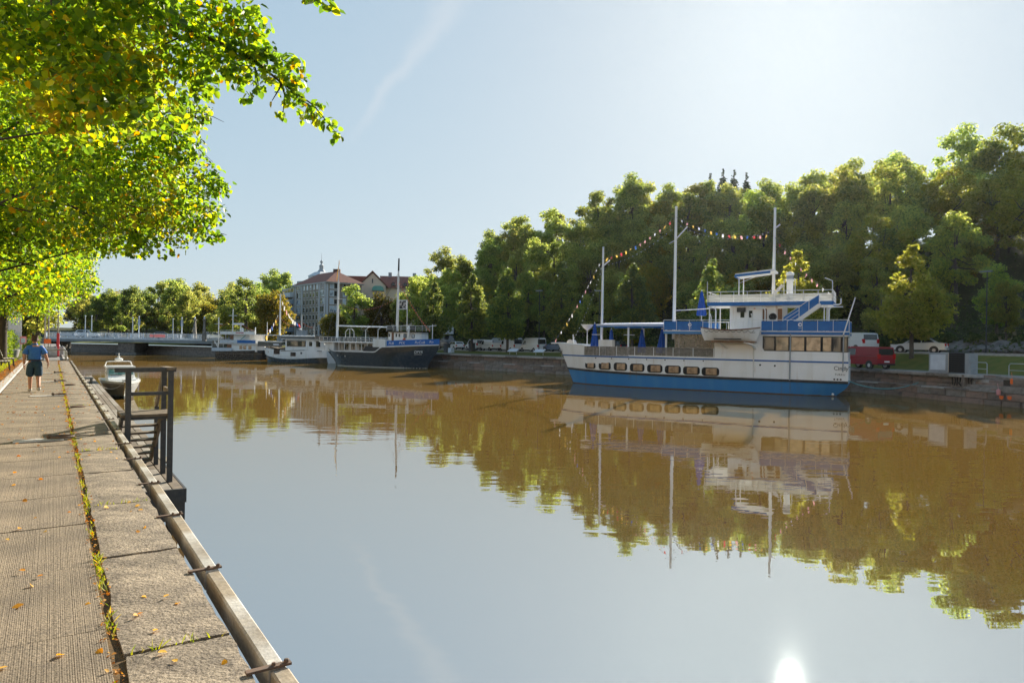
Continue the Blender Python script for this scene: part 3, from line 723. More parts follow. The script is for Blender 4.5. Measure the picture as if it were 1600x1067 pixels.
# ------------------------------------------------------------------ the blue and white restaurant ship
TH = math.radians(62)
RZ_SHIP = math.atan2(-math.cos(TH), math.sin(TH))
ship = empty('restaurant_ship', (5.93, 64.6, 0), RZ_SHIP, 'large white and blue passenger ship with three masts moored at the far quay', 'ship')
SL = 23.35
def c_xb(z): return -.05 - .43 * max(z, 0) if z < 2.8 else -.05 - .43 * 2.8 - .5 * (z - 2.8)
def c_xs(z): return SL - (1.25 * (1 - smoothstep((z + .5) / 1.45)) if z < .95 else 0)
def c_hb(u, z):
    full = 2.6 - .12 * max(0, 1 - z); e = .36 - .05 * min(max(z, 0), 3) / 3
    f = 1.0 if u >= e else (1 - (1 - u / e) ** 2.1) ** .9
    aft = 1 - .16 * smoothstep((u - .86) / .14) * max(0, 1 - max(z, 0) / 1.0) - .035 * smoothstep((u - .9) / .1)
    return max(full * f * aft, .02)
blk = lambda u: 1.02 + .28 * (1 - u) ** 3
hull_band('hull_bottom', c_hb, c_xb, c_xs, -.6, blk, 'ship_blue', ship, nz=6)
hull_band('rubbing_strake', c_hb, c_xb, c_xs, lambda u: blk(u) - .03, lambda u: blk(u) + .17, 'black_rubber', ship, nz=1, off=.05)
hull_band('hull_side', c_hb, c_xb, c_xs, lambda u: blk(u) + .02, 2.78, 'ship_white', ship, nz=4)
hull_band('waterline_band', c_hb, c_xb, c_xs, -.1, .07, 'rust', ship, nz=1, off=.012)
hull_band('hull_stripe', c_hb, c_xb, c_xs, 2.54, 2.66, 'stripe_blue', ship, nz=1, off=.03)
stern_plate('transom_lower', c_hb, c_xs, -.6, 1.1, 'ship_blue', ship); stern_plate('transom', c_hb, c_xs, 1.03, 2.78, 'ship_white', ship, off=.001)
hull_plate('main_deck', c_hb, c_xb, c_xs, 2.7, 'timber_grey', ship, inset=.03)
# raised white bow
def c_end(z): return 1.75
bow = MB()
for sg in (-1, 1):
    rows = []
    for i in range(13):
        x = 1.7 * i / 12
        row = []
        for z in (2.76, 3.1, 3.55 + .18 * (1 - x / 1.7)):
            xx = c_xb(z) + (x / 1.7) * (1.7 - c_xb(z)); u = (xx - c_xb(z)) / (SL - c_xb(z)); row.append((xx, sg * c_hb(u, min(z, 3)), z))
        rows.append(row if sg < 0 else row[::-1])
    bow.grid(rows)
bow.build('bow_bulwark', 'ship_white', ship, smooth=40)
cap = [(c_xb(3.6) + (1.75 - c_xb(3.6)) * i / 10, z) for i, z in ((j, 3.74 - .17 * j / 10) for j in range(11))]
for sg in (-1, 1): MB().tube([(x, sg * c_hb((x - c_xb(3.6)) / (SL - c_xb(3.6)), 3), z) for x, z in cap], .05, 5).build('bow_rail', 'white_paint', ship)
MB().prism([(-2.35, 3.66), (-2.3, 3.76), (-1.1, 3.78), (-1.1, 3.66)], -.28, .28).build('bow_platform', 'white_paint', ship)
hull_plate('bow_deck', c_hb, lambda z: c_xb(3.6), lambda z: 1.7 + (SL - 1.7), 3.45, 'white_paint', ship, 0.02, .14)
# picket rail between bow and deckhouse
def side_y(x): return c_hb((x - c_xb(3)) / (SL - c_xb(3)), 3)
for sg in (-1, 1):
    pk = MB(); x = 1.72
    while x < 13.42:
        w_ = random.uniform(.035, .075); y = sg * (side_y(x) - .02)
        pk.box(x, x + w_, y - .012, y + .012, 2.68, 3.44 + random.uniform(-.015, .015)); x += w_ + random.uniform(.012, .03)
    tag(pk.build('picket_screen', 'timber_grey', ship), kind='stuff')
    pts = [(1.7 + (13.42 - 1.7) * i / 14, sg * (side_y(1.7 + (13.42 - 1.7) * i / 14) + .01), 0) for i in range(15)]
    MB().tube([(x, y, 3.47) for x, y, z in pts], .03, 5).build('top_rail', 'timber_grey', ship)
    for x, y, z in pts[::2]: MB().box(x - .025, x + .025, y - .03, y + .03, 2.66, 3.5).build('rail_post', 'white_paint', ship)
# hull windows
for i in range(8):
    xc = 2.3 + i * (13.18 - 2.3) / 7; w_ = 1.22 + .028 * i; z0, z1 = 1.47 - .033 * i, 2.17 - .035 * i
    y = -side_y(xc) if xc > 5 else -c_hb((xc - c_xb(1.8)) / (SL - c_xb(1.8)), 1.8)
    x0, x1 = xc - w_ / 2, xc + w_ / 2
    ya = -c_hb((x0 - c_xb(1.8)) / (SL - c_xb(1.8)), 1.8); yb = -c_hb((x1 - c_xb(1.8)) / (SL - c_xb(1.8)), 1.8)
    rot = math.atan2(yb - ya, x1 - x0)
    fr = MB().prism(rounded_rect(-w_ / 2, w_ / 2, z0, z1, .24), -.03, .05).build('hull_window', 'dark_frame', ship, loc=(xc, (ya + yb) / 2, 0), rot=(0, 0, rot))
    MB().prism(rounded_rect(-w_ * .26, w_ * .36, z0 + .09, z1 - .08, .03, 2), -.042, 0).build('pane', 'tan_reflection_pane', fr)
    MB().prism(rounded_rect(-w_ * .26 - .03, w_ * .36 + .03, z0 + .06, z1 - .05, .03, 2), -.036, 0).build('pane_rim', 'black_rubber', fr)
for x in (3, 4.6, 6.2, 7.8, 9.4, 11, 12.6): MB().lathe([(.05, 0), (.05, .06)], 8).build('scupper', 'dark', ship, loc=(x, -side_y(x) - .02, 2.45), rot=(math.pi / 2, 0, 0))
for x, z in ((17.05, 2.25), (18.15, 2.22)): MB().lathe([(.075, 0), (.075, .03)], 10).build('porthole', 'dark', ship, loc=(x, -2.6, z), rot=(math.pi / 2, 0, 0))
MB().box(-.06, .06, -.02, .02, -.15, .15).build('hawse_pipe', 'dark', ship, loc=(.95, -c_hb(.06, 1.4) - .03, 1.55), rot=(0, 0, .5))
MB().box(21.72, 22.1, -2.535, -2.4, 1.98, 2.28).build('vent_plate', 'metal', ship)
# deckhouse aft, white wall with a row of dark windows
Y0 = -2.56
MB().box(13.47, 17.08, Y0, 2.56, 2.7, 4.82).build('deckhouse_fore', 'ship_white', ship)
MB().box(17.08, 23.3, Y0, 2.56, 2.7, 3.37).build('deckhouse_wall', 'ship_white', ship)
MB().box(17.08, 23.3, Y0 + .004, 2.556, 4.56, 4.82).build('deckhouse_head', 'ship_white', ship)
MB().box(17.09, 23.28, Y0 + .05, 2.5, 3.36, 4.57).build('window_band', 'dark_frame', ship)
MB().prism([(17.06, 3.45), (17.06, 4.58), (17.2, 4.58), (17.2, 3.6), (17.34, 3.37), (17.14, 3.37)], Y0 - .006, Y0 + .06).build('window_corner', 'ship_white', ship)
for x0, x1, m in ((17.32, 18.05, 'dark_pane'), (18.2, 19.1, 'bronze_reflection_pane'), (19.32, 20.25, 'tan_reflection_pane'), (20.42, 21.4, 'tan_reflection_pane'), (21.58, 22.15, 'tan_reflection_pane'), (22.3, 22.8, 'dark_pane'), (22.95, 23.22, 'dark_pane')):
    MB().box(x0, x1, Y0 + .028, Y0 + .06, 3.44, 4.48).build('deckhouse_pane', m, ship)
for zc in (4.5,): MB().box(23.28, 23.31, -2.3, 2.3, 3.4, 4.5).build('stern_window', 'dark_pane', ship)
# boat deck, its edge and the blue canvas dodgers
MB().flat([(9.2, -2.6), (23.38, -2.6), (23.38, 2.6), (9.2, 2.6)], 4.82, 4.93).build('boat_deck', 'white_paint', ship)
def dodger(name, x0, x1, y, z0, z1, m='canvas_blue'):
    rows = []
    n = int((x1 - x0) / .25) + 1
    for i in range(n + 1):
        x = x0 + (x1 - x0) * i / n; rows.append([(x, y + .012 * math.sin(x * 5.1), z0), (x, y + .02 * math.sin(x * 3.7 + 1), (z0 + z1) / 2), (x, y, z1)])
    mb = MB().grid(rows); mb.grid([[(a, b + .03, c) for a, b, c in r] for r in rows])
    return mb.build(name, m, ship, smooth=60)
for sg in (-1, 1):
    yy = sg * 2.62
    dodger('canvas_dodger', 9.25, 12.9, yy, 5.0, 5.72); dodger('canvas_dodger', 17.1, 23.36, yy, 4.99, 5.74)
    MB().box(9.22, 13.4, yy - .02, yy + .02, 4.66, 4.88).build('deck_fascia', 'ship_blue', ship)
    MB().box(17.1, 23.39, yy - .02, yy + .02, 4.68, 4.88).build('deck_fascia', 'canvas_blue', ship)
    rail_line('boat_deck_rail', [(9.25, yy + .03 * sg, 4.93), (23.36, yy + .03 * sg, 4.93)], .90, 'white_paint', ship, .024, 1.05, 0)
    MB().box(9.22, 23.4, yy - .03, yy + .03, 4.93, 4.965).build('rail_foot', 'white_paint', ship)
rows = [[(23.38 + .0, y, z) for z in (4.99, 5.4, 5.74)] for y in np.linspace(-2.6, 2.6, 9)]
MB().grid(rows).build('canvas_dodger', 'canvas_blue', ship)
# round white logo mark and its small lettering on the dodgers
def logo(x, z, y):
    pts = []
    for i in range(23): t = math.radians(40 + 285 * i / 22); pts.append((.155 * math.cos(t), .155 * math.sin(t)))
    inner = [(.075 * math.cos(math.radians(40 + 285 * i / 22)) + .015, .075 * math.sin(math.radians(40 + 285 * i / 22))) for i in range(23)]
    mb = MB(); mb.grid([[(a, 0, b), (c, 0, d)] for (a, b), (c, d) in zip(pts, inner)])
    mb.add([(.04, 0, .06), (.17, 0, .03), (.15, 0, -.04), (.06, 0, -.02)], [(0, 1, 2, 3)])
    mb.build('logo_mark', 'white_text', ship, loc=(x, y, z)); text('logo_lettering', 'CINDY', .1, 'white_text', ship, (x, y, z - .3), align='CENTER')
logo(11.45, 5.44, -2.66); logo(19.95, 5.46, -2.66)
# saloon under the boat deck: clear sheets, columns
for x0, x1 in ((10.15, 11.0), (11.02, 11.9), (11.92, 12.75), (12.77, 13.44)): MB().box(x0, x1, -2.47, -2.455, 3.42, 4.66).build('clear_screen', 'clear_sheet', ship)
MB().box(10.15, 13.46, -2.5, -2.42, 3.36, 3.44).build('screen_sill', 'timber', ship)
for x in (6.0, 9.35): MB().tube([(x, -2.2, 2.7), (x, -2.2, 5.2)], .09, 8).build('awning_column', 'white_paint', ship)
for x in (6.0, 9.35): MB().tube([(x, 2.2, 2.7), (x, 2.2, 5.2)], .09, 8).build('awning_column', 'white_paint', ship)
for x in (3.0, 6.0): MB().beam((x - .5, -2.0, 4.55), (x + .5, -2.0, 4.55), .05).build('lamp_bracket', 'white_paint', ship)
# awning over the fore deck
aw = MB(); rows = []
for i in range(13):
    x = 3.1 + (9.3 - 3.1) * i / 12; zc = 5.52 + .08 * i / 12
    rows.append([(x, -2.35, zc - .32), (x, -2.34, zc - .12), (x, -1.2, zc + .02), (x, 0, zc + .1), (x, 1.2, zc + .02), (x, 2.34, zc - .12), (x, 2.35, zc - .32)])
aw.grid(rows).build('awning', 'canvas_blue', ship, smooth=40)
MB().tube([(3.05, -2.36, 5.44), (9.3, -2.36, 5.54)], .045, 6).build('awning_edge', 'white_paint', ship)
MB().tube([(3.1, -2.38, 5.36), (3.1, 0, 5.6), (3.1, 2.38, 5.36)], .045, 6).build('awning_end', 'white_paint', ship)
MB().box(3.05, 9.3, -2.36, -2.33, 5.33, 5.38).build('awning_piping', 'white_paint', ship)
# fore deck furniture belonging to the ship
MB().lathe([(.04, 0), (.04, 1.5), (.1, 1.55), (.42, 1.8), (.56, 2.05), (.5, 2.06)], 18, (1.5, -.6, 3.42)).build('fire_bowl_lamp', 'white_paint', ship, smooth=40)
MB().box(3.0, 4.3, -1.6, -.9, 2.7, 4.1).build('deck_locker', 'white_paint', ship)
wd = MB().lathe([(.35, -.4), (.16, -.3), (.16, .3), (.35, .4)], 10); wd.build('windlass', 'metal', ship, loc=(-.3, 0, 3.75), rot=(math.pi / 2, 0, 0))
MB().tube([(.05, -.3, 3.5), (-.05, -.3, 4.55)], .05, 6).build('jack_staff', 'white_paint', ship)
# upper deckhouse
MB().flat([(14.5, -1.75), (18.55, -1.75), (18.55, 1.75), (14.5, 1.75)], 4.93, 6.98).build('upper_house', 'ship_white', ship)
for x0, x1, z0, z1 in ((15.35, 15.65, 6.05, 6.55), (16.0, 16.28, 6.05, 6.6)):
    f = MB().box(x0 - .04, x1 + .04, -1.78, -1.72, z0 - .04, z1 + .04).build('window', 'white_paint', ship); MB().box(x0, x1, -1.79, -1.74, z0, z1).build('pane', 'dark_pane', f)
for x0 in (17.05, 18.2): MB().box(x0, x0 + .34, -1.79, -1.7, 4.98, 6.75).build('door', 'varnish', ship)
MB().box(15.1, 15.75, -2.05, -1.76, 6.5, 6.85).build('air_conditioner', 'dark', ship)
MB().lathe([(.24, -.05), (.3, 0), (.24, .05), (.17, 0), (.24, -.05)], 16).build('lifebuoy', 'dark', ship, loc=(17.85, -1.85, 6.1), rot=(math.pi / 2, 0, 0))
MB().lathe([(.05, 0), (.09, .06), (.04, .14)], 8, (16.45, -1.82, 6.75)).build('wall_lamp', 'orange', ship)
# top deck with fascia, rails, screens
MB().flat([(12.8, -2.05), (22.15, -2.05), (22.15, 2.05), (12.8, 2.05)], 6.99, 7.08).build('top_deck', 'white_paint', ship)
for y in (-2.07, 2.07): MB().box(12.75, 22.2, y - .03, y + .03, 7.0, 7.3).build('top_fascia', 'canvas_blue', ship)
for x in (12.75, 22.2): MB().box(x - .03, x + .03, -2.04, 2.04, 7.0, 7.3).build('top_fascia', 'canvas_blue', ship)
for y in (-2.07, 2.07): rail_line('top_rail', [(12.75, y, 7.3), (22.2, y, 7.3)], .86, 'white_paint', ship, .026, 1.0, 2)
for x in (12.75, 22.2): rail_line('top_rail', [(x, -2.07, 7.3), (x, 2.07, 7.3)], .86, 'white_paint', ship, .026, 1.0, 2)
for y in (-2.04, 2.04):
    x = 12.8
    while x < 22: MB().box(x, x + .93, y - .008, y + .008, 7.32, 7.92).build('rail_screen', 'clear_panel', ship); x += .945
for y0 in (-2.0, -1.0, 0, 1.0): MB().box(22.165, 22.175, y0, y0 + .95, 7.32, 7.92).build('rail_screen', 'clear_panel', ship)
for x, y in ((12.9, -1.98), (13.4, -1.98), (16.0, -1.98), (17.05, -1.98), (20.0, -1.98), (21.6, -1.98), (21.8, -1.98), (13.0, 1.98), (16, 1.98), (21.7, 1.98)):
    MB().tube([(x, y, 4.93), (x, y, 7.0)], .045, 6).build('deck_post', 'white_paint', ship)
for x, dx in ((13.45, -.6), (17.3, -.8), (21.95, .8)):
    MB().tube([(x, -2.1, 5.0), (x, -2.1, 6.6), (x + dx * .12, -2.1, 6.78), (x + dx * .4, -2.1, 6.84), (x + dx * 1.2, -2.1, 6.84)], .05, 6).build('curved_post', 'white_paint', ship)
MB().tube([(12.72, -2.1, 7.3), (12.72, -2.1, 9.05)], .03, 5).build('flag_post', 'white_paint', ship)
MB().tube([(22.15, -2.0, 7.3), (22.15, -2.0, 8.85), (21.6, -2.0, 9.1)], .035, 5).build('lamp_post', 'white_paint', ship)
MB().tube([(22.2, -2.0, 7.02), (22.6, -2.0, 7.02), (22.75, -2.0, 7.1), (22.75, -2.0, 7.5)], .05, 6).build('davit_arm', 'white_paint', ship)
# companion stair to the top deck with blue side cloths
sx0, sz0, sx1, sz1 = 18.6, 4.95, 21.35, 7.1
for y in (-2.15, -1.35):
    MB().prism([(sx0, 5.1), (sx0 + .25, 5.05), (sx1, 6.88), (sx1, 7.1), (sx1 - .2, 7.08)], y - .03, y + .03).build('stringer', 'white_paint', ship)
    MB().prism([(sx0 + .05, 5.2), (sx1 - .1, 7.02), (sx1 - .1, 7.78), (sx0 + .05, 6.05)], y - .012, y + .012).build('stair_cloth', 'canvas_blue', ship)
    rr = MB()
    for dz in (.0, .3, .6, .86): rr.tube([(sx0 + .05, y - .03, 5.2 + dz), (sx0 + 1.2, y - .03, 6.0 + dz)] if 0 < dz < .8 else [(sx0 + .05, y - .03, 5.2 + dz), (sx1 - .1, y - .03, 7.02 + dz)], .022, 5)
    for f in (0, .45, .72, 1): x = sx0 + .05 + (sx1 - .15 - sx0) * f; rr.tube([(x, y - .03, 5.1 + 1.85 * f), (x, y - .03, 6.06 + 1.84 * f)], .028, 5)
    rr.build('stair_rail', 'white_paint', ship)
for i in range(8):
    f = (i + .5) / 8; MB().box(sx0 + (sx1 - sx0) * f - .12, sx0 + (sx1 - sx0) * f + .12, -2.1, -1.4, 5.1 + 1.95 * f, 5.13 + 1.95 * f).build('stair_tread', 'timber_grey', ship)
# small roof over the top deck
MB().prism([(14.85, 9.55), (14.9, 9.66), (17.85, 9.95), (17.9, 9.85), (17.85, 9.78), (14.9, 9.42)], -1.7, .9).build('sun_roof', 'white_paint', ship)
MB().prism([(14.84, 9.38), (14.84, 9.57), (17.6, 9.80), (17.6, 9.62)], -1.74, -1.71).build('roof_valance', 'canvas_blue', ship)
MB().box(14.83, 14.86, -1.7, .9, 9.36, 9.57).build('roof_valance', 'canvas_blue', ship)
for y in (-1.5, .7): MB().tube([(15.15, y, 7.08), (15.15, y, 9.55)], .05, 6).build('roof_post', 'white_paint', ship)
MB().tube([(15.2, -1.5, 8.9), (16.6, -1.0, 9.5)], .02, 5).build('roof_brace', 'white_paint', ship)
# funnel and ladders on the top deck
fn = MB().lathe([(.3, 0), (.26, .25), (.25, 1.95), (.31, 1.97), (.31, 2.1), (.27, 2.12), (.27, 2.45), (.33, 2.5), (.33, 2.62), (.12, 2.75)], 14, (18.9, 0, 7.08)).build('funnel', 'white_paint', ship, smooth=30)
MB().lathe([(.275, 0), (.275, .28)], 14, (18.9, 0, 9.24)).build('funnel_grille', 'bridge_girder', fn)
for dx in (-.42, .42): MB().tube([(18.9 + dx, -.3, 7.1), (18.9 + dx, -.3, 9.2), (18.9, -.3, 9.22)], .025, 5).build('funnel_pipe', 'white_paint', fn)
MB().beam((17.7, -.4, 8.0), (18.4, -.4, 8.75), .06, .25).build('skylight_lid', 'metal', ship)
for x, y, s_ in ((13.6, -.6, .5), (14.4, .3, .45), (15.8, -.8, .5), (17.0, .6, .45), (20.3, .2, .5), (21.2, -.5, .45)):
    MB().flat([(x - s_, y - s_ * .7), (x + s_, y - s_ * .7), (x + s_, y + s_ * .7), (x - s_, y + s_ * .7)], 7.72, 7.76).tube([(x, y, 7.08), (x, y, 7.73)], .04, 6).build('deck_table', 'white_paint', ship)
# masts
for x, z0, z1, r in ((2.68, 3.45, 12.6, .125), (9.42, 4.93, 15.8, .15), (17.62, 7.08, 15.05, .14)):
    mm = MB().tube([(x, 0, z0 - .7), (x + .03, 0, z0 + (z1 - z0) * .5), (x + .05, 0, z1 - .25), (x + .05, 0, z1)], [r, r * .85, r * .7, r * .7], 10).build('mast', 'white_paint', ship, smooth=50)
    MB().lathe([(r * .8, 0), (r * .95, .05), (r * .5, .12)], 8, (x + .05, 0, z1)).build('mast_cap', 'white_paint', mm)
MB().beam((2.75, -.1, 10.9), (3.4, -.1, 11.4), .06, .12).build('spreader', 'white_paint', ship)
MB().beam((9.5, -.1, 13.0), (10.5, -.1, 14.05), .05, .1).build('spreader', 'white_paint', ship)
MB().beam((8.9, -.1, 12.65), (9.5, -.1, 12.95), .04, .06).build('spreader', 'white_paint', ship)
MB().beam((17.65, -.1, 13.4), (18.1, -.1, 13.75), .06, .12).build('spreader', 'white_paint', ship)
MB().tube([(9.45, 0, 6.75), (12.6, -.8, 6.85)], .045, 6).build('boom', 'white_paint', ship)
# stern flag pole and overboard pipes
MB().tube([(22.98, -2.7, 4.7), (23.75, -2.7, 7.5)], .05, 6).build('stern_pole', 'white_paint', ship)
MB().tube([(19.25, -2.68, 1.12), (19.27, -2.68, 4.75)], .055, 6).build('overboard_pipe', 'transformer', ship)
MB().tube([(22.98, -2.68, 1.9), (23.0, -2.68, 4.75)], .05, 6).build('overboard_pipe', 'transformer', ship)
MB().tube([(16.55, -2.64, 1.25), (16.55, -2.64, 4.4)], .05, 6).build('overboard_pipe', 'white_paint', ship)
# davit shelf under the lifeboat
MB().box(13.4, 16.75, -3.5, -2.56, 4.02, 4.12).build('davit_shelf', 'varnish', ship)
for x in (14.0, 16.2): MB().beam((x, -3.4, 4.02), (x + .5, -2.6, 3.5), .08).build('davit_strut', 'white_paint', ship)
MB().beam((15.9, -3.45, 4.06), (17.0, -3.45, 3.75), .1).build('davit_strut', 'white_paint', ship)
for x in (13.2, 16.4): MB().tube([(x, -2.6, 4.95), (x, -2.75, 6.05), (x, -3.1, 6.3)], .05, 6).build('davit_arm', 'white_paint', ship)
# name on the quarter
text('name_lettering', 'Cindy', .43, 'black_text', ship, (22.34, -2.565, 2.02)); text('port_lettering', 'TURKU', .2, 'black_text', ship, (22.42, -2.55, 1.62), spacing=1.15)
for i in range(3): MB().lathe([(.07, 0), (.07, .04)], 8).build('fairlead', 'dark', ship, loc=(22.4 + .22 * i, -2.56, 1.32), rot=(math.pi / 2, 0, 0))
MB().lathe([(.02, 0), (.1, .03), (.02, .08)], 8).build('anode', 'white_paint', ship, loc=(22.3, -2.3, .16), rot=(math.pi / 2, 0, 0))

# lifeboat hanging outboard
lbp = Vector((12.5, -3.32, 4.12)); lw = ship.matrix_basis @ lbp
lb = empty('lifeboat', lw, RZ_SHIP, 'white clinker lifeboat with looped grab ropes on the blue and white ship', 'lifeboat')
LBL = 4.62
def l_hb(u, z):
    zz = min(max(z / 1.0, 0), 1); e = 1 - abs(2 * u - 1) ** 2.6; return max(.82 * e * (zz ** .45), .01)
l_sh = lambda u: .88 + .2 * (2 * u - 1) ** 2
def l_xb(z): return .32 * (1 - min(z, 1)) ** 1.5
def l_xs(z): return LBL - .32 * (1 - min(z, 1)) ** 1.5
hull_band('hull', l_hb, l_xb, l_xs, .02, l_sh, 'ship_white', lb, nx=24, nz=7, ease=1, smooth=50)
for sg in (-1, 1): MB().tube([(l_xb(.9) + u * (l_xs(.9) - l_xb(.9)), sg * (l_hb(u, 1) + .02), l_sh(u)) for u in [i / 20 for i in range(21)]], .045, 5).build('gunwale', 'varnish', lb)
MB().box(1.2, 3.3, -.7, -.6, .12, .2).build('bilge_rail', 'dark', lb)
fest = MB()
for i in range(9): fest.tube(hang((.35 + i * .43, -.82 * (1 - abs(2 * ((.35 + i * .43) / LBL) - 1) ** 2.6) - .05, .86), (.35 + (i + 1) * .43, -.82 * (1 - abs(2 * ((.35 + (i + 1) * .43) / LBL) - 1) ** 2.6) - .05, .86), .17, 8), .016, 4)
fest.build('grab_rope', 'cable', lb)
hull_plate('cover', lambda u, z: l_hb(u, 1) - .05, l_xb, l_xs, .84, 'white_paint', lb)
for i in range(6): x = .3 + i * .62; MB().tube([(x, -.6, .85), (x, -.6, 1.5)], .018, 4).build('stanchion', 'white_paint', lb)
MB().tube(hang((.25, -.6, 1.5), (3.5, -.6, 1.5), .05), .014, 4).build('wire', 'white_paint', lb)
text('name_lettering', 'CINDY', .13, 'black_text', lb, (3.95, -.66, .62), (math.pi / 2, 0, .25))
# parasols on the ship
GP = 'closed blue parasols on the white and blue ship'
closed_umbrella(2.35, -.9, 3.0, 2.2, .34, ship, 'closed blue parasol nearest the bow of the white and blue ship, left of the foremast', GP, .35)
closed_umbrella(3.5, .4, 2.7, 2.0, .3, ship, 'closed blue parasol just right of the foremast behind the white deck locker', GP, .35)
closed_umbrella(6.85, -1.0, 2.7, 2.1, .36, ship, 'closed blue parasol at mid awning, just right of the middle awning column', GP, .28)
closed_umbrella(8.65, -1.0, 2.7, 2.1, .4, ship, 'closed blue parasol under the awning next to the main mast', GP, .28)
closed_umbrella(11.85, -.2, 4.93, 2.1, .36, ship, 'tall closed blue parasol standing on the upper deck left of the lifeboat', GP, 1.35)
# rigging
bunting('flag_bunting', 'signal flags strung from the bow up to the foremast of the blue and white ship', ship, [((-2.2, 0, 3.75), (2.66, -.1, 11.6), .35)], 'signal flag lines on the ship', 1)
bunting('flag_bunting', 'signal flags strung between the foremast and the tall main mast', ship, [((2.72, -.1, 11.55), (9.4, -.1, 14.95), .55)], 'signal flag lines on the ship', 2)
bunting('flag_bunting', 'signal flags strung between the main mast and the after mast', ship, [((9.5, -.1, 14.95), (17.55, -.1, 13.0), .75)], 'signal flag lines on the ship', 3)
bunting('flag_bunting', 'signal flags strung from the after mast down to the stern rail', ship, [((17.7, -.1, 12.7), (22.7, -1.6, 7.4), .5)], 'signal flag lines on the ship', 4, step=.62)
light_string('light_string', 'string of small white bulbs from the bow to the foremast', ship, [((-.2, 0, 4.0), (2.62, 0, 10.7), .5)], 'bulb strings on the ship')
light_string('light_string', 'string of small white bulbs between foremast and main mast', ship, [((2.9, 0, 11.0), (9.4, 0, 14.2), .6)], 'bulb strings on the ship')
light_string('light_string', 'string of small white bulbs between main mast and after mast', ship, [((9.5, 0, 14.4), (17.55, 0, 13.3), .95)], 'bulb strings on the ship')

# ------------------------------------------------------------------ black trawler with the blue banner
R63 = math.atan2(-math.cos(math.radians(63)), math.sin(math.radians(63)))
YA = np.array([math.cos(math.radians(63)), math.sin(math.radians(63))])
tp = np.array([-26.32, 96.05]) + YA * 2.6
tw = empty('black_trawler', (*tp, 0), R63, 'black hulled trawler with two white masts and a blue lettered banner round its bow', 'ship')
TL = 17.6
def t_xb(z): return .15 - 2.3 * smoothstep(z / 3.2)          # counter stern on the left
def t_xs(z): return 15.6 + 1.75 * smoothstep(z / 3.0)        # flared stem on the right
def t_hb(u, z):
    zz = smoothstep((z + .8) / 3.2)
    aft = (1 - (1 - min(u / .28, 1)) ** 2.2) ** .6
    fw = (1 - max(0, (u - .62) / .38) ** (1.9 + 1.2 * zz)) if u > .62 else 1
    return max(2.6 * (.86 + .14 * zz) * aft * max(fw, 0), .02)
def t_sheer(u):
    x = -2 + u * 19.3
    if x < 1: return 2.05 + .85 * smoothstep((1 - x) / 2.6)
    if x < 8.6: return 2.02
    if x < 10.2: return 2.02 + .72 * smoothstep((x - 8.6) / 1.5)
    return 2.74 + .36 * (x - 10.2) / 7
hull_band('hull', t_hb, t_xb, t_xs, -.6, t_sheer, 'black_hull', tw, nx=48, nz=7, ease=1)
hull_band('gunwale', t_hb, t_xb, t_xs, lambda u: t_sheer(u) - .02, lambda u: t_sheer(u) + .13, 'white_paint', tw, nx=48, nz=1, off=.03, ease=1)
hull_band('waterline_band', t_hb, t_xb, t_xs, .0, .12, 'boat_grey', tw, nx=40, nz=1, off=.012, ease=1)
hull_plate('deck', t_hb, t_xb, t_xs, lambda u: min(t_sheer(u), 2.0) - .05, 'timber', tw, inset=.03, nx=40)
hull_plate('foredeck', t_hb, t_xb, t_xs, lambda u: t_sheer(u) - .05, 'timber_grey', tw, .62, 1, inset=.03)
# deckhouse amidships, open arcade on the river side
MB().box(-.6, 1.1, -1.9, 1.9, 2.0, 3.3).build('after_house', 'white_paint', tw)
MB().box(1.1, 8.9, -.6, 2.1, 2.0, 3.25).build('saloon_wall', 'white_paint', tw)
for i, x in enumerate((1.7, 3.1, 4.5, 5.9, 7.2)):
    w = MB().box(x, x + .8, -.64, -.58, 2.25, 3.05).build('saloon_window', 'dark_frame', tw); MB().box(x + .06, x + .74, -.66, -.6, 2.3, 3.0).build('pane', random.choice(('dark_pane', 'bronze_reflection_pane')), w)
MB().box(-1.4, 10.0, -2.25, 2.25, 3.26, 3.4).build('upper_deck', 'white_paint', tw)
for i in range(8): MB().tube([(1.2 + i * 1.0, -2.2, 2.05), (1.2 + i * 1.0, -2.2, 3.27)], .05, 6).build('arcade_post', 'white_paint', tw)
for sg in (-1, 1):
    rail_line('deck_rail', [(-1.4, sg * 2.2, 3.4), (8.3, sg * 2.2, 3.4)], .62, 'white_paint', tw, .03, .75, 1)
    for i in range(9): MB().box(.4 + i * .82, 1.1 + i * .82, sg * 2.17 - .01, sg * 2.17 + .01, 3.46, 3.92).build('rail_cloth', 'car_dark', tw)
MB().box(8.2, 10.3, -2.3, 2.3, 2.75, 3.85).build('bridge_front_wall', 'white_paint', tw)
MB().prism([(6.5, 2.1), (6.9, 2.85), (9.1, 2.9), (8.8, 2.1)], -2.28, -2.2).build('recess_shade', 'dark', tw)  # flat dark plate painted in place of a shaded recess
# wheelhouse
MB().flat([(10.2, -1.5), (14.6, -1.5), (15.1, -.8), (15.1, .8), (14.6, 1.5), (10.2, 1.5)], 2.7, 4.8).build('wheelhouse', 'ship_white', tw)
MB().flat([(10.0, -1.75), (14.8, -1.75), (15.35, -.9), (15.35, .9), (14.8, 1.75), (10.0, 1.75)], 4.8, 4.92).build('wheelhouse_roof', 'dark_frame', tw)
MB().box(10.75, 11.1, -1.54, -1.48, 3.4, 4.75).build('door', 'varnish', tw)
for x in (10.25, 11.4, 11.9): MB().box(x, x + .22, -1.53, -1.48, 4.15, 4.6).build('window', 'dark_pane', tw)
for x in (12.7, 14.0):
    f = MB().prism(rounded_rect(x, x + .5, 4.0, 4.6, .15), -1.54, -1.48).build('window', 'dark_frame', tw); MB().prism(rounded_rect(x + .07, x + .43, 4.06, 4.54, .12), -1.56, -1.5).build('pane', 'sky_pane', f)
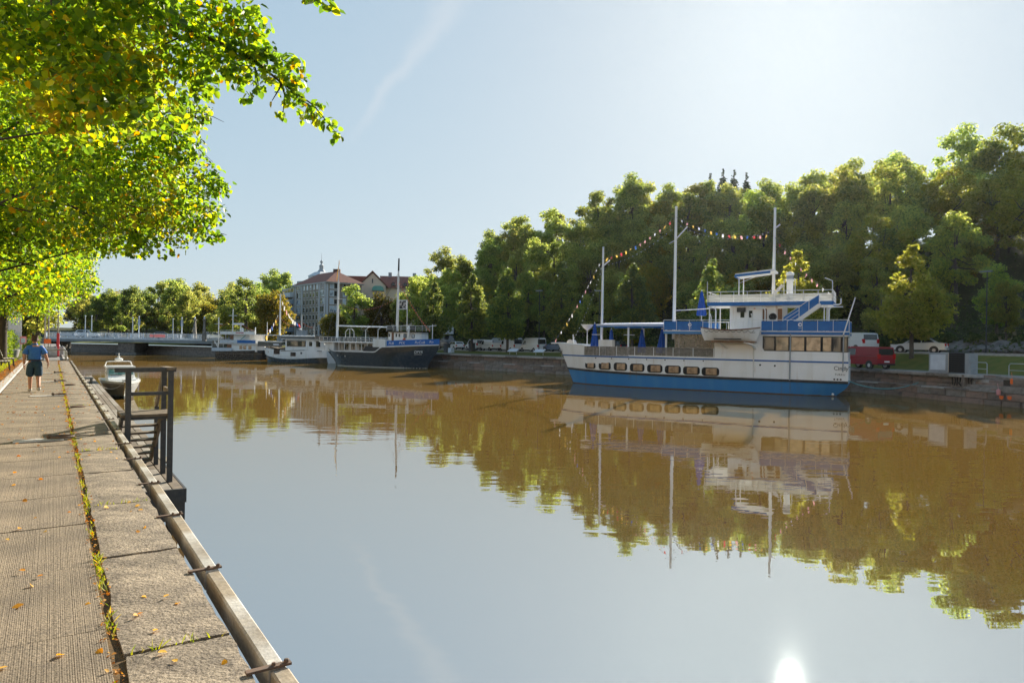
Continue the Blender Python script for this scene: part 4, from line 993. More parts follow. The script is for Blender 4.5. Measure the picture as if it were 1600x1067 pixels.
MB().lathe([(.2, -.05), (.26, 0), (.2, .05), (.14, 0), (.2, -.05)], 14).build('lifebuoy', 'orange', tw, loc=(12.85, -1.58, 3.75), rot=(math.pi / 2, 0, 0))
rail_line('roof_rail', [(10.05, -1.7, 4.92), (14.75, -1.7, 4.92), (15.3, -.9, 4.92), (15.3, .9, 4.92), (14.75, 1.7, 4.92)], .72, 'white_paint', tw, .03, 1.1, 2)
for x0, x1 in ((10.1, 10.9), (11, 11.6), (13.4, 14.7)): MB().box(x0, x1, -1.67, -1.65, 4.96, 5.6).build('roof_screen', 'dark_frame', tw)
MB().lathe([(.16, 0), (.16, .9), (.26, .95), (.1, 1.5)], 10, (13.7, -1.75, 4.2)).build('deck_lamp', 'white_paint', tw)
# banner on the forward bulwark
bn = lambda u: t_sheer(u) + .14
def t_u(x, z): return (x - t_xb(z)) / (t_xs(z) - t_xb(z))
rows, rows2 = [], []
for i in range(25):
    u = t_u(10.8, 3) + (1 - t_u(10.8, 3)) * i / 24
    rows.append([(t_xb(3) + u * (t_xs(3) - t_xb(3)) + (.06 if i == 24 else 0), -t_hb(u, 3.) - .07, bn(u) + h) for h in (0, .35, .70)])
    rows2.append([(t_xb(3) + u * (t_xs(3) - t_xb(3)) + (.06 if i == 24 else 0), t_hb(u, 3.) + .07, bn(u) + h) for h in (.70, .35, 0)])
MB().grid(rows).grid(rows2).build('bow_banner', 'flag_blue', tw, smooth=50)
bnm = mat('banner_blue', (.02, .15, .52), (.015, .12, .44), 3, .7); M['banner_blue'] = bnm
for o_ in tw.children:
    if o_.name.startswith('bow_banner'): o_.data.materials[0] = bnm
for body, x in (('PUB', 11.15), ('PYX', 12.75), ('RuCoB', 14.85), ('Riv', 16.45)):
    u = t_u(x, 3); u2 = t_u(x + .8, 3); ang = math.atan2(-t_hb(min(u2, 1), 3) + t_hb(u, 3), .8)
    text('banner_lettering', body, .46, 'white_text', tw, (x, -t_hb(u, 3) - .12, bn(u) + .2), (math.pi / 2, 0, ang), shear=.2)
nz_ = 2.25; nx_ = 14.75; nu_ = t_u(nx_, nz_); nang = math.atan2(t_hb(nu_, nz_) - t_hb(t_u(nx_ + .9, nz_), nz_), .9)
text('name_lettering', 'DPYR', .46, 'white_text', tw, (nx_, -t_hb(nu_, nz_) - .14, 2.05), (math.pi / 2 + .12, 0, nang), shear=.25)
MB().box(0, 1.0, -.01, .01, 0, .07).build('name_underline', 'boat_grey', tw, loc=(nx_, -t_hb(nu_, nz_) - .1, 1.85), rot=(0, 0, nang))
for x, z in ((2.1, 1.45), (3.6, 1.4), (4.9, 1.35), (6.4, 1.3), (6.75, 1.3)): MB().lathe([(.1, 0), (.1, .04)], 10).build('porthole', 'boat_grey' if x < 4 else 'dark', tw, loc=(x, -t_hb(t_u(x, 1.4), 1.4) - .0, z), rot=(math.pi / 2, 0, 0))
# masts, boom, arches, pennant board
for x, z0, z1 in ((-.1, 2.0, 12.0), (10.5, 4.9, 13.2)):
    mm = MB().tube([(x, 0, z0), (x + .12, 0, z1)], [.2, .12], 10).build('mast', 'white_paint', tw, smooth=50)
    MB().tube([(x + .12, 0, z1), (x + .15, 0, 14.9)], [.06, .04] if x < 5 else [.12, .1], 6).build('topmast', 'white_paint' if x < 5 else 'dark', mm)
MB().beam((-.7, 0, 9.5), (.8, 0, 9.5), .06).build('spreader', 'white_paint', tw)
MB().tube([(0, 0, 5.65), (9.0, 0, 5.5), (10.4, 0, 5.5)], .1, 8).build('boom', 'white_paint', tw)
MB().prism([(.08, 16.3), (.16, 16.35), (.1, 17.1), (-.35, 14.2), (-.28, 14.0), (-.1, 15.2)], -.01, .01).build('pennant', 'flag_yellow', tw, loc=(0, 0, -1.9))
for x in (3.6, 4.6): MB().tube([(x - .75, -1.6, 3.4), (x - .75, -1.6, 4.8), (x - .3, -1.6, 5.2), (x + .3, -1.6, 5.2), (x + .75, -1.6, 4.8), (x + .75, -1.6, 3.4)] if x < 4 else [(x - 1, -1.6, 5.2), (x - 1, -1.6, 3.4)], .04, 6).build('arch_frame', 'white_paint', tw)
for x in (6.4, 8.5): MB().tube([(x, -1.6, 3.4), (x, -1.6, 5.1), (x + .6, -1.6, 5.5)], .045, 6).build('awning_post', 'white_paint', tw)
pb = MB().box(10.85, 12.1, -.12, -.06, 7.9, 9.2).build('pennant_board', 'banner_white', tw)
MB().box(10.95, 12.0, -.14, -.05, 8.0, 9.1).build('board_picture', mat('board_picture', (.45, .42, .4), (.03, .03, .03), 3.5, .7, mix=(.45, .52)), pb)
MB().tube([(12.15, 0, 4.95), (12.15, 0, 9.2)], .06, 6).build('board_post', 'white_paint', tw)
for p, q in (((.1, 0, 9.4), (3.2, 0, 5.7)), ((10.6, 0, 12.8), (12.6, 0, 5.7)), ((10.6, 0, 12.8), (14.8, 0, 5.6)), ((10.5, 0, 12.8), (7.2, -1.5, 5.4)), ((0, 0, 11.5), (-2, 0, 3.2))): MB().tube([p, q], .022, 4).build('stay', 'cable', tw)
tp_ = MB().tube([(16.3, 0, 3.0), (16.3, 0, 5.9)], .06, 6).tube([(15.8, -.2, 5.6), (16.8, .2, 5.75)], .05, 5); tp_.build('bow_lamp_post', 'white_paint', tw)
light_string('light_string', 'string of orange bulbs from the forward mast to the bow of the black trawler', tw, [((10.6, 0, 11.9), (16.1, 0, 4.9), .5)], 'bulb strings on the trawler', .4, .09, 'bulb_red')
light_string('light_string', 'reddish bulb string sagging between the two masts of the black trawler', tw, [((.1, 0, 9.0), (10.4, 0, 9.6), 1.3)], 'bulb strings on the trawler', .4, .05, 'bulb_red')

# ------------------------------------------------------------------ white boat with dark blue canopy
wp = np.array([-40.4, 108.43]) + YA * 2.4
wb = empty('white_boat', (*wp, 0), R63, 'white river boat with dark blue roof canopy and black lower hull', 'boat')
def w_xb(z): return .1 - .25 * z
def w_xs(z): return 13.5 - .1 * z
def w_hb(u, z):
    a = (1 - (1 - min(u / .25, 1)) ** 2.3) ** .75; b = 1 - max(0, (u - .8) / .2) ** 2.5 * .45
    return max(2.4 * a * b * (.88 + .12 * smoothstep((z + .5) / 1.5)), .02)
w_blk = lambda u: .55 + 1.0 * (1 - min(u / .4, 1)) ** 1.7 + .32 * smoothstep((u - .5) / .5)
w_top = lambda u: 2.35 - .45 * smoothstep(u / .4) + .12 * smoothstep((u - .6) / .4)
hull_band('hull_bottom', w_hb, w_xb, w_xs, -.6, w_blk, 'black_hull', wb, nx=36, nz=5, ease=1)
hull_band('hull_side', w_hb, w_xb, w_xs, w_blk, w_top, 'ship_white', wb, nx=36, nz=4, ease=1, off=.012)
stern_plate('transom', w_hb, w_xs, -.6, 2.0, 'ship_white', wb)
hull_plate('deck', w_hb, w_xb, w_xs, lambda u: w_top(u) - .1, 'timber_grey', wb, inset=.03)
MB().flat([(5.7, -2.15), (11.6, -2.15), (12.4, -1.5), (12.4, 1.5), (11.6, 2.15), (5.7, 2.15)], 1.85, 3.55).build('cabin', 'ship_white', wb)
MB().flat([(5.0, -2.35), (11.9, -2.35), (12.8, -1.6), (12.8, 1.6), (11.9, 2.35), (5.0, 2.35)], 3.55, 4.1).build('roof_canopy', 'car_dark', wb)
scal = MB()
for i in range(26): x = 5.05 + i * .27; scal.lathe([(.13, 0), (.1, .14), (.02, .2)], 6, (x, -2.36, 4.02))
tag(scal.build('scalloped_edge', 'white_paint', wb), kind='stuff')
MB().box(5.0, 12.6, -2.38, -2.33, 3.56, 3.64).build('canopy_piping', 'white_paint', wb)
cf = MB().box(6.05, 9.9, -2.19, -2.1, 2.48, 3.38).build('cabin_window', 'dark_frame', wb)
for i in range(5): MB().box(6.12 + i * .76, 6.8 + i * .76, -2.21, -2.12, 2.55, 3.32).build('pane', ('dark_pane', 'bronze_reflection_pane', 'tan_reflection_pane', 'dark_pane', 'bronze_reflection_pane')[i], cf)
for x0, x1, z0, z1, y in ((10.6, 11.2, 2.6, 3.25, -2.19), (3.6, 4.8, 1.25, 2.05, -2.46), (7.1, 8.15, 1.0, 1.6, -2.46)):
    f = MB().box(x0, x1, y, y + .1, z0, z1).build('window', 'dark_frame', wb); MB().box(x0 + .08, x1 - .08, y - .02, y + .05, z0 + .08, z1 - .08).build('pane', 'dark_pane', f)
MB().box(11.75, 12.3, -1.98, -1.6, 2.5, 3.35).build('corner_window', 'dark_pane', wb, rot=(0, 0, 0))
MB().lathe([(.16, 0), (.16, .05)], 12).build('porthole', 'dark', wb, loc=(9.3, -2.42, 1.5), rot=(math.pi / 2, 0, 0))
for i in range(4):
    x = .6 + i * .55; MB().prism([(x, 1.75 - .1 * i), (x + .1, 2.45), (x + .55, 2.45), (x + .45, 1.7 - .1 * i)], -w_hb(.06 + .04 * i, 2) - .05, -w_hb(.06 + .04 * i, 2) + .1).build('slanted_window', random.choice(('dark_pane', 'bronze_reflection_pane')), wb)
MB().prism([(-.1, 2.35), (-.1, 3.15), (5.1, 3.1), (5.1, 2.4)], -2.3, -2.24).build('side_awning', 'car_dark', wb); MB().prism([(-.15, 3.14), (-.15, 3.24), (5.2, 3.2), (5.2, 3.09)], -2.34, 2.3).build('awning_roof', 'white_paint', wb)
MB().box(3.3, 4.5, -2.315, -2.3, 2.62, 2.85).build('awning_patch', 'banner_white', wb)
for x, z0, z1, r in ((2.3, 2.2, 10.8, .16), (6.95, 4.1, 7.5, .08), (-.5, 2.2, 6.3, .08), (9.5, 4.1, 5.8, .05)):
    MB().tube([(x, 0, z0), (x, 0, z1)], [r, r * .6], 8).build('mast', 'white_paint', wb)
MB().box(.2, 5.8, -1.6, 1.6, 4.12, 4.22).build('top_awning', 'white_paint', wb)
for x in (.4, 5.6): MB().tube([(x, -1.5, 3.2), (x, -1.5, 4.15)], .05, 6).build('awning_post', 'white_paint', wb)
MB().box(6.3, 7.6, -.5, .5, 4.1, 5.0).build('wheel_box', 'bridge_girder', wb); MB().lathe([(.12, 0), (.3, .1), (.12, .2)], 10, (6.6, 0, 5.1)).build('radar', 'white_paint', wb)
MB().box(2.7, 4.0, -1.0, 1.0, 3.24, 4.1).build('wheel_shelter', 'bridge_girder', wb)
MB().tube([(5.0, -2.42, 1.75), (9.6, -2.42, 1.95), (13.0, -2.0, 1.85)], .045, 5).build('rub_rail', 'dark', wb)
bunting('flag_bunting', 'flags strung from the mast down over the cabin of the white canopied boat', wb, [((2.35, 0, 10.3), (6.9, 0, 5.9), 1.0)], 'flag lines on the white boat', 11, .55, .6)
bunting('flag_bunting', 'flags strung from the mast to the bow of the white canopied boat', wb, [((2.2, 0, 8.0), (-.6, -.5, 3.6), .2)], 'flag lines on the white boat', 12, .5, .6)
light_string('light_string', 'orange bulb string looped along the top of the white canopied boat', wb, [((-.5, 0, 5.0), (2.3, 0, 7.4), .5), ((2.35, 0, 7.2), (6.9, 0, 6.6), 1.1), ((7, 0, 6.4), (9.5, 0, 5.6), .3)], 'bulb strings on the white boat', .3, .06, 'bulb_red')

# ------------------------------------------------------------------ two-deck boat at the left
lp = np.array([-52.14, 117.97]) + YA * 2.4
lf = empty('two_deck_boat', (*lp, 0), R63, 'white two-deck restaurant boat with dark brown hull lying nearest the bridge', 'boat')
def k_xb(z): return .0 - .1 * z
def k_xs(z): return 11.0 + .15 * z
def k_hb(u, z): return max(2.4 * (1 - (1 - min(u / .16, 1)) ** 2.2) ** .7 * (1 - max(0, (u - .84) / .16) ** 2.4 * .5), .02)
hull_band('hull', k_hb, k_xb, k_xs, -.6, lambda u: 1.25 + .4 * u, 'black_hull', lf, nx=30, nz=5, ease=1)
hull_band('rub_rail', k_hb, k_xb, k_xs, .95, 1.03, 'timber', lf, nx=30, nz=1, off=.03, ease=1)
stern_plate('transom', k_hb, k_xs, -.6, 1.65, 'black_hull', lf); hull_plate('deck', k_hb, k_xb, k_xs, lambda u: 1.2 + .4 * u, 'timber_grey', lf)
for i in range(5): MB().box(.3 + i, 1.27 + i, -2.36, -2.3, 1.35, 1.95).build('rail_panel', 'bridge_paint', lf)
MB().box(3.9, 10.7, -2.1, 2.1, 1.4, 2.62).build('lower_cabin', 'ship_white', lf)
MB().box(3.8, 4.9, -2.14, -2.05, 1.45, 2.55).build('door', 'varnish', lf)
for x in (6.8, 7.7, 8.9): MB().box(x, x + .7, -2.13, -2.05, 1.75, 2.4).build('window', random.choice(('tan_reflection_pane', 'bronze_reflection_pane')), lf)
MB().box(1.0, 10.9, -2.4, 2.4, 2.62, 2.74).build('upper_deck', 'white_paint', lf)
for i in range(8): MB().box(2.35 + i * 1.06, 3.38 + i * 1.06, -2.42, -2.36, 2.8, 3.28).build('rail_cloth', 'canvas_blue' if i > 3 else 'bridge_paint', lf)
rail_line('upper_rail', [(1.0, -2.38, 2.74), (10.9, -2.38, 2.74)], .62, 'white_paint', lf, .03, 1.0, 1)
MB().box(4.9, 8.6, -1.7, 1.7, 2.74, 4.2).build('upper_cabin', 'ship_white', lf)
MB().box(3.9, 4.9, -1.6, 1.6, 2.74, 4.2).build('cabin_door_wall', 'varnish', lf)
MB().prism([(6.2, 2.76), (6.35, 2.76), (8.3, 4.1), (8.15, 4.1)], -2.2, -2.1).build('stair', 'copper', lf)
MB().box(2.4, 10.5, -2.35, 2.35, 4.2, 4.30).build('roof', 'white_paint', lf); MB().box(2.38, 10.5, -2.38, -2.34, 4.22, 4.74).build('roof_fascia', 'ship_white', lf)
for i in range(9): MB().box(6.2 + i * .21, 6.34 + i * .21, -2.4, -2.37, 4.42 + .03 * (i % 2), 4.6).build('fascia_lettering', 'red_text', lf)
for x in (2.5, 3.7, 9.3, 10.4): MB().tube([(x, -2.3, 2.7), (x, -2.3, 4.25)], .045, 6).build('post', 'white_paint', lf)
for x in (.2, 1.6, 3.0): MB().tube([(x, -2.2, 1.4), (x, -2.2, 2.7)], .04, 6).build('post', 'white_paint', lf)
for x, z0, z1 in ((-.5, 1.3, 7.2), (3.05, 4.3, 8.65), (8.5, 1.6, 5.5), (5.0, 4.3, 6.3)):
    mm = MB().tube([(x, -.3, z0), (x, -.3, z1)], .085, 8).build('mast', 'white_paint', lf)
    if z1 > 7: MB().tube([(x - 1, -.3, z1 - 1.15), (x + 1, -.3, z1 - 1.15)], .045, 6).build('crosstree', 'white_paint', mm)
MB().box(3.1, 4.9, -.5, .5, 5.9, 6.2).build('bridge_wing', 'white_paint', lf); MB().lathe([(.3, 0), (.35, .3), (.2, .6)], 10, (4.9, 0, 4.8)).build('radar', 'white_paint', lf)
MB().tube([(-.2, -.4, 1.5), (-1.3, -.4, 3.0)], .06, 6).build('bow_spar', 'white_paint', lf)
rail_line('roof_rail', [(2.4, -2.3, 4.3), (10.5, -2.3, 4.3)], .62, 'white_paint', lf, .025, 1.3, 0)
light_string('light_string', 'yellowish bulb string over the roof of the two-deck boat', lf, [((-.4, -.3, 5.9), (3.0, -.3, 7.2), .5), ((3.1, -.3, 7.2), (8.4, -.3, 4.9), .3)], 'bulb strings on the two-deck boat', .3, .05, 'bulb_red')

# ------------------------------------------------------------------ white motor boat at the near dock (bow towards the camera)
mbt = empty('motor_boat', nb(3.6, 51.0, 0), PHI + math.pi / 2 + math.pi, 'white cabin motor boat with radar arch moored bow-on beside the plank dock', 'motor boat')
mbt.scale = (.78, .78, .70)
ML = 7.4
def m_xb(z): return -1.0
def m_xs(z): return 4.6 + 1.3 * smoothstep(z / 1.6)
def m_hb(u, z):
    a = 1 - max(0, (u - .35) / .65) ** 2.1; return max((.95 + .42 * smoothstep(z / 1.5)) * a, .02)
hull_band('hull', m_hb, m_xb, m_xs, -.4, 1.42, 'boat_grey', mbt, nx=26, nz=8, ease=1)
hull_band('gunwale', m_hb, m_xb, m_xs, 1.36, 1.56, 'plastic_white', mbt, nx=26, nz=1, off=.05, ease=1)
hull_band('boot_top', m_hb, m_xb, m_xs, .0, .28, 'car_dark', mbt, nx=26, nz=2, off=.01, ease=1)
hull_plate('deck', m_hb, m_xb, m_xs, 1.54, 'plastic_white', mbt)
stern_plate('transom', m_hb, lambda z: -1.0, -.4, 1.5, 'plastic_white', mbt)
MB().prism([(-.9, 1.5), (-.9, 2.5), (1.4, 2.62), (2.1, 1.95), (3.4, 1.6), (3.4, 1.5)], -.95, .95).build('cabin', 'plastic_white', mbt, smooth=30)
for y0, y1 in ((-.86, -.3), (-.27, .27), (.3, .86)): MB().add([(1.62, y0, 2.45), (1.62, y1, 2.45), (2.13, y1, 1.98), (2.13, y0, 1.98)], [(0, 1, 2, 3)]).build('windscreen', 'green_glass', mbt, loc=(.03, 0, .03))
for y in (-.965, .965): MB().box(-.6, 1.3, y - .005, y + .005, 2.0, 2.4).build('side_window', 'green_glass', mbt)
MB().box(-1.0, 1.75, -1.05, 1.05, 2.58, 2.70).build('hard_top', 'plastic_white', mbt)
MB().tube([(-.6, -1.0, 2.65), (-.55, -.88, 3.05), (-.5, -.7, 3.1), (-.5, .7, 3.1), (-.55, .88, 3.05), (-.6, 1.0, 2.65)], .045, 6).build('radar_arch', 'plastic_white', mbt)
MB().lathe([(.14, 0), (.30, .06), (.32, .2), (.2, .28), (.08, .3), (.1, .42), (.03, .48), (.03, .62), (.07, .66), (.02, .72)], 14, (-.5, 0, 3.12)).build('radar_dome', 'plastic_white', mbt, smooth=40)
MB().tube([(3.0, -.75, 1.56), (3.0, -.75, 1.95), (5.6, 0, 2.05), (3.0, .75, 1.95), (3.0, .75, 1.56)], .022, 5).build('pulpit', 'metal', mbt)
MB().box(4.6, 5.2, -.12, .12, 1.56, 1.72).build('anchor_locker', 'boat_grey', mbt); MB().lathe([(.12, 0), (.16, .25), (.1, .5)], 8, (1.2, 1.2, 1.1)).build('fender', 'dark', mbt)
mr_ = MB().tube(hang(nb(2.3, 46.2, .95), mbt.matrix_basis @ Vector((5.2, .1, 1.65)), .35), .02, 5).build('mooring_rope', 'rope'); tag(mr_, 'pale rope from the plank dock to the bow of the motor boat', 'rope')
# ropes of the large ship
for a_, b_, sg_, m_, lab in (((23.3, -2.4, 1.25), (*on_level(1468, 581, 1.95)[:2], 1.97), .95, 'teal_rope', 'teal rope sagging from the stern of the blue ship to the quay'),
                             ((-1.2, -.2, 3.3), (*on_level(878, 566, 1.9)[:2], 1.9), 1.0, 'rope', 'thin pale rope from the bow of the blue ship to the quay'),
                             ((23.3, -2.2, 2.3), (*on_level(1400, 577, 1.95)[:2], 1.97), .2, 'cable', 'dark taut rope from the stern of the blue ship to the quay')):
    o = MB().tube(hang(ship.matrix_basis @ Vector(a_), Vector([float(v) for v in b_]), sg_), .035, 5).build('mooring_rope', m_); tag(o, lab, 'rope', 'mooring ropes')

# ------------------------------------------------------------------ vehicles (local x forward)
def vehicle(kind, label, paint, loc, rz, scale=1., cat='car', extra=None):
    K = {
     'sedan': dict(L=4.5, W=1.76, H=1.45, belt=.92, body=[(-2.2, .35), (-2.24, .62), (-2.15, .98), (-1.55, 1.02), (1.0, .93), (2.05, .74), (2.22, .55), (2.2, .3)],
                   top=[(-1.75, .98), (-.95, 1.42), (.2, 1.45), (1.15, .93)], wheels=(-1.32, 1.38), wr=.32, sides=[[(-1.35, 1.03), (-.85, 1.36), (-.35, 1.39), (-.35, 1.0)], [(-.28, 1.0), (-.28, 1.39), (.2, 1.39), (.82, .98)]]),
     'hatch': dict(L=4.2, W=1.76, H=1.5, belt=.95, body=[(-2.05, .35), (-2.1, .65), (-2.05, 1.0), (1.0, .95), (1.9, .78), (2.08, .55), (2.05, .3)],
                   top=[(-2.02, 1.0), (-1.6, 1.46), (.1, 1.5), (1.1, .95)], wheels=(-1.28, 1.3), wr=.32, sides=[[(-1.8, 1.05), (-1.5, 1.4), (-.5, 1.43), (-.5, 1.02)], [(-.43, 1.02), (-.43, 1.43), (.1, 1.43), (.8, 1.0)]]),
     'van': dict(L=4.9, W=1.9, H=1.92, belt=1.1, body=[(-2.4, .4), (-2.45, .7), (-2.42, 1.12), (1.35, 1.1), (2.15, .92), (2.4, .62), (2.38, .35)],
                 top=[(-2.42, 1.12), (-2.3, 1.86), (-1.9, 1.92), (.7, 1.92), (1.6, 1.1)], wheels=(-1.5, 1.55), wr=.34, sides=[[(.1, 1.18), (.1, 1.75), (.7, 1.75), (1.25, 1.15)]]),
     'tall_van': dict(L=5.8, W=2.0, H=2.5, belt=1.25, body=[(-2.85, .42), (-2.9, .8), (-2.88, 1.27), (1.8, 1.25), (2.6, 1.05), (2.85, .7), (2.82, .38)],
                 top=[(-2.88, 1.27), (-2.8, 2.42), (-2.5, 2.5), (.9, 2.48), (1.4, 2.3), (2.1, 1.25)], wheels=(-1.8, 1.85), wr=.36, sides=[[(.75, 1.35), (.75, 1.95), (1.3, 1.95), (1.75, 1.32)]]),
     'pickup': dict(L=5.6, W=2.0, H=2.1, belt=1.15, body=[(-2.75, .65), (-2.75, 1.15), (.6, 1.15), (1.7, 1.15), (2.5, 1.0), (2.75, .7), (2.72, .4), (.4, .45)],
                 top=[(.55, 1.15), (.6, 2.0), (.8, 2.1), (1.3, 2.05), (1.95, 1.15)], wheels=(-1.7, 1.85), wr=.36, sides=[[(.75, 1.25), (.75, 1.9), (1.2, 1.88), (1.65, 1.22)]]),
    }[kind]
    nm = {'sedan': 'parked_car', 'hatch': 'parked_car', 'van': 'parked_van', 'tall_van': 'delivery_van', 'pickup': 'flatbed_truck'}[kind]
    e = empty(nm, loc, rz, label, cat, 'vehicles parked on the far bank'); e.scale = (scale,) * 3
    hw = K['W'] / 2; mb = MB(); n = len(K['body'])
    cx, cz = 0, .65
    sl = [(-hw, .95), (-hw + .12, 1.), (hw - .12, 1.), (hw, .95)]
    for y, f in sl: mb.v += [(x * (1 - (1 - f) * .5), y, cz + (z - cz) * f) for x, z in K['body']]
    for i in range(3): mb.f += [(i * n + j, (i + 1) * n + j, (i + 1) * n + (j + 1) % n, i * n + (j + 1) % n) for j in range(n)]
    mb.f += [tuple(range(n)), tuple(range(4 * n - 1, 3 * n - 1, -1))]
    mb.build('body', paint, e, smooth=35)
    tpz = max(z for x, z in K['top']); b0 = K['belt']; tumble = .16 if kind in ('sedan', 'hatch') else .08
    yw = lambda z: (hw - .05) * (1 - tumble * (z - b0) / (tpz - b0))
    n = len(K['top']); mb = MB(); mb.v = [(x, -yw(z), z) for x, z in K['top']] + [(x, yw(z), z) for x, z in K['top']]
    mb.f = [tuple(range(n)), tuple(range(2 * n - 1, n - 1, -1))] + [(j, n + j, n + (j + 1) % n, (j + 1) % n) for j in range(n)]
    mb.build('roof', paint, e)
    for sd in K['sides']:
        for sg in (-1, 1):
            v = [(x, sg * (yw(z) + .008), z) for x, z in sd]; MB().add(v, [tuple(range(len(v)))]).build('side_window', 'dark_pane', e)
    def pane(a, b, nm_, ins=.1):
        (x0, z0), (x1, z1) = a, b; d = Vector((x1 - x0, 0, z1 - z0)); nn = Vector((d.z, 0, -d.x)).normalized() * .012
        if nn.x * (x0 + x1) < 0: nn = -nn
        q0, q1 = Vector((x0, 0, z0)) + d * ins + nn, Vector((x1, 0, z1)) - d * ins + nn
        MB().add([(q0.x, -yw(q0.z) + .1, q0.z), (q0.x, yw(q0.z) - .1, q0.z), (q1.x, yw(q1.z) - .1, q1.z), (q1.x, -yw(q1.z) + .1, q1.z)], [(0, 1, 2, 3)]).build(nm_, 'dark_pane', e)
    T = K['top']; pane(T[-2], T[-1], 'windscreen')
    if kind != 'pickup': pane(T[0], T[1], 'rear_window', .14)
    if kind == 'pickup':
        MB().box(-2.75, .45, -1.02, 1.02, 1.15, 1.2).build('load_bed', 'metal', e)
        for y in (-1.02, 1.02): MB().box(-2.75, .45, y - .02, y + .02, 1.2, 1.55).build('drop_side', paint, e)
        MB().box(-2.78, -2.74, -1.02, 1.02, 1.2, 1.55).build('tail_gate', paint, e)
    for x in K['wheels']:
        for sg in (-1, 1):
            w = MB().lathe([(K['wr'] * .7, -.1), (K['wr'], -.08), (K['wr'], .08), (K['wr'] * .7, .1)], 16).build('wheel', 'tyre', e, smooth=40, loc=(x, sg * (hw - .1), K['wr']), rot=(math.pi / 2, 0, 0))
            MB().lathe([(.05, -.113), (K['wr'] * .66, -.105), (K['wr'] * .66, .105), (.05, .113)], 12).build('rim', 'rim', w)
            MB().lathe([(K['wr'] * 1.14, 0), (K['wr'] * 1.14, .02)], 16).build('wheel_arch', 'dark', e, loc=(x, sg * (hw - .012) + (.01 if sg < 0 else .02) * 1, K['wr'] + .02), rot=(math.pi / 2, 0, 0))
    bx = K['body'][1][0]; fx = max(x for x, z in K['body'])
    for sg in (-1, 1):
        zt = .8 if kind in ('sedan', 'hatch') else 1.0
        MB().box(bx - .02, bx + .14, sg * (hw - .16) - .12, sg * (hw - .16) + .12, zt - .1, zt + (.12 if kind in ('sedan', 'hatch') else .3)).build('tail_light', 'lamp_red', e)
        MB().box(fx - .3, fx - .02, sg * (hw - .24) - .16, sg * (hw - .24) + .16, .66, .8).build('headlight', 'lamp_clear', e)
    MB().box(bx - .03, bx + .05, -.26, .26, .6, .72).build('number_plate', 'white_text', e); MB().box(-K['L'] / 2 - .04, -K['L'] / 2 + .1, -hw + .08, hw - .08, .36, .5).build('rear_bumper', 'dark' if kind != 'sedan' else paint, e)
    MB().box(fx - .1, fx + .04, -hw + .1, hw - .1, .32, .48).build('front_bumper', 'dark' if 'van' in kind else paint, e)
    return e
def bank(px, s):
    """where the sight line of column px crosses the line s metres behind the far quay edge"""
    best = None
    for a in np.arange(A_A - 20, TOT - 60, .5):
        p = fb(a, s); v = np.array([p[0], p[1], ZF]) - CAMP
        x = 800 + FOC * (v @ _r) / (v @ _f)
        if v @ _f > 5 and (best is None or abs(x - px) < best[0]): best = (abs(x - px), a, p)
    return best[1], best[2]
def face(a, rev=False):
    nn_ = qnorm(a); r_ = math.atan2(nn_[1], nn_[0]) - math.pi / 2; return r_ + (math.pi if rev else 0)
def on_bank(px, s, z=None):
    a, p = bank(px, s)
    if z is None: z = ZF if s < 4.1 else (ZF + (road_z(a) - ZF) * smoothstep((s - 4) / 4.6) if s < 8.8 else road_z(a) + .07)
    return a, (float(p[0]), float(p[1]), float(z))
a, p = on_bank(1430, 10.6); vehicle('sedan', 'silver saloon car parked on the road behind the tree at far right', 'car_silver', p, math.radians(140))
a, p = on_bank(1347, 2.2); vehicle('van', 'dark red van parked on the quay just behind the stern of the blue ship', 'car_red', p, math.radians(106), .98, 'van')
a, p = on_bank(1334, 11.0); vehicle('van', 'white minivan on the road above the red van', 'car_white', p, math.radians(102), 1., 'van')
a, p = on_bank(712, 11.5); vehicle('hatch', 'small white hatchback, leftmost car of the row behind the trees', 'car_white', p, face(a, True) - .25, .9)
a, p = on_bank(744, 11.0); vehicle('van', 'white van half hidden by a trunk, next to the white hatchback', 'car_white', p, face(a, True) - .3, .9, 'van')
a, p = on_bank(764, 10.6); vehicle('pickup', 'white flatbed truck parked between the two groups of white vans', 'car_white', p, face(a, True) - .3, .8, 'truck')
a, p = on_bank(798, 11.2); vr = vehicle('tall_van', 'white high-roof van with a red panel on its side', 'car_white', p, face(a, True) - .3, .8, 'van')
MB().box(-2.2, .4, -1.0, -.96, 1.4, 2.2).build('red_panel', 'sign_red', vr)
a, p = on_bank(832, 10.6); vehicle('tall_van', 'plain white high-roof van at the right end of the row', 'car_white', p, face(a, True) - .3, .8, 'van')
a, p = on_bank(868, 11.0); vehicle('sedan', 'dark blue car between the white high-roof van and the ship bow', 'car_blue', p, face(a, True))
a, p = on_bank(780, 14.3); vehicle('tall_van', 'pale grey van parked behind the flatbed truck', 'car_silver', p, face(a, True) - .3, .8, 'van')
a, p = on_bank(953, 11.0); vehicle('hatch', 'dark car seen over the bow rail of the blue and white ship', 'car_dark', p, face(a, True))
a, p = on_bank(690, 12.0); tk = vehicle('pickup', 'black truck with a white crane body by the bow of the black trawler', 'car_dark', p, face(a), 1.1, 'truck')
MB().box(-2.2, -.4, -.8, .8, 1.55, 1.9).build('crane_base', 'white_paint', tk); MB().beam((-1.6, 0, 1.9), (1.2, 0, 2.7), .35).build('crane_boom', 'white_paint', tk); MB().box(.9, 2.0, -.5, .5, 2.3, 3.6).build('lift_basket', 'car_white', tk)

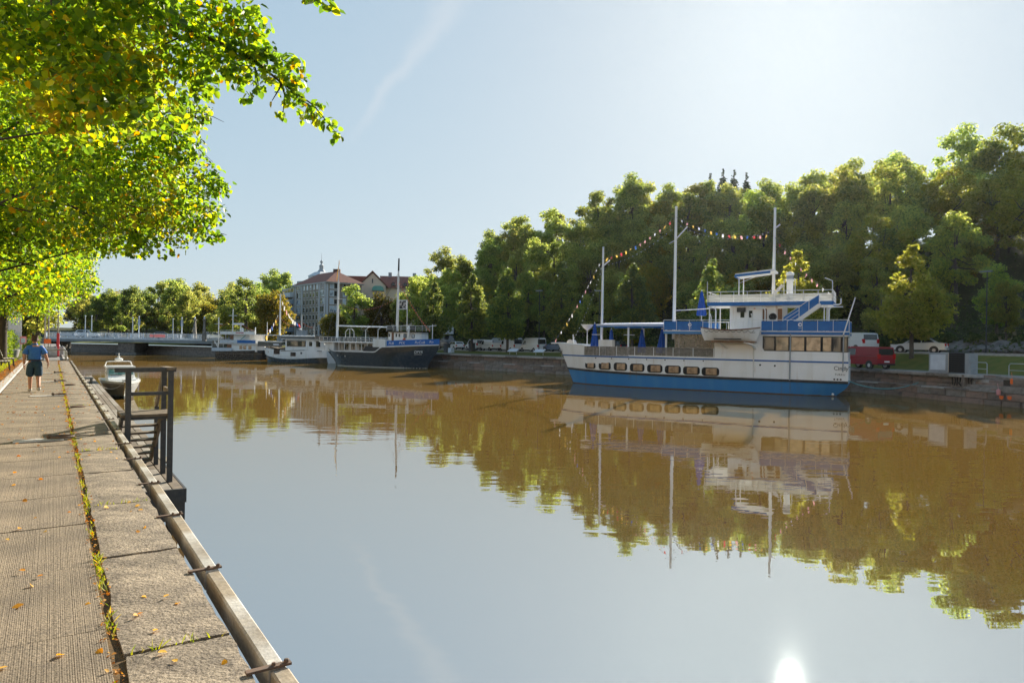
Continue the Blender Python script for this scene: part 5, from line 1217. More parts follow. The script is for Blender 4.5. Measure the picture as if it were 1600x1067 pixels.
# ------------------------------------------------------------------ street furniture on the far bank
a, p = on_bank(1478, 2.3)
tb = empty('utility_cabinet', p, face(a), 'light grey metal utility cabinet on the quay right of the silver car', 'cabinet')
MB().bbox(-.85, .85, -.5, .5, .06, 1.5, .03).build('cabinet_body', 'transformer', tb); MB().box(-.7, .62, -.53, -.5, .2, 1.36).build('door', 'bridge_paint', tb); MB().box(-.9, .9, -.55, .55, 0, .07).build('plinth', 'concrete', tb)
a, p = on_bank(1502, 2.3)
tb = empty('utility_cabinet', p, face(a) + .12, 'dark slatted utility cabinet standing right of the light grey one', 'cabinet')
MB().bbox(-.62, .62, -.5, .5, .0, 1.56, .03).build('cabinet_body', 'bin', tb); MB().box(.63, .9, -.5, .5, 0, 1.5).build('side_locker', 'transformer', tb)
for i in range(9): MB().box(-.56, .56, -.525, -.5, .12 + i * .155, .24 + i * .155).build('slat', 'dark_frame', tb)
MB().box(-.66, -.62, -.5, .0, .05, 1.5).build('edge_strip', 'facade_cream', tb)
for px, lab in ((1532, 'low bent tube railing beside the dark cabinet at the quay steps'), (1592, 'bent tube railing at the right edge above the quay steps')):
    a, p = on_bank(px, 1.0 if px < 1560 else .75)
    o = MB().tube([(-.6, 0, 0), (-.6, 0, .75), (-.5, 0, .9), (.6, 0, .9), (.68, 0, .8), (.68, 0, 0)], .035, 6).tube([(-.6, 0, .45), (.68, 0, .45)], .025, 5)  .build('tube_railing', 'transformer', loc=p, rot=(0, 0, face(a))); tag(o, lab, 'railing', 'tube railings at the quay steps')
for px, py, lab in ((1582, 596, 'orange ladder float hanging on the wall right of the steps'), (1560, 613, 'small pink red float on the ledge below the steps'),):
    a, p = on_bank(px, -.05); q = at_depth(px, py, p[1] - .1)
    o = MB().lathe([(.06, -.2), (.13, -.15), (.13, .15), (.05, .22)], 8).tube([(0, 0, .2), (0, .1, .6)], .012, 4).build('float_marker', 'orange' if px > 1570 else 'flag_pink', loc=q); tag(o, lab, 'float', 'float markers at the steps')
q = at_depth(1571, 621, bank(1571, -.1)[1][1] - .12)
for dx in (-.17, .17):
    o = MB().prism([(-.12, -.08), (0, -.16), (.12, -.08), (.14, .1), (-.14, .1)], -.02, .02).build('wall_marker', 'orange', loc=(q[0] + dx, q[1] - dx * .8, q[2]), rot=(0, 0, face(bank(1571, 0)[0]))); tag(o, '%s of two orange marker plates low on the wall at the quay steps' % ('left' if dx < 0 else 'right'), 'marker', 'orange marker plates')
a, p = on_bank(702, 5.2)
for px, s_, lab, m_ in ((698, 5.4, 'dark square litter bin on the grass verge near the trawler bow', 'bin'), (738, 8.2, 'dark bin beside a tree trunk below the white van', 'bin')):
    a, p = on_bank(px, s_); b_ = empty('litter_bin', p, face(a), lab, 'bin', 'bins on the verge'); MB().bbox(-.35, .35, -.35, .35, 0, 1.15, .05).build('bin_body', m_, b_); MB().bbox(-.4, .4, -.4, .4, 1.15, 1.28, .04).build('lid', 'dark', b_)
for px, s_, lab in ((706, 5.0, 'pale box beside the dark bin near the trawler bow'),):
    a, p = on_bank(px, s_); o = MB().bbox(-.35, .35, -.3, .3, 0, .7, .03).build('power_box', 'bridge_paint', loc=p, rot=(0, 0, face(a))); tag(o, lab, 'power box')
for px, lab in ((802, 'sloping information board on the verge below the red-panelled van'), (841, 'sloping information board on the verge below the plain white van')):
    a, p = on_bank(px, 5.2); b_ = empty('information_board', p, face(a), lab, 'information board', 'information boards')
    MB().add([(-.8, -.35, .45), (.8, -.35, .45), (.8, .35, .8), (-.8, .35, .8), (-.8, -.35, .4), (.8, -.35, .4), (.8, .35, .75), (-.8, .35, .75)], [(0, 1, 2, 3), (7, 6, 5, 4), (0, 4, 5, 1), (2, 6, 7, 3)]).build('panel', 'bridge_paint', b_)
    for x in (-.6, .6): MB().tube([(x, 0, 0), (x, 0, .6)], .04, 6).build('leg', 'metal', b_)
for px, top, lab in ((843, 455, 'street lamp post standing behind the plain white van'), (1545, 425, 'street lamp with flat head against the wooded hill at far right'), (935, 455, 'street lamp with arm left of the ship foremast')):
    a, p = on_bank(px, 8.3 if px < 1500 else 16.9); L_ = empty('street_lamp', p, face(a), lab, 'street lamp', 'street lamps on the far bank')
    h = at_depth(px, top, p[1])[2] - p[2]
    MB().tube([(0, 0, 0), (0, 0, h)], [.06, .04], 8).build('pole', 'bin', L_); MB().box(-.6, .4, -.14, .14, h, h + .12).build('lamp_head', 'transformer', L_)

# scribbled graffiti on the quay wall
ga, gp = bank(1501, .72); gr = empty('graffiti', (float(gp[0]), float(gp[1]), 1.45), face(ga), 'dark scribbled graffiti on the quay wall below the cabinets', 'graffiti')
for k, pts_ in enumerate(([(-.75, -.3), (-.8, .2), (-.6, .35), (-.5, 0), (-.62, -.35)], [(-.4, -.35), (-.35, .3), (-.1, .35), (-.15, -.05), (-.3, -.1), (0, -.4)], [(.05, .3), (.1, -.3), (.3, -.38), (.42, 0), (.3, .35), (.12, .2)], [(.5, .3), (.55, -.25), (.8, -.3), (.7, .1), (.85, .32)], [(-.8, .42), (.9, .36)])):
    MB().tube([(x, 0, z) for x, z in pts_], .035, 5).build('stroke', 'dark', gr)

# ------------------------------------------------------------------ bridge
B0, B1 = np.array([-89.5, 131.0]), np.array([-59.0, 136.5])
BD = (B1 - B0) / np.linalg.norm(B1 - B0); BL = float(np.linalg.norm(B1 - B0)); BRZ = math.atan2(BD[1], BD[0])
br = empty('road_bridge', (*B0, 0), BRZ, 'low pale blue girder bridge with lattice railing crossing the river', 'bridge')
MB().box(0, BL, 0, 9, 2.9, 3.25).build('deck', 'bridge_paint', br)
for y in (.25, 3, 6, 8.7): MB().prism([(0, 2.45), (0, 2.92), (BL, 2.92), (BL, 2.3), (BL * .75, 2.4), (BL * .45, 2.5)], y - .12, y + .12).build('girder', 'bridge_girder', br)
for i in range(16): MB().box(i * 2 + .1, i * 2 + .18, .08, .13, 2.55, 2.92).build('stiffener', 'bridge_girder', br)
MB().box(12.6, 15.6, .5, 8.5, -1, 2.3).build('pier', 'stone_brown', br); MB().box(12.3, 15.9, .3, 8.7, -1, .4).build('pier_foot', 'stone_grey', br)
MB().box(-4, .6, -.3, 9.3, -1, 3.0).build('abutment', 'stone_grey', br); MB().box(BL - .8, BL + 8, -.3, 9.3, -1, 3.0).build('abutment', 'stone_grey', br)
for y in (.1, 8.9):
    MB().box(0, BL + 4, y - .04, y + .04, 4.15, 4.25).build('top_rail', 'bridge_paint', br); MB().box(0, BL + 4, y - .04, y + .04, 3.35, 3.43).build('bottom_rail', 'bridge_paint', br)
    bl = MB()
    for i in range(int((BL + 4) / .22)): bl.box(i * .22, i * .22 + .07, y - .02, y + .02, 3.4, 4.18)
    tag(bl.build('balusters', 'bridge_paint', br), kind='stuff')
    for i in range(14): MB().box(i * 2.4, i * 2.4 + .14, y - .07, y + .07, 3.25, 4.3).build('rail_post', 'bridge_paint', br)
for x0, x1, m_ in ((1.5, 4.6, 'banner_white'), (18.5, 21.3, 'flag_pink'), (21.8, 23.6, 'banner_white')): MB().box(x0, x1, .0, .05, 3.5, 4.05).build('banner', m_, br)
for i, (px, top, lab) in enumerate(((133, 495, 'first'), (143, 495, 'second'), (207, 498, 'third'), (217, 496, 'fourth'), (270, 500, 'fifth'), (284, 498, 'sixth'))):
    q = at_depth(px, 525, 138 if i % 2 else 133); L_ = empty('bridge_lamp', (q[0], q[1], 3.2), BRZ, 'slim pale lamp post on the bridge, %s from the left' % lab, 'lamp post', 'lamp posts on the bridge')
    h = at_depth(px, top, q[1])[2] - 3.2; MB().tube([(0, 0, 0), (0, 0, h)], [.13, .07], 8).build('pole', 'bridge_paint', L_)
    MB().lathe([(.05, 0), (.16, .1), (.1, .3)], 8, (0, 0, h)).build('lamp_head', 'bridge_paint', L_)
    if i in (3, 5): MB().box(-.25, .25, -.02, .02, h - 1.5, h - .3).build('pole_banner', 'car_blue', L_)
for px, lab in ((304, 'left'), (319, 'right')):
    q = at_depth(px, 540, 137 if px < 310 else 133.5); e = empty('bridge_pylon', (q[0], q[1], 2.9), BRZ, 'tall stone pillar with lamp top, %s of the pair at the bridge end' % lab, 'pillar', 'stone pillars at the bridge end'); e.scale = (.6, .6, .68)
    MB().box(-.55, .55, -.55, .55, 0, 2.4).build('base', 'stone_grey', e); MB().add([(-.45, -.45, 2.4), (.45, -.45, 2.4), (.45, .45, 2.4), (-.45, .45, 2.4), (-.25, -.25, 6.0), (.25, -.25, 6.0), (.25, .25, 6.0), (-.25, .25, 6.0)], [(0, 1, 5, 4), (1, 2, 6, 5), (2, 3, 7, 6), (3, 0, 4, 7), (4, 5, 6, 7)]).build('shaft', 'stone_grey', e)
    MB().box(-.5, .5, -.5, .5, 6.0, 6.25).build('capital', 'stone_grey', e); MB().lathe([(.15, 0), (.32, .4), (.1, .9)], 8, (0, 0, 6.25)).build('lantern', 'bridge_paint', e)
for i in range(3):
    e = vehicle(('hatch', 'sedan', 'hatch')[i], ('grey car crossing the bridge at its left part', 'dark car at the middle of the bridge', 'pale car at the right end of the bridge')[i], ('car_silver', 'car_dark', 'car_white')[i], (float((B0 + BD * (6, 20, 30)[i])[0] - BD[1] * 3.4), float((B0 + BD * (6, 20, 30)[i])[1] + BD[0] * 3.4), 3.25), BRZ)

# ------------------------------------------------------------------ buildings
ap = at_depth(512, 540, 168); RB = math.radians(-38)
# corner nearest to the river is at px 575 (where the two facades meet)
cn = at_depth(508, 545, 160)
bl_ = empty('apartment_block', (cn[0], cn[1], 3.0), 0, 'grey brown six-storey apartment block with red tiled hip roof behind the boats', 'building')
def dirn(deg): return Vector((math.cos(math.radians(deg)), math.sin(math.radians(deg)), 0))
dL, dR = dirn(130), dirn(38)                         # along the left facade, along the right facade
def facade(parent, o_, d, L, z0, z1, m, name='wall', th=.4, inw=None):
    o_ = Vector(o_); w = inw if inw is not None else Vector((-d.y, d.x, 0))
    P = [o_, o_ + d * L, o_ + d * L + w * th, o_ + w * th]
    mb = MB(); mb.v = [tuple(p + Vector((0, 0, z))) for z in (z0, z1) for p in P]; mb.f = [(0, 1, 2, 3), (7, 6, 5, 4)] + [(i, 4 + i, 4 + (i + 1) % 4, (i + 1) % 4) for i in range(4)]
    return mb.build(name, m, parent)
def win(parent, o_, d, out, x, z, w, h, pm='sky_pane', name='window', fr=.1, m='window_white'):
    c = Vector(o_) + d * x + Vector((0, 0, z))
    def slab(x0, x1, z0, z1, t0, t1):
        mb = MB(); mb.v = [tuple(c + d * xx + out * tt + Vector((0, 0, zz))) for tt in (t0, t1) for xx, zz in ((x0, z0), (x1, z0), (x1, z1), (x0, z1))]
        mb.f = [(0, 1, 2, 3), (7, 6, 5, 4)] + [(i, 4 + i, 4 + (i + 1) % 4, (i + 1) % 4) for i in range(4)]; return mb
    f = slab(0, w, 0, h, -.1, .05).build(name, m, parent)
    if w > 1.4:
        for i in range(2): slab(fr + i * w / 2, w / 2 - fr * .4 + i * (w / 2 - fr * .6), fr, h - fr, -.05, .07).build('pane', pm if i else random.choice((pm, 'sky_pane')), f)
    else: slab(fr, w - fr, fr, h - fr, -.05, .07).build('pane', pm, f)
    return f
ZR = at_depth(508, 440, 160)[2] - 3.0       # eaves height
outL, outR = -Vector((-dL.y, dL.x, 0)), Vector((-dR.y, dR.x, 0))
if outL.y > 0: outL = -outL
if outR.y > 0: outR = -outR
LL, LR = 18.4, 9.0
MBk = MB(); P = [Vector((0, 0, 0)), dL * LL, dL * LL + dR * LR, dR * LR]
body = MB(); body.v = [tuple(p + Vector((0, 0, z))) for z in (0, ZR) for p in P]; body.f = [(3, 2, 1, 0), (4, 5, 6, 7)] + [(i, (i + 1) % 4, 4 + (i + 1) % 4, 4 + i) for i in range(4)]
body.build('wall', 'facade', bl_)
c_ = (P[0] + P[2]) / 2; ov = [p + (p - c_).normalized() * .9 for p in P]
rz_ = at_depth(525, 424, 166)[2] - 3.0
r1, r2 = (P[0] + P[3]) / 2 + dL * 4 , (P[1] + P[2]) / 2 - dL * 4
rf = MB(); rf.v = [tuple(p + Vector((0, 0, ZR))) for p in ov] + [tuple(r1 + Vector((0, 0, rz_))), tuple(r2 + Vector((0, 0, rz_)))]
rf.f = [(0, 1, 5, 4), (1, 2, 5), (2, 3, 4, 5), (3, 0, 4), (3, 2, 1, 0)]
roof = rf.build('roof', 'roof_tile', bl_)
MB().box(-.8, .8, -.5, .5, 0, 2.0).build('chimney', 'roof_dark', roof, loc=(*(dR * 5 + dL * 5)[:2], rz_ - 1.4))
ev = MB(); ev.v = [tuple(p + Vector((0, 0, ZR - .35))) for p in [q + (q - c_).normalized() * .6 for q in P]] + [tuple(p + Vector((0, 0, ZR - .01))) for p in ov]
ev.f = [(i, (i + 1) % 4, 4 + (i + 1) % 4, 4 + i) for i in range(4)]; ev.build('eaves', 'facade_pale', bl_)
NF = 7; fh = (ZR - 1.2) / NF
for f in range(NF):
    z = .9 + f * fh
    # left facade, from the corner: wide window, pilaster, five small, pilaster, wide
    for x, w_ in ((.95, 2.1), (4.3, .95), (6.2, .95), (8.1, .95), (10.0, .95), (11.9, .95), (14.6, 2.4)):
        win(bl_, (0, 0, 0), dL, outL, x, z + .55, w_, 1.55 if w_ > 2 else 1.35, random.choice(('sky_pane', 'sky_pane', 'dark_pane')) if w_ > 2 else ('dark_pane' if f < NF - 1 else 'sky_pane'))
    for x, w_ in ((.9, 2.0), (4.2, .8), (6.1, 2.0)):
        win(bl_, (0, 0, 0), dR, outR, x, z + .55, w_, 1.5, random.choice(('sky_pane', 'dark_pane')))
for d, out, xs_ in ((dL, outL, (.08, 3.3, 13.4, 17.6)), (dR, outR, (.08,))):
    for x in xs_:
        mb = MB(); mb.v = [tuple(d * xx + out * tt + Vector((0, 0, zz))) for tt in (-.1, .14) for xx, zz in ((x, 0), (x + .45, 0), (x + .45, ZR - .4), (x, ZR - .4))]
        mb.f = [(0, 1, 2, 3), (7, 6, 5, 4)] + [(i, 4 + i, 4 + (i + 1) % 4, (i + 1) % 4) for i in range(4)]; mb.build('pilaster', 'facade_pale', bl_)
# balcony wing at the left end
wg = empty('balcony_block', tuple(Vector((cn[0], cn[1], 3.0)) + dL * 18.6 + outL * .0), 0, 'narrow pale blue balcony block joined to the left of the apartment house', 'building')
LW = 8.3; hz = ZR - 1.0
wb_ = MB(); PP = [Vector((0, 0, 0)), dL * LW, dL * LW + dR * 14, dR * 14]; wb_.v = [tuple(p + Vector((0, 0, z))) for z in (0, hz) for p in PP]; wb_.f = [(3, 2, 1, 0), (4, 5, 6, 7)] + [(i, (i + 1) % 4, 4 + (i + 1) % 4, 4 + i) for i in range(4)]
wb_.build('wall', 'facade', wg)
for f in range(7):
    z = .5 + f * (hz - .6) / 7
    for d, out, L0 in ((dL, outL, LW),):
        mb = MB(); mb.v = [tuple(d * xx + out * tt + Vector((0, 0, zz))) for tt in (-.1, 1.1) for xx, zz in ((.2, z), (L0, z), (L0, z + 1.1), (.2, z + 1.1))]
        mb.f = [(0, 1, 2, 3), (7, 6, 5, 4)] + [(i, 4 + i, 4 + (i + 1) % 4, (i + 1) % 4) for i in range(4)]; bc = mb.build('balcony', 'facade_blue' if f < 6 else 'bridge_paint', wg)
    for x in (.5, 2.4, 4.3, 6.2): win(wg, (0, 0, 0), dL, outL, x, z + 1.15, 1.9, 1.2, random.choice(('dark_pane', 'dark_pane', 'sky_pane')))
# church-like cupola behind the roof
q = at_depth(502, 440, 205); cu = empty('roof_cupola', (q[0], q[1], 5), RB, 'pale domed cupola with a ball and spire rising behind the red roof', 'cupola')
zb = at_depth(502, 432, 205)[2] - 5
MB().box(-6.5, 6.5, -4, 4, 0, zb - 1.5).build('wall', 'facade_pale', cu); MB().box(-2.7, 2.7, -2.7, 2.7, zb - 1.5, zb).build('drum', 'facade_pale', cu)
MB().add([(-2.9, -2.9, zb), (2.9, -2.9, zb), (2.9, 2.9, zb), (-2.9, 2.9, zb), (-1.3, -1.3, zb + 1.3), (1.3, -1.3, zb + 1.3), (1.3, 1.3, zb + 1.3), (-1.3, 1.3, zb + 1.3)], [(0, 1, 5, 4), (1, 2, 6, 5), (2, 3, 7, 6), (3, 0, 4, 7), (4, 5, 6, 7)]).build('mansard_roof', 'facade_pale', cu)
MB().lathe([(1.25, 1.3), (.9, 1.8), (.62, 2.1), (.62, 3.1), (.75, 3.15), (.3, 3.6), (.15, 3.9), (.42, 4.2), (.42, 4.5), (.12, 4.8), (.06, 5.1), (.03, 7.0)], 14, (0, 0, zb)).build('lantern', 'bridge_girder', cu, smooth=40)
# long house with the gable
ge = at_depth(581, 470, 172); gh = empty('gable_house', (ge[0], ge[1], 4.0), math.radians(8), 'cream plastered house with a tall gable and long red tiled roof', 'building')
z_e = at_depth(600, 447, 172)[2] - 4; z_p = at_depth(580, 425, 172)[2] - 4; z_r = at_depth(630, 431, 178)[2] - 4
gx0, gx1 = -3.2, 3.4
MB().prism([(gx0, 0), (gx1, 0), (gx1, z_e), ((gx0 + gx1) / 2, z_p - .2), (gx0, z_e)], 0, 12).build('gable_wall', 'facade_cream', gh)
xm = (gx0 + gx1) / 2
rfm = MB()
for s0, s1 in (((gx0 - .6, z_e - .4), (xm, z_p)), ((xm, z_p), (gx1 + .6, z_e - .4))):
    rfm.add([(s0[0], -.4, s0[1]), (s1[0], -.4, s1[1]), (s1[0], 12, s1[1]), (s0[0], 12, s0[1]), (s0[0], -.4, s0[1] + .35), (s1[0], -.4, s1[1] + .35), (s1[0], 12, s1[1] + .35), (s0[0], 12, s0[1] + .35)], [(0, 1, 5, 4), (4, 5, 6, 7), (1, 2, 6, 5), (3, 0, 4, 7), (0, 3, 2, 1)])
rfm.build('gable_roof', 'roof_tile', gh)
MB().box(3.3, 13, 1.5, 12, 0, z_e - .2).build('wall', 'facade_cream', gh)
MB().add([(2.5, .9, z_e - .3), (13.5, .9, z_e - .3), (13.5, 7, z_r), (1.5, 7, z_r), (13.5, 12.5, z_e - .3), (2.5, 12.5, z_e - .3)], [(0, 1, 2, 3), (3, 2, 4, 5), (1, 4, 2)]).build('roof', 'roof_tile', gh)
MB().prism([(-10, z_e + .5), (-2, z_e + .5), (-2, z_r - .3), (-10, z_r - .3)], 6, 9).build('roof', 'roof_tile', gh)
MB().box(xm - .15, xm + .15, -.06, .05, z_e + .7, z_e + 1.8).build('slit_window', 'dark_pane', gh)
MB().prism([(gx1 - 3.4, z_e - 1.2), (gx1 - 3.2, z_e - .3), (gx1 - 2.7, z_e - .0), (gx1 - 1.2, z_e - .0), (gx1 - .7, z_e - .3), (gx1 - .4, z_e - 1.2)], -.7, .1).build('copper_canopy', 'copper', gh)
for x in (5.2, 8.2, 11.2):
    dm = MB().prism([(x - .6, z_e + .3), (x - .55, z_e + .9), (x, z_e + 1.3), (x + .55, z_e + .9), (x + .6, z_e + .3)], 1.4, 4.5).build('dormer', 'roof_dark', gh); MB().box(x - .35, x + .35, 1.36, 1.45, z_e + .4, z_e + .9).build('pane', 'dark_pane', dm)
for x in (4.2, 10.5): MB().box(x - .45, x + .45, 6.5, 7.5, z_r - .8, z_r + .9).build('chimney', 'bridge_girder', gh)
# white block far behind at the left
q = at_depth(143, 490, 300); fbk = empty('distant_white_block', (q[0], q[1], 4), .2, 'distant white box-shaped building above the trees at the left', 'building')
z1 = at_depth(143, 473, 300)[2] - 4
MB().box(-3.2, 3.4, 0, 8, 0, z1).build('tower_wall', 'facade_pale', fbk); MB().box(3.5, 14, 2, 10, 0, z1 - 3).build('wall', 'facade_cream', fbk)
MB().prism([(5, z1 - 3), (14, z1 - 3), (14.5, z1 - 1.2), (9, z1 - 2)], 2, 9).build('roof', 'roof_dark', fbk); MB().box(9, 9.8, 3, 4, z1 - 3, z1).build('chimney', 'facade_pale', fbk)
for x in (-2.4, -.6, 1.2): MB().box(x, x + 1.2, -.05, .05, z1 - 4, z1 - 3.4).build('window', 'sky_pane', fbk)

# ------------------------------------------------------------------ trees
def lobes_to_points(lobes, n, rng, inner=.45, flat=.8, stray=0.):
    c = np.array([l[:3] for l in lobes]); r = np.array([l[3] if len(l) == 4 else l[3] for l in lobes])
    w = r ** 2; k = rng.choice(len(lobes), n, p=w / w.sum())
    d = rng.normal(size=(n, 3)); d /= np.linalg.norm(d, axis=1, keepdims=True)
    rad = r[k] * (inner + (1 - inner) * rng.random(n) ** .6) * np.where(rng.random(n) < stray, rng.uniform(1.0, 1.4, n), 1.)
    return c[k] + d * rad[:, None] * np.array([1, 1, flat]), d
def wood(lobes, trunk_h, r0, rng, fork=.45, bend=.3, every=1, n=7):
    """tapered trunk with limbs that reach into the crown"""
    mb = MB(); top = Vector((0, 0, trunk_h))
    lean = Vector((rng.uniform(-bend, bend), rng.uniform(-bend, bend), 0))
    pts = [Vector((0, 0, -.3)), Vector((0, 0, .25)), Vector((0, 0, trunk_h * .4)) + lean * .3, top * .75 + lean * .7, top + lean]
    mb.tube(pts, [r0 * 1.5, r0 * 1.1, r0 * .95, r0 * .75, r0 * .45], n)
    for l in lobes[::every]:
        e = Vector(l[:3]); s = Vector((0, 0, trunk_h * rng.uniform(fork, .95))) + lean * .7
        m_ = s.lerp(e, .5) + Vector((rng.uniform(-.3, .3), rng.uniform(-.3, .3), -.12 * (e - s).length))
        r = r0 * .32 * min(1., l[3])
        mb.tube([s, s.lerp(m_, .55), m_, e], [r * 1.4, r, r * .7, r * .25], 5)
    return mb
def make_proto(name, lobes, trunk_h, r0, nleaf, size, leafm, barkm, seed, droop=.4, inner=.45, every=2, flat=.8):
    rng = np.random.default_rng(seed); pr = random.Random(seed)
    pts, d = lobes_to_points(lobes, nleaf, rng, inner, flat, 0. if name in ('lime', 'spruce', 'bush') else .12)
    cm = leaf_mesh(name + '_crown', pts, rng.uniform(size[0], size[1], nleaf), leafm, droop, rng, updir=d * .8 + np.array([0, 0, .6]))
    tm = wood(lobes, trunk_h, r0, pr, every=every).mesh(name + '_trunk', barkm, 60)
    return tm, cm
def place_tree(name, proto, loc, s, rz, label, group, cat='tree', sz=None):
    e = empty(name, loc, rz, label, cat, group); e.scale = (s, s, sz or s)
    link('trunk', proto[0], None, e); link('crown', proto[1], None, e)
    return e
def round_lobes(seed, H, R, z0, n, rl=(1.0, 1.9)):
    rng = np.random.default_rng(seed); out = []; h = H - z0
    while len(out) < n:
        p = rng.uniform(-1, 1, 3); q = np.linalg.norm(p)
        if q > 1 or q < .45: continue
        wz = 1 - .25 * max(p[2], 0); out.append((p[0] * (R - 1.1) * wz, p[1] * (R - 1.1) * wz, z0 + h / 2 + p[2] * (h / 2 - 1.0), rng.uniform(*rl)))
    return out
def cone_lobes(seed, H, R, z0, n):
    rng = np.random.default_rng(seed); out = []
    for i in range(n):
        f = rng.random() ** 1.25; z = z0 + .6 + (H - z0 - .9) * f
        w = R * (min(1, (f + .12) / .26) if f < .14 else (1 - f) ** .58 * 1.05) ; a = rng.uniform(0, 2 * math.pi); rr = max(w - .55, 0) * rng.uniform(.55, 1.05)
        out.append((rr * math.cos(a), rr * math.sin(a), z, .45 + .6 * (1 - f) * rng.uniform(.7, 1.1)))
    out.append((0, 0, H - .5, .35)); return out
W_PROTO = [make_proto('broadleaf', round_lobes(100 + i, 13.0 + (i % 3), 4.3 + .3 * (i % 2), .8 + .6 * (i % 3), 30 + 3 * i, (.6, 1.45)), 9.5, .22, 5600 + 500 * i, (.23, .40), 'leaf_wood', 'bark_grey', 200 + i, flat=.75, inner=.15) for i in range(6)]
A_PROTO = [make_proto('autumn', round_lobes(140 + i, 11.5, 4.6, 1.0, 34), 6.5, .26, 8000, (.26, .44), 'leaf_autumn', 'bark_grey', 240 + i) for i in range(2)]
L_PROTO = [make_proto('linden', cone_lobes(160 + i, 11.0, 3.3, 1.9, 60), 8.5, .17, 8200, (.20, .34), 'leaf_linden', 'bark_grey', 260 + i, every=5) for i in range(3)]
LB_PROTO = make_proto('sun_tint_linden', cone_lobes(168, 11.0, 3.6, 1.9, 64), 8.5, .17, 7500, (.20, .33), 'leaf_sun_tint', 'bark_grey', 268, every=5, inner=.2)  # same linden kind, sunlight put into its lighter leaf colour
sp_l = []
for i in range(30):
    f = i / 29; rr = 2.4 * (1 - f) ** .9 + .02
    for k in range(8 if f < .85 else 3): t = k * .79 + i * 1.7; q = rr * (.35 + .65 * ((k * 37 + i * 11) % 10) / 10); sp_l.append((q * math.cos(t), q * math.sin(t), 1.4 + 9.4 * f - .12 * q, .12 + .42 * (1 - f)))
S_PROTO = make_proto('spruce', sp_l, 10.9, .12, 7500, (.14, .28), 'needles', 'bark', 300, droop=.7, every=40)
B_PROTO = [make_proto('bush', [(math.cos(k * 1.3) * .8, math.sin(k * 1.9) * .8, .8 + .35 * math.sin(k * 2.2), .75) for k in range(9)], .8, .06, 1700, (.16, .3), 'under_leaf', 'bark', 310 + i, every=2) for i in range(2)]

# the wood on the hillside
tr_rnd = random.Random(5); wood_trees = []
rows_s = [(19.5, .50), (23, .66), (27, .76), (31.5, .82), (36, .88), (41, .96), (46.5, 1.04), (53, 1.08), (60, 1.02)]
row_words = ['at the foot', 'low on the slope', 'low on the slope', 'on the middle slope', 'on the middle slope', 'on the upper slope', 'on the upper slope', 'on the skyline', 'behind the skyline']
MARKS = [(700, 'above the trawler bow'), (770, 'above the hatchback and flatbed'), (850, 'above the white high-roof vans'), (930, 'left of the ship foremast'), (1040, 'between foremast and main mast'), (1130, 'just right of the main mast'), (1200, 'above the top deck'), (1290, 'behind the after mast'), (1380, 'above the red van'), (1480, 'above the silver car'), (1560, 'above the utility cabinets'), (9999, 'at the right edge')]
for ri, (s_, sc) in enumerate(rows_s):
    a = A_D - 46 + (ri % 2) * 2.4
    while a < A_G + 50:
        aa = a + tr_rnd.uniform(-1.4, 1.4); ss = s_ + tr_rnd.uniform(-1.6, 1.6); p = fb(aa, ss); v = np.array([p[0], p[1], 8]) - CAMP; x = 800 + FOC * (v @ _r) / (v @ _f)
        if v @ _f > 10 and 655 < x < 1690 and not (ri < 1 and tr_rnd.random() < .35):
            k = sc * tr_rnd.uniform(.84, 1.16)
            pro = A_PROTO[len(wood_trees) % 2] if tr_rnd.random() < .06 else W_PROTO[tr_rnd.randrange(6)]
            e = place_tree('hillside_tree', pro, (float(p[0]), float(p[1]), hill_z(aa, ss) - .2), k, tr_rnd.uniform(0, 6.28), None, 'trees of the wood on the hillside', sz=k * tr_rnd.uniform(.92, 1.12))
            wood_trees.append((row_words[ri], [w_ for lim_, w_ in MARKS if x < lim_][0], x, e))
        a += 4.9 + ri * .1
ORD = ['leftmost', 'second from left', 'third from left', 'fourth from left', 'fifth from left', 'sixth from left', 'seventh from left', 'eighth from left', 'ninth from left', 'tenth from left']
def label_rows(items, base):
    """items: (row, mark, x, object): each gets its place among its like"""
    from itertools import groupby
    items = sorted(items, key=lambda q: (q[0], q[1], q[2]))
    for (rw, mk_), g in groupby(items, key=lambda q: (q[0], q[1])):
        g = list(g)
        for i, q in enumerate(g): q[3]['label'] = (base % (rw, mk_)) + ('' if len(g) == 1 else ', ' + ORD[min(i, 9)])
label_rows(wood_trees, 'hill tree %s, %s')
BR_PROTO = make_proto('bright', round_lobes(177, 13.5, 4.6, 2.0, 34, (.6, 1.3)), 9.5, .2, 7000, (.2, .36), 'leaf_sun_tint', 'bark_grey', 277, flat=.7, every=1)  # hill tree whose sunlit look comes from the lighter leaf colour
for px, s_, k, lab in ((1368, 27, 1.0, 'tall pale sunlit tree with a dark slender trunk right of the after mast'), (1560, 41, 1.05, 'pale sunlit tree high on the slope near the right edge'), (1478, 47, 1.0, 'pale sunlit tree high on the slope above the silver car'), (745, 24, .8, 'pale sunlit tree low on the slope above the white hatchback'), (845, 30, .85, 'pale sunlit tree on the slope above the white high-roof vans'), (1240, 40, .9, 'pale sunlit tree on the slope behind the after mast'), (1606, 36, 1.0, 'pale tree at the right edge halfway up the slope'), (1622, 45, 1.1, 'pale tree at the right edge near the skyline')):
    a_, p = bank(px, s_); place_tree('sun_tint_tree', BR_PROTO, (float(p[0]), float(p[1]), hill_z(a_, s_) - .2), k, px * .37, lab, 'pale sunlit trees on the hillside')
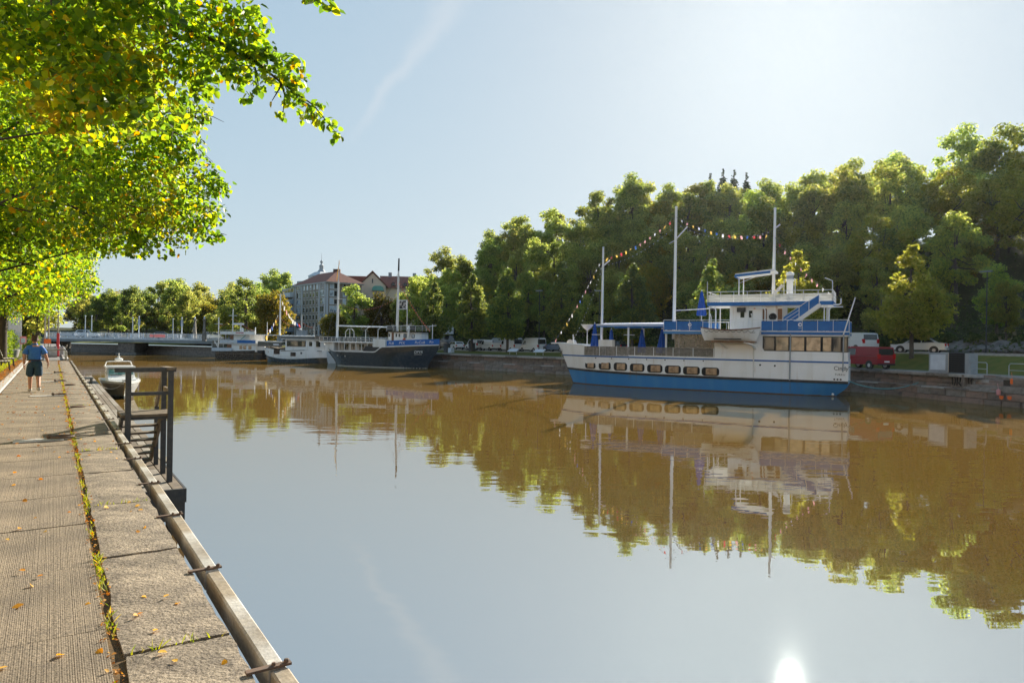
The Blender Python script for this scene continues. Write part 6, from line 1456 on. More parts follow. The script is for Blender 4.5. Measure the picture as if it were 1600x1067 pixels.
# spruces on the skyline
for i, px in enumerate((1105, 1127, 1141, 1164)):
    a_, p = bank(px, 60); place_tree('spruce', S_PROTO, (float(p[0]), float(p[1]), crest(a_) - .3 + (5.0, 5.6, 5.1, 4.3)[i]), 1.1, i * 1.3, ('dark spruce, leftmost of the four on the skyline', 'dark spruce, second from the left of the four on the skyline', 'dark spruce, third from the left of the four on the skyline', 'dark spruce, rightmost of the four on the skyline')[i], 'spruces on the skyline', sz=1.12)
# row of young lindens on the verge
LIND = [(676, 7.6, .98, 'leftmost cone-shaped linden, just right of the trawler bow'), (738, 7.8, 1.05, 'cone-shaped linden in front of the white van and flatbed truck'), (793, 7.4, 1.10, 'cone-shaped linden in front of the red-panelled van'),
        (876, 7.4, 1.0, 'cone-shaped linden above the bow of the blue and white ship'), (985, 7.2, 1.0, 'cone-shaped linden between the foremast and main mast of the ship'), (1112, 7.2, .98, 'cone-shaped linden behind the main mast and lifeboat of the ship'),
        (1242, 7.2, .98, 'sunlit cone-shaped linden behind the ship funnel'), (1427, 7.0, 1.0, 'sunlit cone-shaped linden standing in front of the silver car')]
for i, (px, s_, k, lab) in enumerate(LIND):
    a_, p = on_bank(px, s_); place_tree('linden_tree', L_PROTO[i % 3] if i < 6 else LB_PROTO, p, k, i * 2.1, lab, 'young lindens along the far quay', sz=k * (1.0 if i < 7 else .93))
# trees by the boats and far behind the bridge
for px, py, Y, k, pr, lab in ((385, 560, 128, .98, W_PROTO[1], 'bright green round tree behind the two-deck boat'), (352, 560, 136, .9, W_PROTO[3], 'round tree left of the bright tree behind the two-deck boat'), (425, 560, 126, .92, A_PROTO[0], 'yellowing tree behind the white canopied boat'), (407, 560, 140, 1.05, A_PROTO[1], 'golden tree between the two-deck boat and the apartment block'),
                             (553, 560, 124, .86, W_PROTO[4], 'dark round tree in front of the apartment block, between the trawler masts'), (520, 560, 120, .6, A_PROTO[1], 'small yellowing tree beside the after mast of the trawler'), (598, 560, 128, .92, A_PROTO[0], 'yellow green tree below the cream gable'), (628, 560, 124, .8, W_PROTO[0], 'tree left of the forward mast of the trawler'), (650, 560, 117, .9, W_PROTO[2], 'tree right of the forward mast of the trawler')):
    q = at_depth(px, py, Y); place_tree('riverside_tree', pr, (q[0], q[1], 2.2), k, px * .7, lab, 'large trees behind the moored boats')
fr_ = random.Random(9); nfar = 0; far_trees = []
for Y, x0, x1, st, hgt in ((158, 150, 430, 20, .80), (185, 125, 440, 24, .98), (215, 130, 450, 26, 1.12), (190, 640, 690, 24, .85)):
    px = x0
    while px < x1:
        q = at_depth(px + fr_.uniform(-6, 6), 530, Y + fr_.uniform(-8, 8)); k = hgt * fr_.uniform(.9, 1.15) * (1 + .12 * smoothstep((px - 150) / 150))
        e = place_tree('riverside_tree', A_PROTO[nfar % 2] if fr_.random() < .22 else W_PROTO[fr_.randrange(6)], (q[0], q[1], 3.2), k, fr_.uniform(0, 6), None, 'far trees behind the bridge' if px < 500 else 'far trees by the houses'); nfar += 1
        far_trees.append(({158: 'front', 185: 'middle', 215: 'rear', 190: 'single'}[Y], ('left of the motor boat radar' if px < 175 else 'over the left half of the bridge' if px < 235 else 'over the right half of the bridge' if px < 310 else 'above the two-deck boat' if px < 400 else 'above the white canopied boat' if px < 500 else 'beside the red roofed houses'), px, e)); px += st
label_rows(far_trees, 'far %s-row tree %s')
for px, Y, k, lab in ((440, 195, 1.25, 'tree top rising left of the balcony block'), (425, 205, 1.3, 'tree top left of the one beside the balcony block')):
    q = at_depth(px, 530, Y); place_tree('riverside_tree', W_PROTO[int(px) % 6], (q[0], q[1], 5.5), k, px, lab, 'trees beside the apartment block')
# undergrowth on the slope: leaves nobody could count
rng = np.random.default_rng(41); n = 70000
aa = rng.uniform(A_D - 45, A_G + 20, n); ss = 16.6 + 34 * rng.random(n) ** 1.5
cen = np.array([(*fb(a_, s_), hill_z(a_, s_) + h) for a_, s_, h in zip(aa, ss, rng.random(n) ** 1.6 * (.5 + 1.3 * np.clip(np.sin(aa * .9) * np.sin(ss * .7 + aa * .23), 0, 1)))])
tag(link('undergrowth', leaf_mesh('undergrowth', cen, rng.uniform(.16, .34, n), 'under_leaf', .2, rng)), 'green undergrowth covering the foot of the wooded slope', 'undergrowth', kind='stuff')
for i, px in enumerate((1475, 1497, 1520, 1543, 1562, 1583, 1600)):
    a_, p = bank(px, 17.3 + .5 * (i % 2)); rk = random.Random(i); mb = MB(); rows = []
    for u in range(6):
        rows.append([((v - 3) * .55 + rk.uniform(-.15, .15), -.5 + .5 * abs(u - 2.0) * .5 + rk.uniform(-.18, .18) + (u > 3) * .5, u * .32 - .2 + rk.uniform(-.1, .1) - .12 * abs(v - 3)) for v in range(7)])
    o = mb.grid(rows).build('rock_outcrop', 'rock', loc=(float(p[0]), float(p[1]), road_z(a_)), rot=(0, 0, face(a_))); tag(o, 'grey rock face beside the road at far right, ' + ORD[i], 'rock', 'rock faces beside the road')
BUSH = []
for i in range(26):
    a_ = A_F - 20 + i * 1.9; s_ = 18.2 + 1.4 * ((i * 7) % 5) / 5; p = fb(a_, s_); k = .8 + .5 * ((i * 3) % 4) / 4
    BUSH.append(place_tree('roadside_bush', B_PROTO[i % 2], (float(p[0]), float(p[1]), hill_z(a_, s_) - .1), k, i, None, 'bushes beside the road', 'bush'))

NUM = 'first second third fourth fifth sixth seventh eighth ninth tenth eleventh twelfth thirteenth fourteenth fifteenth sixteenth seventeenth eighteenth nineteenth twentieth'.split()
NUM += ['twenty-' + q for q in NUM[:9]]
for i, e in enumerate(BUSH): e['label'] = 'low leafy bush at the road edge below the wood, %s from the left' % NUM[i]

# ------------------------------------------------------------------ lime trees on the near bank
def lime_lobes(seed, R, z0, z1, n):
    rng = np.random.default_rng(seed); out = []
    while len(out) < n:
        p = rng.uniform(-1, 1, 3); q = (math.hypot(p[0], p[1]) ** 3 + abs(p[2]) ** (5 if p[2] < 0 else 2.4)) ** .33
        if q > 1 or q < .45: continue
        out.append((p[0] * (R - .5), p[1] * (R - .5), (z0 + z1) / 2 + p[2] * ((z1 - z0) / 2 - .4), rng.uniform(.5, .95)))
    return out
LT = lime_lobes(71, 5.1, 2.5, 10.5, 150)
lime_far = make_proto('lime', LT, 6.5, .22, 42000, (.06, .14), 'leaf_lime', 'bark', 71, droop=.6, inner=.3, every=3)
GL = 'lime trees along the promenade'
for i, (p_, t_, k, lab) in enumerate(((-3.0, 21.5, 1.0, 'lime tree of the promenade row, third from the camera'), (-3.0, 30.5, 1.0, 'lime tree of the promenade row, fourth from the camera'), (-3.1, 39.5, 1.0, 'lime tree of the promenade row, fifth from the camera'), (-2.4, 49.0, .95, 'lime tree whose dark trunk shows beside the bench at the left edge'))):
    place_tree('lime_tree', lime_far, nb(p_, t_, ZQ), k, i * 1.7 + .4, lab, GL)
# second tree of the row: crown reaching out over the path
def local_lobes(base, items): return [(x - base[0], y - base[1], z - base[2], r) for (px, py, Y, r) in items for x, y, z in (at_depth(px, py, Y),)]
b2 = nb(-2.8, 13.2, ZQ); rs = np.random.default_rng(82)
sil2 = [(345, 292, 11.5, .22), (325, 288, 11.5, .35), (300, 275, 11.6, .5), (262, 240, 11.6, .5), (290, 232, 11.4, .35), (318, 188, 10.2, .12), (305, 185, 10.2, .22), (290, 172, 10.4, .4), (270, 205, 11, .5), (330, 330, 11.5, .28), (338, 372, 11.8, .16), (318, 362, 11.8, .28), (300, 340, 11.8, .4), (275, 320, 11.8, .55), (250, 350, 12, .35), (225, 378, 11, .22), (212, 392, 11, .14), (218, 365, 11.2, .3), (240, 300, 12, .7), (215, 250, 12, .8), (190, 320, 12.3, .8), (180, 375, 13, .45), (150, 340, 12.5, .9)]
l2 = local_lobes(b2, sil2)
for i in range(75):
    px, py, Y = rs.uniform(-260, 235), rs.uniform(-80, 400), rs.uniform(9.5, 15.5)
    if py > 385 - max(0, px - 60) * .25: continue
    x, y, z = at_depth(px, py, Y); l2.append((x - b2[0], y - b2[1], z - b2[2], rs.uniform(.55, .95)))
t2 = empty('lime_tree', b2, 0, 'second lime tree, its yellow green crown reaching far over the river at left', 'tree', GL)
pts, d = lobes_to_points(l2, 60000, rs, .3)
link('crown', leaf_mesh('lime_crown', pts, rs.uniform(.05, .11, len(pts)), 'leaf_lime', .6, rs, updir=d * .5 + np.array([0, 0, .7])), None, t2); tag(t2.children[-1], kind='stuff')
wood(l2, 6.0, .2, random.Random(82), every=7).build('trunk', 'bark', t2, smooth=60)
tw_ = MB(); rr = random.Random(3)
for (x, y, z, r) in l2:
    for k in range(3 if r < .4 else 2):
        e = Vector((x, y, z)); q = e + Vector((rr.uniform(-1, 1), rr.uniform(-1, 1), rr.uniform(-.7, .3))) * r * 1.15; tw_.tube([e, e.lerp(q, .5) + Vector((0, 0, .05)), q], [.012, .008, .003], 4)
tag(tw_.build('twigs', 'bark', t2), kind='stuff')
# nearest tree: boughs entering the picture from above
b1 = nb(-3.0, 5.2, ZQ); rs = np.random.default_rng(91)
sil1 = [(525, 210, 5.6, .05), (515, 195, 5.6, .08), (498, 185, 5.6, .10), (478, 170, 5.6, .12), (500, 165, 5.6, .07), (455, 150, 5.6, .11), (440, 178, 5.6, .06), (462, 128, 5.6, .13), (438, 118, 5.6, .15), (455, 100, 5.6, .10), (410, 95, 5.6, .18), (430, 85, 5.6, .12), (405, 135, 5.5, .07), (385, 150, 5.5, .06), (420, 160, 5.5, .04), (375, 115, 5.5, .14), (385, 70, 5.6, .2), (395, 40, 5.6, .16), (375, 15, 5.6, .2), (350, 95, 5.6, .24), (335, 55, 5.6, .3), (300, 110, 5.7, .26), (270, 70, 5.7, .36), (310, 15, 5.6, .34), (320, 135, 5.7, .14), (505, 2, 5.0, .07), (490, -8, 5.0, .09), (518, 8, 5.0, .05), (470, -20, 5, .1)]
for i in range(46):
    px, py = rs.uniform(-60, 270), rs.uniform(-70, 175)
    if py > 190 - .25 * px + 20: continue
    sil1.append((px, py, rs.uniform(4.6, 7.4), rs.uniform(.2, .42)))
l1 = local_lobes(b1, sil1)
t1 = empty('lime_tree', b1, 0, 'nearest lime tree, large backlit leaves hanging in from the upper left corner', 'tree', GL)
pts, d = lobes_to_points(l1, 13000, rs, .15)
for i in range(40):
    a_ = rs.uniform(0, 6.28); rr_ = rs.uniform(0, 3.5); l1.append((rr_ * math.cos(a_) - 1.5 * NN[0], rr_ * math.sin(a_) - 1.5 * NN[1], rs.uniform(3.6, 8.5), .6))
pb_, db_ = lobes_to_points(l1[len(sil1):], 9000, rs, .3)
world_pts = pts + np.array(b1); dist = np.linalg.norm(world_pts - CAMP, axis=1)
vis = np.array([(lambda v: -10 < 800 + FOC * (v @ _r) / (v @ _f) < 560 and -10 < 533.5 - FOC * (v @ _u) / (v @ _f) < 260)(w_ - CAMP) for w_ in world_pts])
order = np.argsort(np.where(vis, dist, 99)); big = order[:300]; rest = order[300:]
M['leaf_single'] = island_mat('leaf_single', [(0, (.03, .07, .012)), (.45, (.08, .155, .016)), (.88, (.14, .205, .018)), (.97, (.25, .24, .02)), (1, (.36, .20, .02))], .66, .42, tval=3.4)
_n = M['leaf_single'].node_tree; _oi = _n.nodes.new('ShaderNodeObjectInfo'); _n.links.new(_oi.outputs['Random'], [x for x in _n.nodes if x.type == 'VALTORGB'][0].inputs[0])
for j in big:
    o = link('leaf', leaf_mesh('leaf', np.zeros((1, 3)), [rs.uniform(.055, .085)], 'leaf_single', .6, rs, updir=d[j:j + 1] * .5 + np.array([0, 0, .7])), None, t1, pts[j])
allp = np.concatenate([pts[rest], pb_]); alld = np.concatenate([d[rest], db_])
tag(link('leaf_mass', leaf_mesh('leaf_mass', allp, rs.uniform(.045, .075, len(allp)), 'leaf_lime', .6, rs, updir=alld * .5 + np.array([0, 0, .7])), None, t1), kind='stuff')
mb = wood(l1[len(sil1):], 5.5, .25, random.Random(91), every=4); mb.build('trunk', 'bark', t1, smooth=60)
# limbs: one runs out to the tip over the water
lim = MB(); P1 = lambda px, py, Y: Vector(at_depth(px, py, Y)) - Vector(b1)
lim.tube([Vector((0, 0, 3.4)), P1(-150, -40, 6.0), P1(150, -10, 5.9), P1(300, 50, 5.7), P1(385, 85, 5.6), P1(440, 130, 5.6), P1(490, 165, 5.6), P1(525, 208, 5.6)], [.11, .07, .04, .022, .014, .009, .006, .003], 6)
lim.tube([Vector((0, 0, 3.8)), P1(100, -120, 5.6), P1(350, -60, 5.2), P1(470, -25, 5.0), P1(510, 2, 5.0)], [.09, .05, .02, .009, .003], 6)
for a_, b_ in (((385, 85), (405, 140)), ((405, 140), (388, 152)), ((440, 130), (425, 158)), ((440, 130), (442, 178)), ((300, 50), (205, 100)), ((205, 100), (160, 160)), ((205, -5), (180, 80)), ((80, 0), (75, 120)), ((385, 85), (455, 100)), ((205, 0), (160, 75)), ((140, 5), (185, 60))):
    lim.tube([P1(*a_, 5.6), P1((a_[0] + b_[0]) / 2 + 4, (a_[1] + b_[1]) / 2 - 5, 5.6), P1(*b_, 5.6)], [.010, .007, .003], 4)
tag(lim.build('branch', 'bark', t1), kind='stuff')
# dark tree and further trees on the near bank beyond the barrier
for p_, t_, k, pr, lab in ((-1.2, 82, .86, W_PROTO[5], 'dark round tree overhanging the quay left of the bridge'), (-7.5, 88, 1.0, W_PROTO[2], 'tree on the near bank behind the flag poles'), (-12, 76, 1.0, A_PROTO[0], 'tree on the near bank behind the hedge'), (-3.5, 128, .9, W_PROTO[0], 'tree on the near bank at the left end of the bridge'), (-14, 60, 1.0, W_PROTO[3], 'tree at the left edge behind the lawn'), (-3, 110, .8, A_PROTO[1], 'yellowish tree just left of the bridge lamps')):
    place_tree('near_bank_tree', pr, nb(p_, t_, ZQ), k, t_, lab, 'trees on the near bank beyond the barrier')

# ------------------------------------------------------------------ landing stairs and plank dock (near bank frame: x outwards, y along)
ld = empty('landing_stairs', nb(0, 0, 0), PHI, 'dark timber landing stairs with handrails going down to the plank dock', 'stairs')
T0 = 15.55; Z_D = .9; Z_P = 2.30
def bm(p, q, w, h, name, m='timber_dark', par=None): return MB().beam(p, q, w, h).build(name, m, par or ld)
bm((1.26, T0, .9), (1.26, T0, 3.19), .10, .10, 'post'); bm((2.02, T0 - .02, .9), (2.02, T0 - .02, 3.21), .10, .10, 'post')
bm((1.02, T0, 3.2), (2.12, T0, 3.2), .07, .09, 'handrail'); bm((1.26, T0, 2.72), (2.02, T0, 2.72), .05, .07, 'mid_rail')
bm((2.02, T0 + 1.0, .9), (2.02, T0 + 1.0, 3.16), .10, .10, 'post'); bm((2.02, T0 + 2.2, .9), (2.02, T0 + 2.2, 2.25), .09, .09, 'post')
bm((2.02, T0 - .1, 3.22), (2.02, T0 + 1.1, 3.2), .16, .05, 'handrail', 'timber')
bm((2.02, T0 + 1.05, 3.1), (2.02, T0 + 2.3, 2.25), .05, .16, 'sloping_rail', 'timber'); bm((2.02, T0 + .0, 2.75), (2.02, T0 + 1.05, 2.75), .05, .1, 'side_rail', 'timber')
for i in range(5): MB().bbox(1.14, 2.08, T0 + .02 + i * .2, T0 + .2 + i * .2, Z_P - .05, Z_P, .006).build('platform_board', 'timber', ld)
bm((1.14, T0 + .1, Z_P - .085), (2.08, T0 + .1, Z_P - .085), .05, .06, 'platform_joist'); bm((1.14, T0 + .95, Z_P - .1), (2.08, T0 + .95, Z_P - .1), .06, .09, 'platform_joist')
NS = 7
for i in range(NS):
    f = (i + 1) / (NS + .5); y = T0 + 1.05 + 1.75 * f; z = Z_P - (Z_P - Z_D) * f
    MB().bbox(1.26, 1.96, y - .15, y + .12, z - .04, z, .006).build('tread', 'timber', ld)
for x in (1.23, 1.99): bm((x, T0 + .95, Z_P - .1), (x, T0 + 2.95, Z_D + .05), .05, .22, 'stringer', 'timber' if x > 1.5 else 'timber_dark')
# dock
dk = empty('plank_dock', nb(0, 0, 0), PHI, 'long weathered plank dock running below the promenade edge', 'dock')
for j in range(6):
    x0 = 1.16 + j * .205; y = 14.75 if j < 5 else 18.1; k = 0
    while y < 57:
        L = 4.2 if (k or j % 2 == 0) else 2.4
        MB().bbox(x0, x0 + .19, y, min(y + L - .02, 58), Z_D - .05, Z_D + random.uniform(-.003, .003), .006).build('plank', random.choice(('timber_grey', 'timber_grey', 'timber')), dk); y += L; k += 1
MB().box(1.14, 2.175, 14.69, 14.745, Z_D - .27, Z_D - .0).build('end_board', 'timber_dark', dk); MB().box(2.18, 2.22, 14.69, 18.05, Z_D - .27, Z_D - .0).build('side_board', 'timber_dark', dk)
MB().box(1.14, 2.2, 14.73, 14.80, Z_D - .62, Z_D - .28).build('cross_beam', 'timber_dark', dk)
for y in (14.9, 18, 22, 26, 30, 34, 38, 42, 46, 50, 54): MB().tube([(2.0, y, -1.5), (2.0, y, Z_D - .06)], .12, 8).build('pile', 'timber_dark', dk)
for y in (18, 24, 30, 36, 42, 48, 54): MB().box(1.15, 1.98, y - .05, y + .05, Z_D - .2, Z_D - .055).build('joist', 'timber_dark', dk)
# low bench-like pallet at the far end of the dock
pl = empty('wooden_pallet', nb(1.6, 49.5, Z_D + .005), PHI, 'pale wooden pallet stack at the far end of the plank dock', 'pallet')
for i in range(5): MB().bbox(-.5, .5, -.6 + i * .25, -.6 + i * .25 + .2, .26, .32, .005).build('board', 'timber_grey', pl)
for x in (-.4, 0, .4): MB().box(x - .05, x + .05, -.6, .6, .02, .255).build('bearer', 'timber_grey', pl)
# planks and mooring rings let into the slabs
for (p_, t_), w_, lab in (((-.18, 14.3), .72, 'pale inset plate with a dark mooring ring, nearest of the plates on the path'), ((-.12, 24.4), .85, 'pale inset plate near the feet of the walking man'), ((-.05, 31.5), .8, 'pale inset plate on the path beyond the walking man'), ((-.05, 38.5), .8, 'farthest pale inset plate on the path before the barrier')):
    e = empty('mooring_plate', nb(p_, t_, ZQ), PHI, lab, 'mooring plate', 'mooring plates in the path'); MB().bbox(-w_ / 2, w_ / 2, -.17, .17, .004, .022, .006).build('plate', 'coping', e)
    rg = MB(); n = 22; rg.tube([(.34 + .17 * math.cos(2 * math.pi * i / n), .05 + .14 * math.sin(2 * math.pi * i / n), .05) for i in range(n + 1)], .022, 6, False); rg.build('ring', 'rust', e)
    MB().lathe([(.03, 0), (.05, .05), (.02, .08)], 8, (.15, .05, .02)).build('eye_bolt', 'rust', e)
for t_ in (20.5, 29.5): 
    e = MB().lathe([(.16, 0), (.18, .02), (.12, .04), (.1, .03)], 14).build('iron_cover', 'rust', loc=nb(.55, t_, ZQ + .005)); tag(e, 'small dark iron cover on the granite edge, %s' % ('nearer of two' if t_ < 25 else 'farther of two'), 'cover', 'iron covers on the granite edge')

# ------------------------------------------------------------------ walking man
def skin_mesh(name, verts, edges, radii, root, m, sub=2):
    me = bpy.data.meshes.new(name); me.from_pydata(verts, edges, []); o = bpy.data.objects.new(name, me); COL.objects.link(o)
    md = o.modifiers.new('skin', 'SKIN'); sv = me.skin_vertices[0].data
    for i, r in enumerate(radii): sv[i].radius = r if isinstance(r, tuple) else (r, r); sv[i].use_root = (i == root)
    md.use_smooth_shade = True; md.branch_smoothing = .6
    s_ = o.modifiers.new('sub', 'SUBSURF'); s_.levels = sub; s_.render_levels = sub
    out = bpy.data.meshes.new_from_object(o.evaluated_get(bpy.context.evaluated_depsgraph_get())); bpy.data.objects.remove(o); bpy.data.meshes.remove(me)
    out.name = name; out.materials.clear(); out.materials.append(M[m]); out.shade_smooth()
    return out
man = empty('person', nb(-.47, 26.4, ZQ + .004), PHI + .02, 'man in a blue polo shirt and dark knee shorts walking away along the promenade', 'person')
# local: x right, y walking direction, z up
V = [(0, 0, .95), (0, .0, 1.15), (0, .02, 1.36), (0, .03, 1.50), (0, .04, 1.565), (0, .05, 1.66), (0, .045, 1.73),      # 0-6 spine, neck, head
     (-.10, 0, .90), (-.11, .13, .50), (-.11, .15, .10), (-.115, .18, .045),                                            # 7-10 left leg (forward)
     (.10, 0, .90), (.10, .0, .50), (.11, -.24, .16), (.115, -.22, .09),                                                # 11-14 right leg (trailing)
     (-.20, .01, 1.42), (-.265, -.02, 1.15), (-.27, .05, .92), (-.27, .07, .86),                                         # 15-18 left arm
     (.20, .01, 1.42), (.285, -.05, 1.16), (.345, .05, .96), (.36, .08, .90)]                                           # 19-22 right arm
E_ = [(0, 1), (1, 2), (2, 3), (3, 4), (4, 5), (5, 6), (0, 7), (7, 8), (8, 9), (9, 10), (0, 11), (11, 12), (12, 13), (13, 14), (2, 15), (15, 16), (16, 17), (17, 18), (2, 19), (19, 20), (20, 21), (21, 22)]
R_ = [(.15, .12), (.16, .13), (.165, .11), .06, .058, (.082, .098), (.07, .085), .095, .07, .048, .05, .095, .07, .05, .05, .07, .054, .04, .038, .07, .054, .04, .038]
link('body', skin_mesh('body', V, E_, R_, 0, 'skin'), None, man)
# hands with fingers
for sg, W0 in ((-1, Vector((-.27, .075, .86))), (1, Vector((.36, .085, .90)))):
    hv = [tuple(W0), tuple(W0 + Vector((0, .008, -.05))), tuple(W0 + Vector((0, .015, -.085)))]; he = [(0, 1), (1, 2)]; hr = [(.026, .02), (.034, .02), (.036, .016)]
    for k, fl_ in enumerate((.065, .078, .074, .058)):
        b0 = len(hv); y = -.028 + k * .019; hv += [tuple(W0 + Vector((0, .015 - y, -.095))), tuple(W0 + Vector((-sg * .012, .02 - y, -.095 - fl_ * .55))), tuple(W0 + Vector((-sg * .03, .02 - y, -.095 - fl_)))]; he += [(2, b0), (b0, b0 + 1), (b0 + 1, b0 + 2)]; hr += [.0095, .009, .0075]
    b0 = len(hv); hv += [tuple(W0 + Vector((-sg * .012, .045, -.06))), tuple(W0 + Vector((-sg * .02, .06, -.105)))]; he += [(1, b0), (b0, b0 + 1)]; hr += [.012, .009]
    link('hand', skin_mesh('hand', hv, he, hr, 0, 'skin', 1), None, man)
# shirt with short sleeves
SV = [(0, 0, .90), (0, -.005, 1.10), (0, .015, 1.34), (0, .025, 1.46), (-.17, .01, 1.43), (-.235, -.005, 1.26), (-.25, -.012, 1.17), (.17, .01, 1.43), (.245, -.02, 1.27), (.27, -.035, 1.17)]
link('shirt', skin_mesh('shirt', SV, [(0, 1), (1, 2), (2, 3), (2, 4), (4, 5), (5, 6), (2, 7), (7, 8), (8, 9)], [(.20, .15), (.225, .18), (.225, .15), (.09, .085), (.105, .098), .095, .10, (.105, .098), .095, .10], 0, 'shirt'), None, man)
MB().lathe([(.078, 0), (.086, .03), (.074, .055)], 14, (0, .03, 1.475)).build('collar', 'shirt', man, smooth=50)
# knee-length shorts
HV = [(0, 0, 1.06), (0, 0, .92), (-.10, .01, .84), (-.11, .09, .62), (-.11, .135, .46), (.10, -.005, .84), (.102, .0, .62), (.10, -.01, .46)]
link('shorts', skin_mesh('shorts', HV, [(0, 1), (1, 2), (2, 3), (3, 4), (1, 5), (5, 6), (6, 7)], [(.215, .17), (.222, .185), (.13, .15), (.125, .13), (.12, .125), (.13, .15), (.125, .13), (.12, .125)], 0, 'shorts'), None, man)
MB().lathe([(.205, 0), (.212, .02), (.205, .04)], 20, (0, 0, 0)).build('belt', 'belt', man, smooth=50, loc=(0, 0, .985)).scale = (1, .78, 1)
for sg, p in ((-1, (-.115, .2, .045)), (1, (.115, -.19, .085))):
    sh = skin_mesh('shoe', [(p[0], p[1] - .09, p[2] + .01), (p[0], p[1] - .02, p[2] + .025), (p[0], p[1] + .10, p[2] + .0), (p[0] + .01, p[1] + .18, p[2] - .01)], [(0, 1), (1, 2), (2, 3)], [(.06, .065), (.065, .08), (.065, .055), (.055, .045)], 0, 'shoe'); link('shoe', sh, None, man)
    MB().lathe([(.05, 0), (.052, .1)], 10, (p[0], p[1] - .03, .07)).build('sock', 'dark' if sg > 0 else 'white_text', man)
link('hair', skin_mesh('hair', [(0, .015, 1.60), (0, .02, 1.69), (0, .035, 1.755)], [(0, 1), (1, 2)], [(.072, .06), (.094, .098), (.075, .088)], 1, 'hair'), None, man)
for sg in (-1, 1): MB().lathe([(.012, -.02), (.026, 0), (.014, .03)], 8).build('ear', 'skin', man, loc=(sg * .088, .05, 1.645))
MB().lathe([(.008, -.03), (.017, -.02), (.01, .02)], 8).build('nose', 'skin', man, loc=(0, .155, 1.65))
for sg in (-1, 1): MB().lathe([(.004, -.008), (.011, 0), (.004, .008)], 8).build('eye', 'dark', man, loc=(sg * .034, .132, 1.67))
MB().box(-.03, .03, .13, .145, 1.605, 1.613).build('mouth', 'flag_pink', man)

# ------------------------------------------------------------------ benches, barrier, things at the end of the promenade
for i, (t_, lab) in enumerate(((41.6, 'nearer park bench with pale slats beside the promenade'), (46.0, 'farther park bench with pale slats beside the promenade'))):
    e = empty('park_bench', nb(-1.98, t_, ZQ + .04), PHI + .06, lab, 'bench', 'benches beside the promenade')
    for k in range(4): MB().bbox(-.22 + k * .125, -.12 + k * .125, -.95, .95, .42, .455, .006).build('seat_slat', 'timber_grey', e)
    for k in range(3): MB().beam((-.27 - .05 * k, -.95, .58 + .13 * k), (-.27 - .05 * k, .95, .58 + .13 * k), .03, .1).build('back_slat', 'plastic_white', e)
    for y in (-.75, .75):
        MB().tube([(.24, y, 0), (.2, y, .42), (-.25, y, .42), (-.42, y, .95)], .03, 6).build('leg_frame', 'dark', e); MB().tube([(-.25, y, .42), (-.34, y, 0)], .03, 6).build('leg', 'dark', e)
br_ = empty('tube_barrier', nb(0, 57.0, ZQ), PHI, 'grey bent tube barrier across the end of the promenade', 'barrier')
MB().tube([(-1.5, 0, 0), (-1.5, 0, .62), (-1.38, 0, .74), (.68, 0, .74), (.8, 0, .62), (.8, 0, 0)], .045, 8).build('frame', 'galv', br_); MB().tube([(-1.5, 0, .28), (.8, 0, .28)], .03, 6).build('lower_rail', 'rust', br_)
fence_p = [(.75, 57 + i * 2.2) for i in range(9)]
qf = empty('quay_rail', nb(0, 0, 0), PHI, 'low white railing along the quay edge beyond the barrier', 'railing')
MB().tube([(p_, t_, ZQ + .75) for p_, t_ in fence_p], .03, 6).build('rail', 'plastic_white', qf)
for p_, t_ in fence_p: MB().tube([(p_, t_, ZQ + .05), (p_, t_, ZQ + .76)], .03, 6).build('post', 'plastic_white', qf)
def topiary(p_, t_, lab, h=1.1):
    e = empty('potted_bush', nb(p_, t_, ZQ), PHI, lab, 'potted bush', 'potted bushes beyond the barrier'); MB().lathe([(.42, 0), (.55, .6), (.5, .62)], 14).build('pot', 'concrete', e, smooth=40)
    r = np.random.default_rng(int(t_)); pts, d = lobes_to_points([(0, 0, .95, .55), (.1, 0, h + .35, .42), (-.15, .1, .8, .5)], 1500, r, .5); link('foliage', leaf_mesh('foliage', pts, r.uniform(.06, .1, 1500), 'hedge_leaf', .3, r), None, e)
topiary(-1.2, 60, 'clipped round bush in a stone pot beyond the barrier, left of the orange sign'); topiary(-2.6, 64, 'clipped round bush in a stone pot behind the walking man')
for i, (p_, t_, h, m_, lab) in enumerate(((-.55, 70, 9, 'galv', 'left of the three slim flag poles beyond the barrier'), (-.3, 71, 9.5, 'galv', 'middle of the three slim flag poles beyond the barrier'), (.35, 66, 10, 'galv', 'right flag pole with its red lower part beyond the barrier'))):
    e = empty('flag_pole', nb(p_, t_, ZQ), 0, lab, 'flag pole', 'flag poles beyond the barrier'); MB().tube([(0, 0, 0), (0, 0, h)], [.06, .04], 8).build('pole', m_, e); MB().lathe([(.05, 0), (.09, .08), (.02, .16)], 8, (0, 0, h)).build('ball', 'metal', e)
    if i == 2: MB().tube([(0, 0, .02), (0, 0, 1.9)], .095, 8).build('red_sleeve', 'sign_red', e)
e = empty('orange_sign', nb(-.35, 67, ZQ), PHI, 'orange sign board on posts beyond the barrier', 'sign'); MB().box(-.24, .24, -.03, .03, 1.05, 1.42).build('board', 'orange', e)
for x in (-.2, .2): MB().tube([(x, 0, 0), (x, 0, 1.2)], .03, 6).build('post', 'metal', e)
e = empty('red_ladder_mast', nb(-3.3, 62, ZQ), PHI, 'red and white lattice mast standing behind the walking man', 'mast')
for x in (-.22, .22): MB().tube([(x, 0, 0), (x * .7, 0, 5.2)], .035, 6).build('rail', 'sign_red', e)
for i in range(14): MB().tube([(-.2, 0, .4 + i * .34), (.2, 0, .4 + i * .34)], .025, 5).build('rung', 'white_text' if i % 2 else 'sign_red', e)
